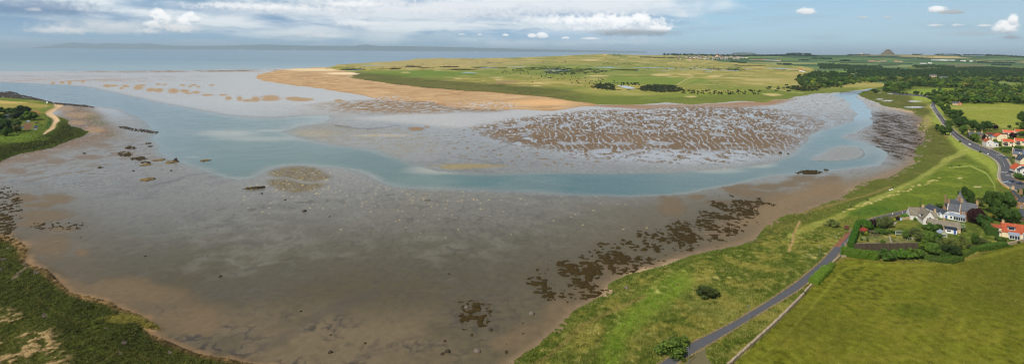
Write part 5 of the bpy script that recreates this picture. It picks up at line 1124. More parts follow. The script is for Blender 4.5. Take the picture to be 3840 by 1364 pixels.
def gable(par, x0, x1, y0, y1, eave, rise, wm, rm, axis='x', base=-.5, chim=(), over=.3, hip=0.0, skews=False, wname='wall'):
    """one wing: walls with gables and a pitched roof of real thickness; axis = direction of the ridge"""
    w = MB(); r = MB(); th = .16
    if axis == 'x':
        ym = (y0+y1)/2; hx = hip*(y1-y0)/2
        w.add([(x0,y0,base),(x1,y0,base),(x1,y1,base),(x0,y1,base),(x0,y0,eave),(x1,y0,eave),(x1,y1,eave),(x0,y1,eave),(x0+hx,ym,eave+rise),(x1-hx,ym,eave+rise)],
              [(0,1,5,4),(2,3,7,6),(1,2,6,9,5) if not hip else (1,2,6,5),(3,0,4,8,7) if not hip else (3,0,4,7)])
        a = over; sl = rise/((y1-y0)/2); ox = 0.0 if skews else over*.5
        for zz in (0,):
            E0, E1 = eave-a*sl+.04, eave+rise+.04
            xa, xb = x0-ox, x1+ox; ra, rb = xa+hx, xb-hx
            v = [(xa,y0-a,E0),(xb,y0-a,E0),(rb,ym,E1),(ra,ym,E1),(xb,y1+a,E0),(xa,y1+a,E0)]
        v2 = [(p[0], p[1], p[2]+th) for p in v]
        r.add(v+v2, [(6,7,8,9),(9,8,10,11),(0,3,2,1),(3,5,4,2),(0,1,7,6),(4,5,11,10)]+([(0,6,9,3),(3,9,11,5),(1,2,8,7),(2,4,10,8)] if not hip else [(6,9,11),(7,10,8),(0,6,11,5),(1,4,10,7)]))
    else:
        xm = (x0+x1)/2
        w.add([(x0,y0,base),(x1,y0,base),(x1,y1,base),(x0,y1,base),(x0,y0,eave),(x1,y0,eave),(x1,y1,eave),(x0,y1,eave),(xm,y0,eave+rise),(xm,y1,eave+rise)], [(0,1,5,8,4),(1,2,6,5),(2,3,7,9,6),(3,0,4,7)])
        a = over; sl = rise/((x1-x0)/2); oy = 0.0 if skews else over*.5; E0, E1 = eave-a*sl+.04, eave+rise+.04
        v = [(x0-a,y0-oy,E0),(x0-a,y1+oy,E0),(xm,y1+oy,E1),(xm,y0-oy,E1),(x1+a,y1+oy,E0),(x1+a,y0-oy,E0)]; v2 = [(p[0], p[1], p[2]+th) for p in v]
        r.add(v+v2, [(6,7,8,9),(9,8,10,11),(0,3,2,1),(3,5,4,2),(0,1,7,6),(4,5,11,10),(0,6,9,3),(3,9,11,5),(1,2,8,7),(2,4,10,8)])
    wo = w.build(wname, wm, par); ro = r.build('roof', rm, par)
    if skews:
        s_ = MB(); ym = (y0+y1)/2; xm = (x0+x1)/2
        if axis == 'x':
            for xx in (x0, x1-.3):
                for ya, yb in ((y0-.2, ym), (y1+.2, ym)): s_.add([(xx,ya,eave),(xx+.3,ya,eave),(xx+.3,yb,eave+rise),(xx,yb,eave+rise),(xx,ya,eave+.42),(xx+.3,ya,eave+.42),(xx+.3,yb,eave+rise+.42),(xx,yb,eave+rise+.42)], [(0,3,2,1),(4,5,6,7),(0,1,5,4),(1,2,6,5),(2,3,7,6),(3,0,4,7)])
        else:
            for yy in (y0, y1-.3):
                for xa, xb in ((x0-.2, xm), (x1+.2, xm)): s_.add([(xa,yy,eave),(xa,yy+.3,eave),(xb,yy+.3,eave+rise),(xb,yy,eave+rise),(xa,yy,eave+.42),(xa,yy+.3,eave+.42),(xb,yy+.3,eave+rise+.42),(xb,yy,eave+rise+.42)], [(0,3,2,1),(4,5,6,7),(0,1,5,4),(1,2,6,5),(2,3,7,6),(3,0,4,7)])
        s_.build('skew', wm, ro)
    for (cx_, cy_, cw, ch, cm) in chim:
        c_ = MB(); zb = eave+rise*(1-min(1, abs((cy_-(y0+y1)/2)/((y1-y0)/2)) if axis == 'x' else abs((cx_-(x0+x1)/2)/((x1-x0)/2))))-.5; zt = eave+rise+ch
        c_.box(cx_-cw/2, cx_+cw/2, cy_-.4, cy_+.4, zb, zt); c_.box(cx_-cw/2-.08, cx_+cw/2+.08, cy_-.48, cy_+.48, zt, zt+.15)
        co = c_.build('chimney', cm, ro); pt = MB()
        for q in np.arange(cx_-cw/2+.25, cx_+cw/2-.1, .42): pt.tube([(q,cy_,zt+.15),(q,cy_,zt+.75)], [.16,.12], 8)
        pt.build('chimney_pot', POT, co)
    return wo, ro
def leanto(par, x0, x1, y0, y1, zf, zb, wm, rm, base=-.5, name='wall', rname='roof'):
    w = MB(); w.add([(x0,y0,base),(x1,y0,base),(x1,y1,base),(x0,y1,base),(x0,y0,zf),(x1,y0,zf),(x1,y1,zb),(x0,y1,zb)], [(0,1,5,4),(1,2,6,5),(2,3,7,6),(3,0,4,7)]); wo = w.build(name, wm, par)
    r = MB(); o = .2; v = [(x0-o,y0-o,zf),(x1+o,y0-o,zf),(x1+o,y1+o,zb),(x0-o,y1+o,zb)]; r.add([(a,b_,c_+.03) for a,b_,c_ in v]+[(a,b_,c_+.16) for a,b_,c_ in v], [(0,3,2,1),(4,5,6,7),(0,1,5,4),(1,2,6,5),(2,3,7,6),(3,0,4,7)]); ro = r.build(rname, rm, par)
    return wo, ro
def house_root(name, x, y, yaw, lab, cat='house', z=None):
    p = GP(x, y, z=.95) if z is None else G(x, y, z)
    return empty(name, p, facing(x, y)+math.radians(yaw), lab, cat)
def door(par, x, w=1.0, h=2.05, y=0.0, mat=None, z=0.0):
    d = MB(); d.box(x-w/2, x+w/2, y-.06, y+.03, z, z+h); o = d.build('door', mat or BLUE, par); hd = MB(); hd.box(x+w*.3, x+w*.36, y-.12, y-.06, z+1.0, z+1.12); hd.build('handle', METAL, o); return o
def glazed(par, x0, x1, y0, y1, z0, zf, zb, n, rm=LEAD, name='conservatory'):
    """glazed garden room: posts and rails, panes, sloping roof"""
    f = MB(); p = MB()
    for i in range(n+1):
        q = x0+(x1-x0)*i/n; f.box(q-.08, q+.08, y0-.08, y0+.08, z0, zf)
    f.box(x0-.08, x1+.08, y0-.09, y0+.09, z0, z0+.5); f.box(x0-.08, x1+.08, y0-.1, y0+.1, zf-.22, zf)
    f.box(x0-.09, x0+.09, y0, y1, z0, z0+.5); f.box(x1-.09, x1+.09, y0, y1, z0, z0+.5)
    for yy in (y1,): f.box(x0-.08, x0+.08, yy-.1, yy, z0, zb); f.box(x1-.08, x1+.08, yy-.1, yy, z0, zb)
    p.box(x0, x1, y0-.02, y0+.02, z0+.4, zf-.1); p.box(x0-.02, x0+.02, y0, y1-.1, z0+.4, zf-.1); p.box(x1-.02, x1+.02, y0, y1-.1, z0+.4, zf-.1)
    o = f.build(name, PAINT, par); p.build('pane', GLASS, o)
    r = MB(); v = [(x0-.2,y0-.25,zf),(x1+.2,y0-.25,zf),(x1+.2,y1,zb),(x0-.2,y1,zb)]; r.add([(a,b_,c_+.02) for a,b_,c_ in v]+[(a,b_,c_+.12) for a,b_,c_ in v], [(0,3,2,1),(4,5,6,7),(0,1,5,4),(1,2,6,5),(2,3,7,6),(3,0,4,7)])
    for i in range(n*2+1):
        q = x0-.2+(x1-x0+.4)*i/(n*2); r.add([(q-.03,y0-.25,zf+.12),(q+.03,y0-.25,zf+.12),(q+.03,y1,zb+.12),(q-.03,y1,zb+.12),(q-.03,y0-.25,zf+.17),(q+.03,y0-.25,zf+.17),(q+.03,y1,zb+.17),(q-.03,y1,zb+.17)], [(4,5,6,7),(0,1,5,4),(1,2,6,5),(3,0,4,7)])
    r.build('roof', rm, o); return o
def dormer(par, x, y0, z, w, h, d, rm, wm=PAINT):
    b_ = MB(); b_.box(x-w/2, x+w/2, y0, y0+d, z, z+h); o = b_.build('dormer', wm, par); r = MB(); r.box(x-w/2-.2, x+w/2+.2, y0-.25, y0+d+.1, z+h, z+h+.18); r.build('roof', rm, o)
    g_ = MB(); g_.box(x-w/2+.25, x+w/2-.25, y0-.05, y0+.02, z+.25, z+h-.15); g_.build('pane', GLASS, o)
# the stone mansion with its wings
k = 6.2
R_ = house_root('mansion', 3600, 824, -4, 'large brown stone mansion with slate roofs, turret and chimneys at the village edge')
gable(R_, 0, 8.2, 0, 8.5, 5.8, 4.2, STONE, SLATE, 'x', chim=[(.5,4.2,1.1,1.7,POT),(7.7,4.2,1.1,1.7,POT)], skews=True)
window(R_, 4.9, 1.7, 2.0, 2.0, bars=2); window(R_, 1.6, 3.6, 1.1, 1.5)
gable(R_, -6.2, -.1, 1.5, 9.5, 4.4, 3.2, WHITE, SLATE, 'x', chim=[(-5.8,5.4,1.0,2.2,STONE)], skews=True)
gable(R_, -9.0, -6.4, 3.5, 12, 4.2, 3.0, STONE, SLATE, 'y', chim=[(-7.7,9,1.0,4.2,STONE)])
gable(R_, -7, -.5, 10, 17, 5.0, 3.6, STONE, DSL, 'x', chim=[(-1.5,13.5,1.2,2.4,STONE)])
# turret with a flared pyramid roof
t_ = MB(); t_.box(-4.0, 1.2, 17.2, 22.4, -.5, 7.2); tw = t_.build('turret', STONE, R_); t_ = MB(); cx_, cy_ = -1.4, 19.8; prev = None
rings = [(3.2,6.9),(2.2,8.3),(1.3,10.0),(.6,11.8),(.12,13.6)]
for rr_, z in rings: t_.v += [(cx_-rr_,cy_-rr_,z),(cx_+rr_,cy_-rr_,z),(cx_+rr_,cy_+rr_,z),(cx_-rr_,cy_+rr_,z)]
for a in range(4):
    for i in range(4): t_.f.append((a*4+i, a*4+(i+1) % 4, a*4+4+(i+1) % 4, a*4+4+i)); t_.m.append(0)
t_.f.append((3,2,1,0)); t_.m.append(0); ro_ = t_.build('roof', SLATE, tw); f_ = MB(); f_.tube([(cx_,cy_,13.3),(cx_,cy_,15.2)], [.14,.04], 6); f_.build('finial', POT, ro_)
glazed(R_, -2.8, 2.6, -3.0, 0, -.3, 2.4, 3.2, 5); leanto(R_, -9.5, -3.0, -2.8, 1.4, 2.5, 3.4, PAINT, LEAD); window(R_, -4.0, .6, 1.0, 1.5, y=-2.8, bars=0); door(R_, -6.3, y=-2.8, mat=BLUE)
# garage wing with dark roof
R_ = house_root('outbuilding', 3536, 818, 38, 'long low white outbuilding with dark green slate roof beside the mansion', 'outbuilding')
gable(R_, 0, 5.6, 0, 15, 2.6, 1.9, WHITE, DSL, 'y'); window(R_, 2.8, .8, 1.2, 1.3); door(R_, 1.0, mat=PAINT)
for q in (3, 7, 11): window(R_, q, .8, 1.4, 1.2, side=0.0, bars=1)
# long tan roofed cottage in front
R_ = house_root('cottage', 3480, 858, 6, 'long low cottage with lichened tan roof in front of the mansion', 'cottage')
gable(R_, 0, 14.6, 0, 6.4, 2.5, 2.7, TAN, OLDSL, 'x', chim=[(7.6,3.2,1.0,1.0,POT)])
window(R_, 2.2, .9, 1.3, 1.2); window(R_, 5.2, .9, 1.3, 1.2)
o_, r_o = leanto(R_, 7.4, 12.6, -3.2, 0, 2.1, 2.8, PAINT, PANEL, name='porch'); door(R_, 11.6, y=-3.2, mat=BLUE); window(R_, 9.0, .8, 1.8, 1.1, y=-3.2); leanto(R_, 3.6, 6.4, -1.2, 0, 2.1, 2.7, TAN, PANEL, name='porch')
# white gabled cottage group
R_ = house_root('cottage', 3462, 842, 18, 'white gabled cottage with steep lichened roofs left of the mansion yard', 'cottage')
gable(R_, 0, 6.6, 0, 12, 3.1, 4.6, WHITE, OLDSL, 'y', chim=[(3.3,10.8,1.0,1.0,TAN)]); window(R_, 3.3, 3.4, 1.1, 1.4); window(R_, 1.7, .9, 1.1, 1.2); dormer(R_, .6, 4.0, 3.6, 1.8, 1.6, 2.0, OLDSL)
gable(R_, -3.6, 2.0, 9, 16, 3.0, 3.6, WHITE, OLDSL, 'x'); gable(R_, 6.7, 10.2, 9, 14, 2.6, 2.6, WHITE, OLDSL, 'x', chim=[(9.6,11.5,.9,1.4,TAN)])
R_ = house_root('garden_room', 3434, 823, 2, 'small white garden room with flat dark roof at the end of the cottages', 'garden room')
leanto(R_, 0, 4.2, 0, 5.0, 2.5, 3.3, WHITE, DSL)
for q in (1.4, 2.6, 3.6): window(R_, q, .5, .9, 1.7, bars=0)
# brick paved yard
mb = MB(); v = [GP(*p, z=.99) for p in [(3478,792),(3510,776),(3524,782),(3500,812),(3486,806)]]; mb.add(v, [(0,1,2,3,4)]); tag(mb.build('brick_yard', solid('red_brick_paving', (160,92,76), kind='brick')), kind='structure')
# red roofed cottage at the right edge
R_ = house_root('cottage', 3757, 886, 6, 'cream cottage with weathered orange pantile roof, dormer and glazed porch', 'cottage')
gable(R_, 0, 22, 0, 8.2, 2.9, 3.9, CREAM, RTILE, 'x', chim=[(.9,4.1,1.0,1.0,TAN),(15,4.1,1.0,1.0,TAN)])
dormer(R_, 4.0, .9, 3.9, 3.0, 1.5, 2.6, DSL); glazed(R_, 2.8, 7.0, -2.6, 0, -.3, 2.2, 3.0, 4); window(R_, 11.3, .9, 1.2, 1.2); window(R_, 14.5, .9, 1.2, 1.2)
gable(R_, 8.4, 10.9, -.35, 3.4, 3.4, 1.5, PAINT, RTILE, 'y', wname='gable_bay'); g_ = MB(); g_.add([(8.7,-.4,.2),(10.6,-.4,.2),(10.6,-.4,3.3),(9.65,-.4,4.5),(8.7,-.4,3.3)], [(0,1,2,3,4)]); g_.build('pane', GLASS, R_)
g_ = MB(); g_.add([(12.2,.75,3.85),(13.3,.75,3.85),(13.3,1.75,4.8),(12.2,1.75,4.8)], [(0,1,2,3)]); g_.build('skylight', LEAD, R_)
leanto(R_, -4.0, -.1, .5, 6.5, 4.2, 4.6, CREAM, RTILE, name='side_wing'); window(R_, -2.2, 3.0, 2.4, 1.1, y=.5); window(R_, -2.2, .3, 2.6, 1.9, y=.5, bars=2)
bl = MB(); bl.box(-3.9, -.3, -.5, .44, 2.5, 2.62)
for q in np.arange(-3.8, -.2, .4): bl.box(q, q+.05, -.5, -.45, 2.62, 3.5)
bl.box(-3.9, -.3, -.5, -.44, 3.5, 3.58); bl.build('balcony', WOOD, R_)
# summer house
R_ = house_root('summer_house', 3527, 889, 28, 'small pale green summer house with grey pitched roof on the lawn', 'summer house')
gable(R_, 0, 3.3, 0, 3.6, 2.1, 1.2, solid('sage_paint', (168,172,142), vary=.08), LEAD, 'y'); window(R_, 1.65, .5, 1.9, 1.3, bars=2)
for q in (1.0, 2.4): window(R_, q, .9, .9, .9, side=0.0, bars=0)
R_ = house_root('cold_frame', 3514, 903, 10, 'small grey blue glazed cold frame below the summer house', 'cold frame')
leanto(R_, 0, 3.0, 0, 2.0, .7, 1.2, LEAD, GLASS, base=-.2); mb = MB(); mb.box(0, 3, -.05, .0, .3, .4); mb.build('frame', PAINT, R_)
R_ = house_root('shed', 3219, 872, -20, 'low red painted shed beside the tall lane hedge', 'shed')
gable(R_, 0, 3.0, 0, 5.0, 1.8, .8, REDW, REDW, 'y'); door(R_, 1.5, mat=DWOOD, h=1.6)
# slate roofed stone houses at the right edge by the junction
R_ = house_root('stone_house', 3812, 778, -8, 'stone house with hipped grey slate roof and tall chimneys behind the big trees')
gable(R_, 0, 12, 0, 9, 4.6, 4.0, STONE, DSL, 'x', hip=.9, chim=[(4.5,4.5,2.0,2.2,STONE),(1.5,4.5,1.6,2.4,STONE)]); window(R_, 4, 2.8, 1.1, 1.4); window(R_, 8, 2.8, 1.1, 1.4); window(R_, 2.5, .4, 1.1, 1.4)
gable(R_, -7.5, -.1, 6, 15, 4.4, 4.4, STONE, DSL, 'y', chim=[(-3.8,14.4,1.4,2.0,TAN)], skews=True)
R_ = house_root('stone_house', 3820, 826, -6, 'low stone house with dark slate roof in front of the hipped one')
gable(R_, 0, 10, 0, 7, 3.0, 3.2, DSTONE, DSL, 'x'); window(R_, 3, .9, 1.1, 1.2); gable(R_, 3, 8, -5, 0, 2.7, 2.4, STONE, DSL, 'y')
# roadside houses
R_ = house_root('stone_house', 3634, 520, 14, 'small grey stone villa with two gables behind roadside trees')
gable(R_, 0, 13.5, 0, 8, 4.4, 3.0, DSTONE, SLATE, 'x', chim=[(.6,4,1.2,1.6,TAN),(12.9,4,1.2,1.6,TAN),(6.5,4,1.2,1.6,TAN)]); gable(R_, 1, 4.8, -1.6, 3, 4.4, 2.4, DSTONE, SLATE, 'y'); gable(R_, 9, 12.6, -1.2, 3, 4.4, 2.2, STONE, SLATE, 'y')
for q in (2.9, 10.8): window(R_, q, 2.9, 1.0, 1.4, y=-1.6 if q < 5 else -1.2); window(R_, q, .6, 1.4, 1.4, y=-1.6 if q < 5 else -1.2)
R_ = house_root('white_house', 3699, 550, 22, 'tall white house with brown tiled roof beside the main road')
gable(R_, 0, 6.6, 0, 9.5, 5.4, 2.6, WHITE, RTILE, 'y', chim=[(3.3,8.6,1.2,.9,WHITE)]); window(R_, 1.8, 3.4, 1.0, 1.3, bars=0); window(R_, 3.4, 1.0, 2.0, 1.2); leanto(R_, 6.7, 11, 1, 7, 4.2, 4.4, WHITE, LEAD); window(R_, 9.4, .8, 1.4, 1.9, y=1)
for q in (2.2, 6.6): window(R_, q, 3.4, 1.2, 1.2, side=0.0); window(R_, q, .7, 1.2, 1.4, side=0.0)
mb = MB(); v = [GP(*p, z=1.02) for p in [(3702,551),(3722,549),(3732,556),(3706,560)]]; mb.add(v, [(0,1,2,3)]); tag(mb.build('forecourt', PAVE), kind='structure')
R_ = house_root('flat_house', 3699, 515, 8, 'long cream house with dark red shallow roof behind the white house')
gable(R_, 0, 12, 0, 8, 3.6, 1.7, CREAM, BTILE, 'x'); gable(R_, 12.1, 19, 0, 8, 5.0, .9, CREAM, BTILE, 'x'); gable(R_, 1, 13, -9, -1, 2.6, 1.6, CREAM, DSL, 'x'); window(R_, 6, .8, 1.4, 1.2, y=-9); window(R_, 15, 2.8, 1.6, 1.3)
R_ = house_root('cream_house', 3738, 529, 20, 'cream gabled house with bright orange roof beside the flat roofed house')
gable(R_, 0, 8.2, 0, 11, 5.0, 3.4, CREAM, TILE, 'y', over=.4); window(R_, 4.6, .8, 1.4, 1.3); leanto(R_, -3.4, -.1, 3, 8, 3.6, 4.4, CREAM, LEAD); window(R_, 4, 3.0, 1.0, 1.2, side=0.0)
def terrace_unit(x, y, w, lab, tile):
    R_ = house_root('terraced_house', x, y, 6, lab)
    gable(R_, 0, w, 0, 8, 5.0, 2.3, CREAM, tile, 'x', skews=True); window(R_, w*.28, 3.0, w*.3, 1.5, bars=2); window(R_, w*.72, 3.0, w*.3, 1.5, bars=2); window(R_, w*.3, .3, w*.34, 1.9, bars=3); window(R_, w*.55, .8, .8, 1.0, bars=0); door(R_, w*.8, mat=DWOOD)
    b_ = MB(); b_.box(.3, w*.45, -1.3, -.08, 2.6, 2.75); b_.box(.3, w*.45, -1.3, -1.22, 2.75, 3.6); b_.build('balcony', WOOD, R_)
terrace_unit(3759, 547, 10.2, 'front left house of the cream terrace with bright orange roof', TILE); terrace_unit(3805, 544, 10.2, 'front right house of the cream terrace with bright orange roof', TILE)
terrace_unit(3761, 511, 10.6, 'rear left house of the terrace with salmon roof', solid('salmon_pantile', (214,108,78), kind='tile', vary=.2)); terrace_unit(3806, 508, 10.6, 'rear right house of the terrace with salmon roof', TILE)
R_ = house_root('slate_house', 3797, 592, 4, 'grey slate roofed house with solar panel and skylights by the road')
gable(R_, 0, 14, 0, 9, 4.2, 4.0, TAN, solid('blue_slate', (96,104,116), kind='slate', vary=.2), 'x', chim=[(.7,4.5,1.1,1.0,TAN)], skews=True)
for (a, z, w_, mt) in [(4.6,.55,5.2,PANEL),(5.0,.18,.7,LAMP),(9.2,.5,.7,LAMP),(9.0,.15,.7,LAMP)]:
    h_ = .3 if mt is PANEL else .12; g_ = MB(); q0, q1 = z, z+h_; g_.add([(a-w_/2, 4.5*q0-.02, 4.2+4.0*q0+.30), (a+w_/2, 4.5*q0-.02, 4.2+4.0*q0+.30), (a+w_/2, 4.5*q1-.02, 4.2+4.0*q1+.30), (a-w_/2, 4.5*q1-.02, 4.2+4.0*q1+.30)], [(0,1,2,3)]); g_.build('solar_panel' if mt is PANEL else 'skylight', mt, R_)
leanto(R_, 3.5, 12, -6, -.1, 3.2, 3.8, STONE, PANEL, name='annexe'); window(R_, 7, .6, 3, 1.8, y=-6, bars=3); window(R_, 1.6, 1.0, 1.0, 1.3)
R_ = house_root('slate_house', 3826, 616, 24, 'dark slate gabled house below the solar panelled one at the right edge')
gable(R_, 0, 8, 0, 9, 3.6, 4.2, CREAM, DSL, 'y', chim=[(4,8,1,.8,TAN)]); window(R_, 4, 1.0, 1.4, 1.3)
R_ = house_root('gabled_cottage', 3806, 648, 22, 'white cottage with bright orange pantile roof and dormer beside the road', 'cottage')
gable(R_, 0, 7, 0, 9, 3.0, 3.8, WHITE, TILE, 'y'); gable(R_, 6, 16, 2, 9, 3.0, 3.4, WHITE, TILE, 'x'); window(R_, 3.5, 1.0, 1.2, 1.2)
R_ = house_root('white_house', 3826, 664, 16, 'tall white house with dark roof at the right edge by the corner')
gable(R_, 0, 7.5, 0, 8, 5.2, 2.6, WHITE, DSL, 'y', skews=True)
for q in (2.0, 5.2): window(R_, q, 3.2, .9, 1.4, bars=0); window(R_, q, .7, .9, 1.5, bars=0)
# lodge at the wood's edge and buildings in the wood
R_ = house_root('lodge', 3572, 394, 10, 'small pinkish stone lodge with grey roof at the edge of the wood', 'lodge')
gable(R_, 0, 11, 0, 8, 3.4, 2.6, TAN, SLATE, 'x', chim=[(5.5,4,1,1.6,STONE)]); gable(R_, 9, 14, -2, 6, 3.6, 2.6, solid('pink_stone', (186,122,92), kind='brick', vary=.2), SLATE, 'y', chim=[(11.5,5,1,1.6,STONE)]); window(R_, 3, 1.0, 1.2, 1.2); window(R_, 11.5, 1.0, 1.2, 1.2, y=-2)
R_ = house_root('cottage', 8, 452, -10, 'cottage with blue grey slate roof among the trees on the left headland', 'cottage')
gable(R_, 0, 9, 0, 7, 3.6, 4.0, DSTONE, solid('cool_slate', (84,96,112), kind='slate'), 'x', chim=[(8.5,3.5,1,1.0,STONE)]); window(R_, 4, 1.0, 1.2, 1.2)
def far_house(x, y, wm, dm, e, rs_, wall, roof, lab, group=None, name='far_house', cat='house', yaw=None):
    mb = MB(); mb.box(0, wm, 0, dm, -2, e, 0); mb.add([(-.3,-.3,e),(wm+.3,-.3,e),(wm+.3,dm+.3,e),(-.3,dm+.3,e),(-.3,dm/2,e+rs_),(wm+.3,dm/2,e+rs_)], [(0,1,5,4),(2,3,4,5),(1,2,5),(3,0,4),(0,3,2,1)], 1)
    o = mb.build(name, [wall, roof], None, G(x, y)); o.rotation_euler = (0, 0, facing(x, y)+(rnd.uniform(-.6, .6) if yaw is None else yaw)); return tag(o, lab, cat, group)
far_house(3487, 300, 22, 12, 16, 5, TAN, SLATE, 'tall tan building rising out of the large wood', yaw=.2); far_house(3519, 302, 26, 12, 11, 5, TAN, SLATE, 'grey roofed building half hidden in the large wood', yaw=-.2); far_house(3538, 304, 12, 10, 9, 4, WHITE, SLATE, 'white gable half hidden in the large wood', yaw=0)
far_house(2996, 268, 16, 9, 7, 5, WHITE, RTILE, 'white farmhouse with red roof alone beyond the golden links', yaw=.1); far_house(3008, 270, 14, 8, 5, 4, WHITE, SLATE, 'white farm building right of the lone farmhouse', yaw=-.1)
for x, y, w, d, e, rf, lab in [(3256,231,52,20,6,TILE,'long orange roofed farm shed'),(3284,232,34,18,6,BTILE,'brown farm shed right of the orange one'),(3300,231,50,18,7,DSL,'grey farm steading beside the brown shed'),(3352,232,34,18,8,RTILE,'farm building with light end wall'),(3370,233,30,16,8,SLATE,'right farm building of the pair'),(3480,239,28,14,5,PAINT,'small white shed in the far fields'),
     (3492,227,90,26,6,LEAD,'long pale greenhouse on the far fields'),(3524,228,60,26,7,PAINT,'long white shed in the middle of the far fields'),(3556,228,52,26,7,LEAD,'pale shed right of the long white one'),(3450,240,44,18,5,LEAD,'low pale roof left of the small white shed'),(3600,231,44,20,6,PAINT,'far white shed below the right skyline'),(3636,232,22,16,6,PAINT,'tiny far white shed at right')]:
    far_house(x, y, w, d, e, 3, WHITE if rf in (PAINT, LEAD) else TAN, rf, lab, yaw=0.0, cat='farm building', name='farm_building')
far_house(2264, 207, 26, 14, 8, 5, CREAM, RTILE, 'cream clubhouse on the skyline among dark trees', yaw=0); far_house(2300, 209, 14, 10, 8, 5, STONE, SLATE, 'small house beside the skyline clubhouse', yaw=0)
# the village on the skyline
vr = random.Random(3); vill = []
for i in range(96):
    q = vr.random(); x = 2535+q*265; y = 213+vr.random()*(12-3*abs(q-.5)*2)+q*1.5
    vill.append((x, y))
vill.sort(key=lambda p: p[1])
for (x, y) in vill:
    w_ = vr.choice([WHITE, WHITE, CREAM, TAN, WHITE]); r_o = vr.choice([SLATE, DSL, SLATE, BTILE, RTILE, SLATE])
    far_house(x, y, vr.uniform(11, 20), 9, vr.uniform(5, 8), vr.uniform(3, 5), w_, r_o, 'pale house with pitched roof in the village on the skyline', 'houses of the skyline village')
for i in range(24):
    far_house(2812+i*4.9, 226+i*.12+vr.uniform(-.6, .6), 10, 9, 6, 4, WHITE if i > 10 else TAN, vr.choice([RTILE, BTILE, SLATE]), 'small white house in the new row right of the skyline village', 'houses of the new row', yaw=.5)
far_house(2578, 227, 40, 14, 6, 4, WHITE, TILE, 'long low building with bright orange roof at the village edge', yaw=0); far_house(2686, 214, 14, 14, 16, 8, CREAM, TILE, 'tall cream tower house in the middle of the village', yaw=0)
mass('village_trees', [(2535+rnd.random()*265, 213+rnd.random()*14, rnd.uniform(10, 18), rnd.uniform(7, 12)) for _ in range(150)], (44,62,36), TINY, 'dark garden trees between the houses of the skyline village', 'trees')
# power station chimney and works on the far shore
s_, t_ = st_of(871, 181); mb = MB(); D_ = 54000; mb.tube([(s_*D_/F, D_, -1), (s_*D_/F, D_, H+((-st_of(871,171)[1]))*D_/F)], [13, 8], 10); tag(mb.build('tall_chimney', PAINT), 'tall white chimney on the far shore', 'chimney')
for x, w_, h_, lab in [(896,200,70,'low white works building beside the tall chimney'),(1100,180,50,'long white building on the far shore'),(1780,220,40,'pale harbour building on the far shore')]:
    s_, t_ = st_of(x, 181); mb = MB(); mb.box(s_*D_/F, s_*D_/F+w_, D_, D_+30, -1, h_*.7); mb.add([(s_*D_/F, D_, h_*.7), (s_*D_/F+w_, D_, h_*.7), (s_*D_/F+w_, D_+30, h_*.7), (s_*D_/F, D_+30, h_*.7), (s_*D_/F+w_*.1, D_+15, h_), (s_*D_/F+w_*.9, D_+15, h_)], [(0,1,5,4),(1,2,5),(2,3,4,5),(3,0,4)]); tag(mb.build('works_building', PAINT), lab, 'building')
# ------------------------------------------------------------------ walls and fences
def wall_run(pts, w, h, mat, lab, name='stone_wall', cat='wall', step=1.2, jit=.12, zb=.7):
    P_ = polyline_px(pts, step); o = P_[0].copy(); o.z = zb; v = []; f = []; rs = random.Random(len(lab))
    for i, p in enumerate(P_):
        d = (P_[min(i+1, len(P_)-1)]-P_[max(i-1, 0)]).normalized(); n = Vector((-d.y, d.x, 0)); hh = h*(1+rs.uniform(-jit, jit)); p = Vector((p.x, p.y, zb))-o
        for a, z in ((-.5, 0), (-.42, hh), (.42, hh+rs.uniform(-.05, .05)), (.5, 0)): v.append(p+n*a*w*(1+rs.uniform(-jit, jit))+Vector((0, 0, z)))
    for i in range(len(P_)-1): f += [(i*4+k, i*4+k+1, i*4+k+5, i*4+k+4) for k in range(3)]
    f += [(3,2,1,0), tuple((len(P_)-1)*4+k for k in range(4))]
    mb = MB(); mb.add(v, f); return tag(mb.build(name, mat, None, o), lab, cat)
wall_run([(2730,1372),(2800,1308),(2880,1237),(2940,1180),(2992,1128),(3014,1104)], .9, 1.2, WALLS, 'long lichened dry stone wall between lane and hay meadow', step=.8)
wall_run([(3016,1100),(3030,1084),(3044,1070)], .8, 1.1, WALLS, 'short end of dry stone wall below the bright hedge', step=.8)
wall_run([(3110,1000),(3132,978),(3152,960)], .7, 1.0, WALLS, 'low pale stone wall beside the lane below the clipped hedge', step=.8)
wall_run([(3152,962),(3172,962)], .7, 1.0, WALLS, 'stub of pale wall at the clipped hedge corner', step=.8)
wall_run([(3205,946),(3300,944),(3440,942)], .8, 4.6, DSTONE, 'tall dark stone wall below the vegetable garden', jit=.02)
wall_run([(3748,922),(3790,916),(3850,902)], .9, 1.5, WALLS, 'pale rubble wall between red roofed cottage and meadow')
wall_run([(3382,824),(3430,818)], .5, 1.5, TAN, 'orange brown garden wall behind the small lawn', jit=.02)
wall_run([(3740,672),(3746,682),(3762,698),(3782,708)], .5, 1.2, solid('ochre_wall', (206,164,82), vary=.15), 'curved ochre wall at the bend of the main road', jit=.02)
wall_run([(3672,546),(3700,556),(3711,561)], .5, 1.2, TAN, 'low sandy wall beside the white roadside house', jit=.02)
wall_run([(3514,428),(3540,452),(3566,480),(3590,505),(3620,525)], .5, 1.3, DSTONE, 'low dark roadside wall under the tree row', jit=.05)
wall_run([(3786,590),(3800,612),(3808,640),(3806,662)], .5, 1.4, DSTONE, 'dark garden wall along the main road by the slate house', jit=.05)
wall_run([(3806,672),(3830,682),(3860,686)], .5, 1.3, STONE, 'stone wall under the leafy corner hedge', jit=.05)
wall_run([(3724,536),(3752,556),(3760,566)], .4, 1.4, TAN, 'garden wall between white house and terrace', jit=.02)
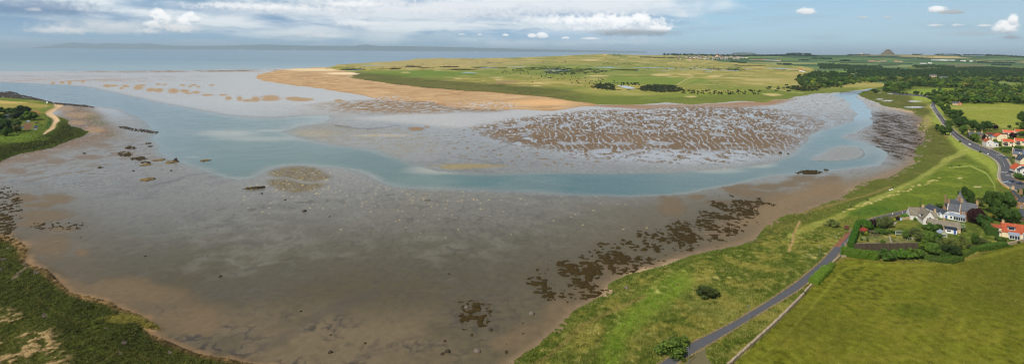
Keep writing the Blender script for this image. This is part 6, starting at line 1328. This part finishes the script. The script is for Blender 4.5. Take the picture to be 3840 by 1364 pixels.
# the walled garden's frames
def frame_posts(name, x0, x1, y, h, n, lab, mat, cat, rails=(1.0,)):
    a, b_ = GP(x0, y), GP(x1, y); R_ = empty(name, a, math.atan2(b_.y-a.y, b_.x-a.x), lab, cat); L = (b_-a).length
    for i in range(n):
        q = L*i/(n-1); m = MB(); m.box(q-.07, q+.07, -.07, .07, -.2, h); m.build('post', mat, R_)
        if name == 'fruit_cage': m = MB(); m.box(q-.07, q+.07, 2.4, 2.54, -.2, h); m.build('post', mat, R_)
    for r in rails: m = MB(); m.box(0, L, -.05, .05, h*r-.1, h*r); m.build('rail', mat, R_)
    if name == 'fruit_cage':
        m = MB(); m.box(0, L, 2.42, 2.52, h-.1, h)
        for q in np.linspace(0, L, 7): m.box(q-.04, q+.04, .05, 2.42, h-.08, h-.01)
        m.build('rail', mat, R_)
    return R_
frame_posts('fruit_cage', 3265, 3289, 889, 3.0, 3, 'open grey timber fruit cage in the vegetable garden', WOOD, 'garden frame', (1.0, .6))
frame_posts('pergola', 3359, 3386, 881, 2.4, 2, 'white timber garden frame beside the upright bush', PAINT, 'garden frame', (1.0, .6, .25))
frame_posts('rail_fence', 3402, 3430, 898, 1.0, 4, 'white rail fence at the right of the vegetable garden', PAINT, 'fence')
frame_posts('rail_fence', 3405, 3432, 872, 1.0, 4, 'grey rail fence below the lawn', WOOD, 'fence')
# pale garden paths and beds
def patch(name, pts, mat, z=.99, w=1.0):
    P_ = polyline_px(pts, 2); mb = MB(); v = []
    for i, p in enumerate(P_):
        d = (P_[min(i+1, len(P_)-1)]-P_[max(i-1, 0)]).normalized(); n = Vector((-d.y, d.x, 0))*w/2; v += [(p.x+n.x, p.y+n.y, z), (p.x-n.x, p.y-n.y, z)]
    mb.add(v, [(2*i, 2*i+1, 2*i+3, 2*i+2) for i in range(len(P_)-1)]); return tag(mb.build(name, mat), kind='structure')
patch('garden_path', [(3258,880),(3345,878)], DIRT, w=.8); patch('garden_path', [(3335,882),(3342,908)], PAVE, w=.7); patch('garden_path', [(3345,842),(3356,830)], PAVE, w=2.4)
patch('garden_path', [(3206,911),(3432,909)], DIRT, .992, w=1.0); patch('garden_path', [(3462,796),(3476,812),(3478,830)], DIRT, w=2.5)
patch('track', [(3800,815),(3822,790),(3835,800),(3840,830)], DIRT, w=4)
# ------------------------------------------------------------------ footbridge
a, b_ = GP(3150,351,z=0), GP(3262,346.5,z=0)
R_ = empty('footbridge', a, math.atan2(b_.y-a.y, b_.x-a.x), 'long low timber footbridge on trestles across the river mouth', 'footbridge'); L = (b_-a).length
m = MB(); m.box(0, L, -1.0, 1.0, 3.1, 3.4); m.build('deck', WOOD, R_)
for sy in (-1.0, 1.0):
    m = MB(); m.box(0, L, sy-.06, sy+.06, 4.4, 4.55); m.box(0, L, sy-.05, sy+.05, 3.9, 4.0)
    for q in np.arange(0, L, 3.0): m.box(q, q+.12, sy-.06, sy+.06, 3.4, 4.5)
    m.build('handrail', WOOD, R_)
for q in np.linspace(2, L-2, 15):
    m = MB()
    for sy in (-1.0, 1.0): m.box(q-.2, q+.2, sy-.2, sy+.2, -1.0, 3.1)
    m.box(q-.15, q+.15, -1.2, 1.2, 1.2, 1.5); m.build('trestle', DWOOD, R_)
# ------------------------------------------------------------------ posts, lamps, signs
def pole(x, y, h, lab, group=None, cross=True):
    thin = .6 if y > 900 else 1.0; PM = METAL if y > 900 else DWOOD
    R_ = empty('telegraph_pole', GP(x, y), facing(x, y), lab, 'telegraph pole', group); m = MB(); m.tube([(0,0,-.2),(0,0,h)], [.16*thin,.11*thin], 8); m.build('pole', PM, R_)
    m = MB(); m.box(-.55, .55, -.05, .05, h-.7, h-.58); m.build('crossarm', DWOOD, R_)
    for s in (-.5, -.2, .2, .5): m = MB(); m.tube([(s,0,h-.58),(s,0,h-.42)], [.05,.05], 6); m.build('insulator', PAINT, R_)
pole(3221,829,6.4,'telegraph pole in the grass where the lane bends'); pole(3450,777,6.2,'telegraph pole on the green above the lane'); pole(2581,1362,5.6,'telegraph pole beside the lay-by at the bottom'); pole(2807,1206,6.4,'telegraph pole beside the lane above the big bush'); pole(3075,958,5.4,'thin telegraph pole in the rough grass left of the lane'); pole(3152,964,6.0,'telegraph pole at the clipped hedge corner')
def lamp(x, y, h, lab, side=1):
    R_ = empty('street_lamp', GP(x, y), facing(x, y), lab, 'street lamp'); m = MB(); m.tube([(0,0,-.2),(0,0,1.2),(0,0,1.25),(0,0,h)], [.13,.13,.08,.06], 8); m.build('post', METAL, R_)
    m = MB(); m.tube([(0,0,h-.1),(side*.5,0,h+.1),(side*1.1,0,h+.12)], [.05,.05,.05], 6); m.build('arm', METAL, R_)
    m = MB(); m.box(min(side*1.0, side*1.7), max(side*1.0, side*1.7), -.14, .14, h+.04, h+.2); ho = m.build('lamp_head', METAL, R_); m = MB(); m.box(min(side*1.1, side*1.6), max(side*1.1, side*1.6), -.1, .1, h-.0, h+.04); m.build('lens', LAMP, ho)
lamp(3613,532,7.0,'street lamp on the verge left of the white house'); lamp(3671,564,7.2,'street lamp on the verge before the white house'); lamp(3738,658,8.0,'street lamp at the bend beside the green'); lamp(3787,700,7.8,'street lamp at the junction beside the grey car', -1); lamp(3759,578,7.2,'street lamp beside the long clipped hedge', -1); lamp(3786,600,7.0,'street lamp beside the slate house wall', -1); lamp(3738,605,5.0,'short street lamp on the pavement of the bend'); lamp(3802,628,6.8,'street lamp beside the orange roofed cottage', -1)
def sign(x, y, w, h, z, mat, lab, name='road_sign', cat='road sign', legs=1):
    R_ = empty(name, GP(x, y), facing(x, y), lab, cat); m = MB(); m.box(-w/2, w/2, -.04, .04, z, z+h); m.build('board', mat, R_)
    for q in ([0] if legs == 1 else [-w/2+.12, w/2-.12]): m = MB(); m.box(q-.06, q+.06, .05, .15, -.2, z+h-.1); m.build('post', METAL if legs == 1 else DWOOD, R_)
    m = MB(); m.box(-w/2-.04, w/2+.04, -.045, .045, z-.06, z); m.box(-w/2-.04, w/2+.04, -.045, .045, z+h, z+h+.06); m.build('edge', METAL, R_)
sign(3636,546,1.5,1.3,1.0,PAINT,'white square sign on the verge between two lamps'); sign(3705,582,.8,1.2,.8,PAINT,'small white sign at the pavement corner'); sign(3565,508,.8,1.0,.8,PAINT,'small white sign below the roadside trees'); sign(3514,441,.7,.9,.8,PAINT,'small white sign on the verge of the far straight'); sign(3493,408,.6,.8,.8,PAINT,'tiny white sign below the road bend')
sign(3175,862,2.4,1.5,1.0,solid('brown_sign', (96,52,40)),'brown timber notice board on the grass beside the lane','notice_board','notice board',2)
R_ = empty('stone_plinth', GP(3549,515), 0.2, 'squat stone plinth on the grass below the tree clump', 'plinth'); m = MB(); m.box(-.9,.9,-.7,.7,-.3,1.9); m.build('body', STONE, R_); m = MB(); m.box(-1.0,1.0,-.8,.8,1.9,2.1); m.build('cap', TAN, R_)
def bench(x, y, lab, yaw=25, mat=None):
    mat = mat or DWOOD; R_ = empty('park_bench', GP(x, y), math.radians(yaw), lab, 'bench'); m = MB()
    for i in range(4): m.box(-1.1, 1.1, i*.13, i*.13+.10, .43, .48)
    m.build('seat', mat, R_); m = MB()
    for i in range(3): m.box(-1.1, 1.1, .54, .58, .6+i*.14, .7+i*.14)
    m.build('backrest', mat, R_)
    for sx in (-1.0, 1.0):
        m = MB(); m.box(sx-.05, sx+.05, .0, .08, -.1, .62); m.box(sx-.05, sx+.05, .5, .58, -.1, 1.0); m.box(sx-.05, sx+.05, .08, .5, .36, .42); m.build('leg', mat, R_)
bench(3193,778,'dark bench on the grass edge left of the green'); bench(3255,751,'dark bench on the grass edge nearer the far end of the green', 30); bench(3384,822,'pale blue garden bench by the orange garden wall', 5, solid('pale_blue_paint', (150,180,206)))
# upturned blue boat on the lawn
def hull(name, L, w, h, mat, loc, rz, lab, flip=False, cat='boat'):
    R_ = empty(name, loc, rz, lab, cat); v = []; f = []; n = 12; m = 7
    for i in range(n+1):
        q = i/n; ww = w*.5*(math.sin(math.pi*min(q*1.15, 1)*.5+.0)**.7 if q < .5 else (1-((q-.5)/.5)**2.2*.98)); 
        for k in range(m):
            a = math.pi*k/(m-1); zz = h-h*math.sin(a)*(1-.25*q**3)
            v.append(((q-.5)*L, math.cos(a)*ww, (h-zz) if flip else zz+.12*(2*q-1)**2))
    for i in range(n):
        for k in range(m-1): f.append((i*m+k, i*m+k+1, i*m+m+k+1, i*m+m+k))
    f.append(tuple(range(m)))
    b_ = MB(); b_.add(v, f); b_.build('hull', mat, R_, smooth=True)
    return R_
R_ = hull('dinghy', 4.2, 1.6, .7, solid('pale_blue_hull', (168,190,214)), GP(3376,824,z=.95), .5, 'small pale blue dinghy upturned on the lawn beside the lane', True); m = MB(); m.box(-2.0, 2.0, -.06, .06, .68, .78); m.build('keel', BLUE, R_)
# white edge stones beside the lane
def stone(x, y, r, mat, lab, group=None, name='stone', fl=.3, z=None, cat='stone', flat=.6):
    p = G(x, y) if z is None else GP(x, y, z=z); m = MB(); m.blob((0,0,0), (r, r*rnd.uniform(.7, 1.1), r*flat), 2, .22, rnd.random()*9, 0, fl); o = m.build(name, mat, None, p, True); o.rotation_euler = (0, 0, rnd.uniform(0, 6)); return tag(o, lab, cat, group)
for i, (x, y) in enumerate([(3190,889),(3187,893),(3181,898),(3178,902),(3170,909),(3168,914),(3161,924)]): stone(x, y, .32, PAINT, 'white painted stone in the row along the lane', 'white stones along the lane', 'edge_stone')
for i, (x, y) in enumerate([(3145,878),(3136,890)]): stone(x, y, .32, PAINT, 'white painted stone on the grass left of the lane bend', 'white stones left of the lane', 'edge_stone')
for i, (x, y) in enumerate([(3346,800),(3348,799),(3384,795),(3402,792),(3425,788)]): 
    R_ = empty('verge_post', GP(x, y+4), 0, 'short white marker post along the lane by the green', 'marker post', 'white posts along the lane'); m = MB(); m.box(-.12,.12,-.12,.12,-.2,.9); m.build('post', PAINT, R_); m = MB(); m.box(-.13,.13,-.13,.13,.62,.75); m.build('band', DWOOD, R_)
for x, y in [(3337,712),(3346,710)]: stone(x, y, .8, PAINT, 'pale rounded boulder on the grass edge of the green', 'pale boulders by the green', 'boulder')
# ------------------------------------------------------------------ stones and wrecks on the mud
for x, y, r, mt, lab in [(2350,1080,1.0,BROCK,'pinkish boulder at the grass edge above the shore'),(1993,1176,1.1,BROCK,'large grey boulder among the near seaweed'),(544,960,.5,ROCK,'small dark stone alone on the left mud'),(826,1036,.75,ROCK,'dark stone alone in the middle of the mud'),(1239,1320,.8,ROCK,'reddish dark stone near the bottom shore'),(1128,1166,.45,ROCK,'small dark stone on the lower mud'),
    (1750,1152,.9,BROCK,'grey round stone above the dark weed clump'),(1841,1236,.7,ROCK,'dark round stone right of the weed clump'),(1789,1316,1.0,BROCK,'grey stone near the bottom right shore'),(1678,1317,.9,ROCK,'dark stone left of the grey one at the bottom'),(1659,1326,.6,ROCK,'small dark stone beside the dark one at the bottom'),(1668,1278,.6,ROCK,'dark stone below the weed clump'),(1825,1156,.5,ROCK,'small stone right above the weed clump'),
    (1142,792,1.2,ROCK,'dark low rock on the mid mud'),(1070,749,.7,ROCK,'small dark rock on the mud below the wreck'),(982,726,.8,ROCK,'dark rock just below the long wreck'),(1683,1026,.5,ROCK,'tiny dark stone in the wide mud'),(1236,812,.6,ROCK,'small rock below the mid mud patches'),(1240,1255,.4,ROCK,'tiny stone on the lower mud'),(303,890,.4,ROCK,'tiny stone on the upper left mud'),(1369,1286,.5,ROCK,'small stone near the bottom'),(3098,638,1.6,ROCK,'dark rock at the right channel edge'),(2926,575,1.8,ROCK,'dark low rock at the end of a rill'),(2955,577,1.2,ROCK,'second dark rock at the end of a rill')]:
    stone(x, y, r*1.15, mt, lab, None, 'rock', .25, cat='rock', flat=.7)
for i, x in enumerate((1594,1598,1603,1608,1612)):
    stone(x, 752, .42, ROCK, 'small dark stump in the short row on the mud', 'row of stumps on the mud', 'stump', cat='stump', flat=1.2)
def ribs(R_, L, w, h, n, mat):
    for i in range(n):
        q = (i+.5)/n; x = (q-.5)*L; ww = w*.5*math.sin(math.pi*(.12+.76*q))
        m = MB(); m.tube([(x,-ww,h*(.7+.3*math.sin(i*2.1))),(x,-ww*.7,h*.25),(x,0,0),(x,ww*.7,h*.25),(x,ww,h*(.6+.3*math.cos(i*1.7)))], [.09]*5, 5); m.build('rib', mat, R_)
p = G(958,706); R_ = empty('wooden_wreck', p, .35, 'long broken hull of a wooden wreck lying on the mud beside the channel', 'wreck'); L = 13.0
v = []; f = []; n = 16
for i in range(n+1):
    q = i/n; x = (q-.5)*L; ww = 2.0*math.sin(math.pi*min(.98, .04+.94*q))**.8
    for k, (a, z) in enumerate([(-1,1.0),(-.9,.35),(-.4,0),(.4,0),(.9,.3),(1,.75)]): v.append((x, a*ww, z*(1.25+.35*math.sin(i*1.9+k))-.1+.25*q))
for i in range(n): f += [(i*6+k, i*6+k+1, i*6+k+7, i*6+k+6) for k in range(5)]
m = MB(); m.add(v, f); m.build('hull', solid('wreck_timber', (96,80,54), vary=.5, sc=2), R_); ribs(R_, L*.9, 3.6, 1.5, 9, DWOOD); m = MB(); m.box(-L*.5-2, L*.5, -.15, .15, -.1, .25); m.build('keel', DWOOD, R_)
p = G(643,606); R_ = empty('wooden_wreck', p, .2, 'small dark wreck with an upright pointed stem on a brown mound', 'wreck'); ribs(R_, 8, 4, 1.8, 6, DWOOD); m = MB(); m.add([(1,0,0),(5,0,.4),(4.2,.15,3.4),(2.4,.1,2.6),(1,.3,.2),(5,.4,.4),(4.2,.35,3.4),(2.4,.4,2.6)], [(0,1,2,3),(7,6,5,4),(1,5,6,2),(2,6,7,3),(3,7,4,0),(0,4,5,1)]); m.build('stem', DWOOD, R_); m = MB(); m.box(-4, 4.5, -.2, .2, -.1, .3); m.build('keel', DWOOD, R_)
def mound(x, y, w, d, h, mat, lab, name='weed_mound'):
    p = G(x, y); m = MB(); m.blob((0,0,0), (w, d, h), 3, .35, x*.1, 0, .1); o = m.build(name, mat, None, p, True); return tag(o, lab, 'mound')
MW = solid('brown_weed', (112,92,54), vary=.6, sc=.4)
for x, y, w, d, lab in [(644,608,4.5,6,'brown mound under the small wreck'),(594,601,4.5,4,'low brown mound left of the small wreck'),(768,602,4,4,'tiny sandy mound alone in the channel'),(555,672,4.5,5,'olive mound on the left mud below the weed beds'),(546,618,4,4,'brown mound below the larger weed bed')]: mound(x, y, w, d, .7, MW, lab)
# ------------------------------------------------------------------ seaweed and rock, raised from the mud in lumps
def lumps(name, mask, hgt, mat, lab, cat):
    j, i = np.nonzero(mask[:-1, :-1]); m_all = np.zeros(mask.shape, bool)
    for a in (0, 1):
        for b_ in (0, 1): m_all[j+a, i+b_] = True
    used = np.nonzero(m_all.ravel())[0]; idx = np.full(mask.size, -1); idx[used] = np.arange(len(used))
    hz = blur(mask, 1, 1); zz = hgt*hz*(1+.9*N3+.5*N2)+.02
    co = np.stack([GX.ravel()[used], GY.ravel()[used], GZ.ravel()[used]+zz.ravel()[used]], 1)
    q = (j*NX+i); fc = np.stack([idx[q+NX], idx[q+NX+1], idx[q+1], idx[q]], 1)
    me = bpy.data.meshes.new(name); me.from_pydata(co.tolist(), [], fc.tolist()); me.materials.append(mat); me.update(); o = link(name, me); return tag(o, lab, cat, None, 'stuff')
lumps('seaweed', wm_, .34, WEED, 'dark brown seaweed beds scattered along the near right shore', 'seaweed')
wl_ = np.zeros(PX.shape, bool)
for (x, y, rx, ry) in [(489,554,22,7),(466,577,30,11),(519,594,34,8),(545,610,20,6),(375,627,14,4),(554,537,12,3),(561,547,12,3),(317,574,9,2),(415,573,8,2),(500,640,6,2),(606,636,6,2),(640,638,6,2),(255,335,0.1,0.1)]:
    wl_ |= (ell(x, y, rx, ry, .3, .5, N3*.7+N2*.5) > .5) & (N3+N2*.7 > -.12)
lumps('seaweed', wl_, .45, WEED, 'small dark weed beds on the left mud beside the channel', 'seaweed')
wk_ = (ell(30,770,60,60,.4,.5,N2) > .3) & (fbm(WX, WY, 5, 4, 123) > .14) & (PX < 84); wk_ |= (ell(10,850,40,50,.4,.5,N2) > .3) & (fbm(WX, WY, 5, 4, 124) > .05); wk_ |= (ell(215,845,90,14,.6,.4) > .3) & (N3 > .22)
lumps('seaweed', wk_, .25, WEED, 'dark wrack at the left edge of the mud', 'seaweed')
rk_ = (P([(-600,340),(0,345),(50,343),(62,348),(90,358),(130,368),(165,376),(190,385),(150,378),(90,372),(0,366),(-600,366)], 2, 5)) & (fbm(WX, WY, 12, 4, 125) > -.22)
rk_ &= (N3+N2 > -.55)
rk_ |= (N3+N2*.5 > -.25) & (dline([(178,384),(230,391),(300,397),(345,402)], PX, PY+N2*3, 3.0) < 7); lumps('rock_reef', rk_, 1.6, ROCK, 'dark rocky reef round the tip of the left headland', 'rocks')
rs_ = (dline([(455,478),(500,486),(540,492),(585,498)], PX+N2*10, PY+N3*5, 2.2) < 9) & (N3+N2*.6 > -.1); lumps('rock_spit', rs_, 1.0, ROCK, 'narrow dark spit of rocks pointing into the channel', 'rocks')
# pond on the links and pools
def pond(name, poly, z):
    mb = MB(); v = [G(x, y, z) for x, y in poly]; mb.add(v, [tuple(range(len(v)))]); o = mb.build(name, MATS['pond_water']); return tag(o, kind='structure')
m_, nt, b = newmat('pond_water'); setb(nt, b, base=(.25,.32,.38), rough=.15, spec=.8)
pond('pond', [(2312,321),(2340,321.5),(2375,328),(2382,333),(2360,334),(2335,329)], .35)
# ------------------------------------------------------------------ cars
def car_proto():
    R_ = empty('parked_car', (0, 0, 0), 0, '', 'car'); prof = [(-2.15,.35),(-2.2,.75),(-2.05,.95),(-1.5,1.02),(-1.0,1.42),(-.4,1.5),(.5,1.46),(1.15,1.0),(1.9,.86),(2.15,.65),(2.15,.35)]
    v = []; f = []; n = len(prof)
    for k, (yy, s) in enumerate([(-.86,.96),(-.80,1.0),(.80,1.0),(.86,.96)]):
        for (x, z) in prof: q = 1-.16*max(0, (z-.95)/.55) ; v.append((x*s, yy*q, .35+(z-.35)*s))
    for k in range(3): f += [(k*n+i, k*n+(i+1) % n, (k+1)*n+(i+1) % n, (k+1)*n+i) for i in range(n)]
    f += [tuple(range(n-1, -1, -1)), tuple(3*n+i for i in range(n))]
    m = MB(); m.add(v, f); b_ = m.build('body', CARP, R_); b_['tinted'] = 1
    m = MB(); g_ = [(-1.42,1.04),(-.98,1.38),(-.4,1.44),(.45,1.41),(1.05,1.02)]
    for s in (-1, 1): m.add([(x, s*.875*(1-.16*max(0, (z-.95)/.55)), z) for x, z in g_], [(0,1,2,3,4) if s < 0 else (4,3,2,1,0)])
    m.build('side_window', GLASS, R_); m = MB(); m.add([(1.12,-.68,1.05),(1.12,.68,1.05),(.56,.62,1.45),(.56,-.62,1.45)], [(0,1,2,3)]); m.build('windscreen', GLASS, R_); m = MB(); m.add([(-1.5,-.66,1.06),(-1.06,-.6,1.41),(-1.06,.6,1.41),(-1.5,.66,1.06)], [(0,1,2,3)]); m.build('rear_window', GLASS, R_)
    for x in (-1.35, 1.35):
        for y in (-.80, .80):
            m = MB(); m.tube([(x,y-.1,.33),(x,y+.1,.33)], [.33,.33], 14); w_ = m.build('wheel', RUB, R_); m = MB(); s = 1 if y > 0 else -1; m.tube([(x,y+s*.09,.33),(x,y+s*.115,.33)], [.19,.17], 10); m.build('rim', METAL, w_)
    for y in (-.6, .6): m = MB(); m.box(2.0, 2.12, y-.18, y+.18, .62, .76); m.build('headlight', LAMP, R_); m = MB(); m.box(-2.17, -2.05, y-.16, y+.16, .72, .88); m.build('tail_light', REDW, R_)
    return R_
PC = car_proto(); first = True
def car(x, y, rz, col, lab, group=None, van=False):
    global first
    p = GP(x, y, z=1.01) if y > 340 else G(x, y, .1)
    if first:
        first = False; R_ = PC; R_.location = p; R_.rotation_euler = (0, 0, rz); R_['label'] = lab
        for ch in R_.children:
            if ch.get('tinted'): ch.color = (*lin(col), 1)
        if group: R_['group'] = group
    else: R_ = clone(PC, p, rz, (1, 1, 1), lab, group, col)
    if van: R_.scale = (1.05, 1.05, 1.25)
    return R_
f0 = math.radians
car(3771,592,f0(115),(60,84,120),'blue car driving up the right side of the main road'); car(3791,647,f0(92),(40,44,50),'dark car beside the white road numbers'); car(3777,686,f0(160),(150,168,190),'silver blue car at the junction'); car(3792,682,f0(155),(34,46,66),'navy car just behind the silver blue one'); car(3824,690,f0(150),(40,52,70),'dark blue people carrier at the right edge of the junction', van=True)
car(3497,404,f0(118),(225,225,230),'white car on the far road below the bend'); car(3296,351,f0(20),(226,226,228),'white car parked where the river meets the road'); car(3302,349,f0(60),(206,208,212),'silver car beside the white one by the river'); car(3306,340,f0(80),(210,214,220),'pale car on the road near the river bend')
car(133,488-1,f0(10),(196,206,226),'front silver car of the row in the headland car park'); car(134,483,f0(10),(120,60,60),'second car of the headland row, dull red'); car(135,479,f0(10),(60,90,150),'third car of the headland row, blue'); car(137,475,f0(10),(40,60,80),'rear car of the headland row, dark teal'); car(136,463,f0(8),(84,40,44),'maroon car alone behind the headland row')
car(102,460,f0(8),(70,110,160),'blue car left behind the gravel of the headland car park'); car(107,457,f0(8),(230,232,236),'white van beside the blue car on the headland', van=True); car(79,482,f0(6),(70,100,150),'left car of the pair by the pale tree'); car(84,479,f0(6),(60,80,110),'right car of the pair by the pale tree')
# golf flag
R_ = empty('flag_pole', G(173,409), 0, 'white flag on a tall pole at the headland green', 'flag pole'); m = MB(); m.tube([(0,0,-.2),(0,0,12)], [.18,.12], 8); m.build('pole', PAINT, R_)
m = MB(); m.add([(0,0,9.4),(1.4,.25,9.5),(2.8,-.1,9.3),(2.8,-.1,11.5),(1.4,.25,11.7),(0,0,11.8)], [(0,1,4,5),(1,2,3,4)]); m.add([(0,.04,9.4),(1.4,.29,9.5),(2.8,-.06,9.3),(2.8,-.06,11.5),(1.4,.29,11.7),(0,.04,11.8)], [(5,4,1,0),(4,3,2,1)]); m.build('flag', PAINT, R_)
# ------------------------------------------------------------------ walkers on the headland beach
def person(x, y, rz, col, lab, group=None):
    V = {'pel':(0,0,.95),'wa':(0,0,1.12),'ch':(0,.01,1.35),'nk':(0,.0,1.5),'hd':(0,-.02,1.6),'ht':(0,-.02,1.74)}
    chains = [[('pel',.13),('wa',.12),('ch',.15),('nk',.06),('hd',.095),('ht',.07)]]
    bm = bmesh.new(); idx = {}; rad = []
    def add(nm, co, r):
        idx[nm] = bm.verts.new(co); rad.append(r)
    for nm, r in chains[0]: add(nm, V[nm], r)
    for a, b_ in zip([c_[0] for c_ in chains[0]][:-1], [c_[0] for c_ in chains[0]][1:]): bm.edges.new((idx[a], idx[b_]))
    for s, st in ((-1, .18), (1, -.16)):
        for nm, co, r in [('h%d' % s, (s*.1,0,.9), .10), ('k%d' % s, (s*.1,-st*.6,.5), .065), ('a%d' % s, (s*.1,-st*.9+.02,.09), .045), ('t%d' % s, (s*.1,-st*.9-.16,.04), .04)]: add(nm, co, r)
        bm.edges.new((idx['pel'], idx['h%d' % s])); bm.edges.new((idx['h%d' % s], idx['k%d' % s])); bm.edges.new((idx['k%d' % s], idx['a%d' % s])); bm.edges.new((idx['a%d' % s], idx['t%d' % s]))
        for nm, co, r in [('s%d' % s, (s*.19,0,1.42), .06), ('e%d' % s, (s*.24,st*.3,1.15), .045), ('w%d' % s, (s*.24,st*.4-.1,.92), .032), ('f%d' % s, (s*.24,st*.4-.13,.82), .025)]: add(nm, co, r)
        bm.edges.new((idx['ch'], idx['s%d' % s])); bm.edges.new((idx['s%d' % s], idx['e%d' % s])); bm.edges.new((idx['e%d' % s], idx['w%d' % s])); bm.edges.new((idx['w%d' % s], idx['f%d' % s]))
    me = bpy.data.meshes.new('person'); bm.to_mesh(me); bm.free(); o = link('person', me, None, G(x, y)); o.rotation_euler = (0, 0, rz); md = o.modifiers.new('skin', 'SKIN'); md.use_smooth_shade = True
    for sv, r in zip(me.skin_vertices[0].data, rad): sv.radius = (r, r)
    sb = o.modifiers.new('sub', 'SUBSURF'); sb.levels = 1; sb.render_levels = 1
    me.materials.append(CLOTH); o.color = (*lin(col), 1); return tag(o, lab, 'person', group)
for x, y, c_, lab in [(213,396,(50,50,70),'person in dark clothes walking on the beach path, left of the group'),(217,395,(120,60,60),'person in a red top walking in the beach group'),(222,394,(60,80,110),'person in blue walking at the right of the beach group'),(162,390,(40,40,50),'golfer in dark clothes standing left on the headland green'),(167,390,(190,190,190),'golfer in a pale top standing right on the headland green')]: person(x, y, rnd.uniform(0, 6), c_, lab)
# small boat far out
R_ = hull('fishing_boat', 12, 3.6, 2.2, DWOOD, Vector(((1215-CX)*3600/F, 3600+2500, -.2)), .1, 'tiny dark fishing boat far out on the sea', False); m = MB(); m.box(-3, 0, -1.2, 1.2, 1.8, 4.2); m.build('wheelhouse', PAINT, R_); R_.location = Vector((st_of(1215,204)[0]*H/st_of(1215,204)[1], H*F/st_of(1215,204)[1], -.6))
# ------------------------------------------------------------------ grass tufts standing on the near rough ground
m_, nt, b = newmat('tuft_blades'); setb(nt, b, base=X(nt, attr(nt, 'col').outputs['Color']), rough=.85, spec=.08); TUFT = m_
def tufts(name, mask, n, h0, h1, w, alt, palt, lab, seed):
    rs = np.random.RandomState(seed); j, i = np.nonzero(mask[:-1, :-1]); k = rs.choice(len(j), size=min(n, len(j)*2), replace=True); j = j[k]; i = i[k]; q = rs.rand(len(j)); r = rs.rand(len(j))
    def at(g): return g[j, i]*(1-q)*(1-r)+g[j, i+1]*q*(1-r)+g[j+1, i]*(1-q)*r+g[j+1, i+1]*q*r
    gx, gy, gz = at(GX), at(GY), at(GZ); cc = C[j, i]*rs.uniform(.75, 1.35, (len(j), 1)); gold = (rs.rand(len(j)) < palt*(.35+1.3*np.clip(at(N0)+at(N2)*.5+.3, 0, 1)))
    cc[gold] = np.array(lin(alt))*rs.uniform(.7, 1.1, (gold.sum(), 1)); V = []; n_ = len(j); h = rs.uniform(h0, h1, n_)*(gy/300)**.3
    for b_ in range(4):
        a = rs.uniform(0, 6.28, n_); t = rs.uniform(.1, .45, n_)*h; ox, oy = rs.normal(size=(2, n_))*w*1.3; ww = w*rs.uniform(.5, 1.1, n_)*(gy/300)**.5
        ca, sa = np.cos(a), np.sin(a); f_ = rs.uniform(0, 6.28, n_)
        for (l, z) in ((-1, 0), (1, 0), (0, 1)):
            V.append(np.stack([gx+ox+ca*ww*l+np.cos(f_)*t*z, gy+oy+sa*ww*l+np.sin(f_)*t*z, gz-.04+h*z*rs.uniform(.8, 1.1, n_)], 1))
    V = np.stack(V, 1).reshape(-1, 3); nf = len(V)//3; me = bpy.data.meshes.new(name); me.vertices.add(len(V)); me.loops.add(len(V)); me.polygons.add(nf)
    me.vertices.foreach_set('co', V.astype(np.float32).ravel()); me.loops.foreach_set('vertex_index', np.arange(len(V), dtype=np.int32)); me.polygons.foreach_set('loop_start', np.arange(0, len(V), 3, dtype=np.int32)); me.polygons.foreach_set('loop_total', np.full(nf, 3, np.int32))
    a = me.attributes.new('col', 'FLOAT_COLOR', 'POINT'); c4 = np.ones((n_, 12, 4), np.float32); c4[:, :, :3] = np.clip(cc, 0, 1)[:, None, :]; c4[:, 2::3, :3] *= 1.25; a.data.foreach_set('color', c4.ravel())
    me.materials.append(TUFT); me.update(); return tag(link(name, me), lab, 'grass', None, 'stuff')
off = np.minimum(dline(LL, pad=90), dline(LR, pad=90)); lanep = pip([(2440,1390),(2471,1364),(2591,1286),(2740,1213),(2880,1129),(2992,1054),(3081,980),(3141,913),(3208,850),(3240,830),(3297,825),(3223,853),(3178,905),(3133,965),(3081,1016),(2992,1086),(2880,1154),(2740,1239),(2600,1322),(2531,1364),(2505,1390)], PX, PY)
inview = (PX > -60) & (PX < 3900) & (PY < 1400)
rgm = (Z == 6) & ~mead & ~gm & (PY > 770) & inview & ~lanep & (gdn < .3) & ~pip([(2560,1364),(2600,1330),(2646,1300),(2655,1340),(2680,1390)], PX, PY)
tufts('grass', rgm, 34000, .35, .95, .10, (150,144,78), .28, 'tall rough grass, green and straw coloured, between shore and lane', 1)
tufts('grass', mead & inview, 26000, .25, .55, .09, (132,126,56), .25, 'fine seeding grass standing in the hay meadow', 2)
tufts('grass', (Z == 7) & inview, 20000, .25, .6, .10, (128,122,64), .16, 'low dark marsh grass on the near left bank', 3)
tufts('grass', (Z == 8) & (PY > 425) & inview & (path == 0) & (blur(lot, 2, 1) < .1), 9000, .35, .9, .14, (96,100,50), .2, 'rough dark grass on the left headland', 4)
# ------------------------------------------------------------------ haze
m_ = bpy.data.materials.new('haze_air'); m_.use_nodes = True; nt = m_.node_tree; nt.nodes.clear(); o_ = nt.nodes.new('ShaderNodeOutputMaterial'); pv = nt.nodes.new('ShaderNodeVolumePrincipled')
pv.inputs['Color'].default_value = (.64, .83, 1.0, 1); pv.inputs['Density'].default_value = 2.4e-5; pv.inputs['Anisotropy'].default_value = 0.0; nt.links.new(pv.outputs[0], o_.inputs['Volume'])
mb = MB(); mb.box(-155000, 155000, -3300, 155000, -4, 610); ho = mb.build('haze', m_); tag(ho, 'pale blue haze lying over the whole bay', 'haze', None, 'stuff')
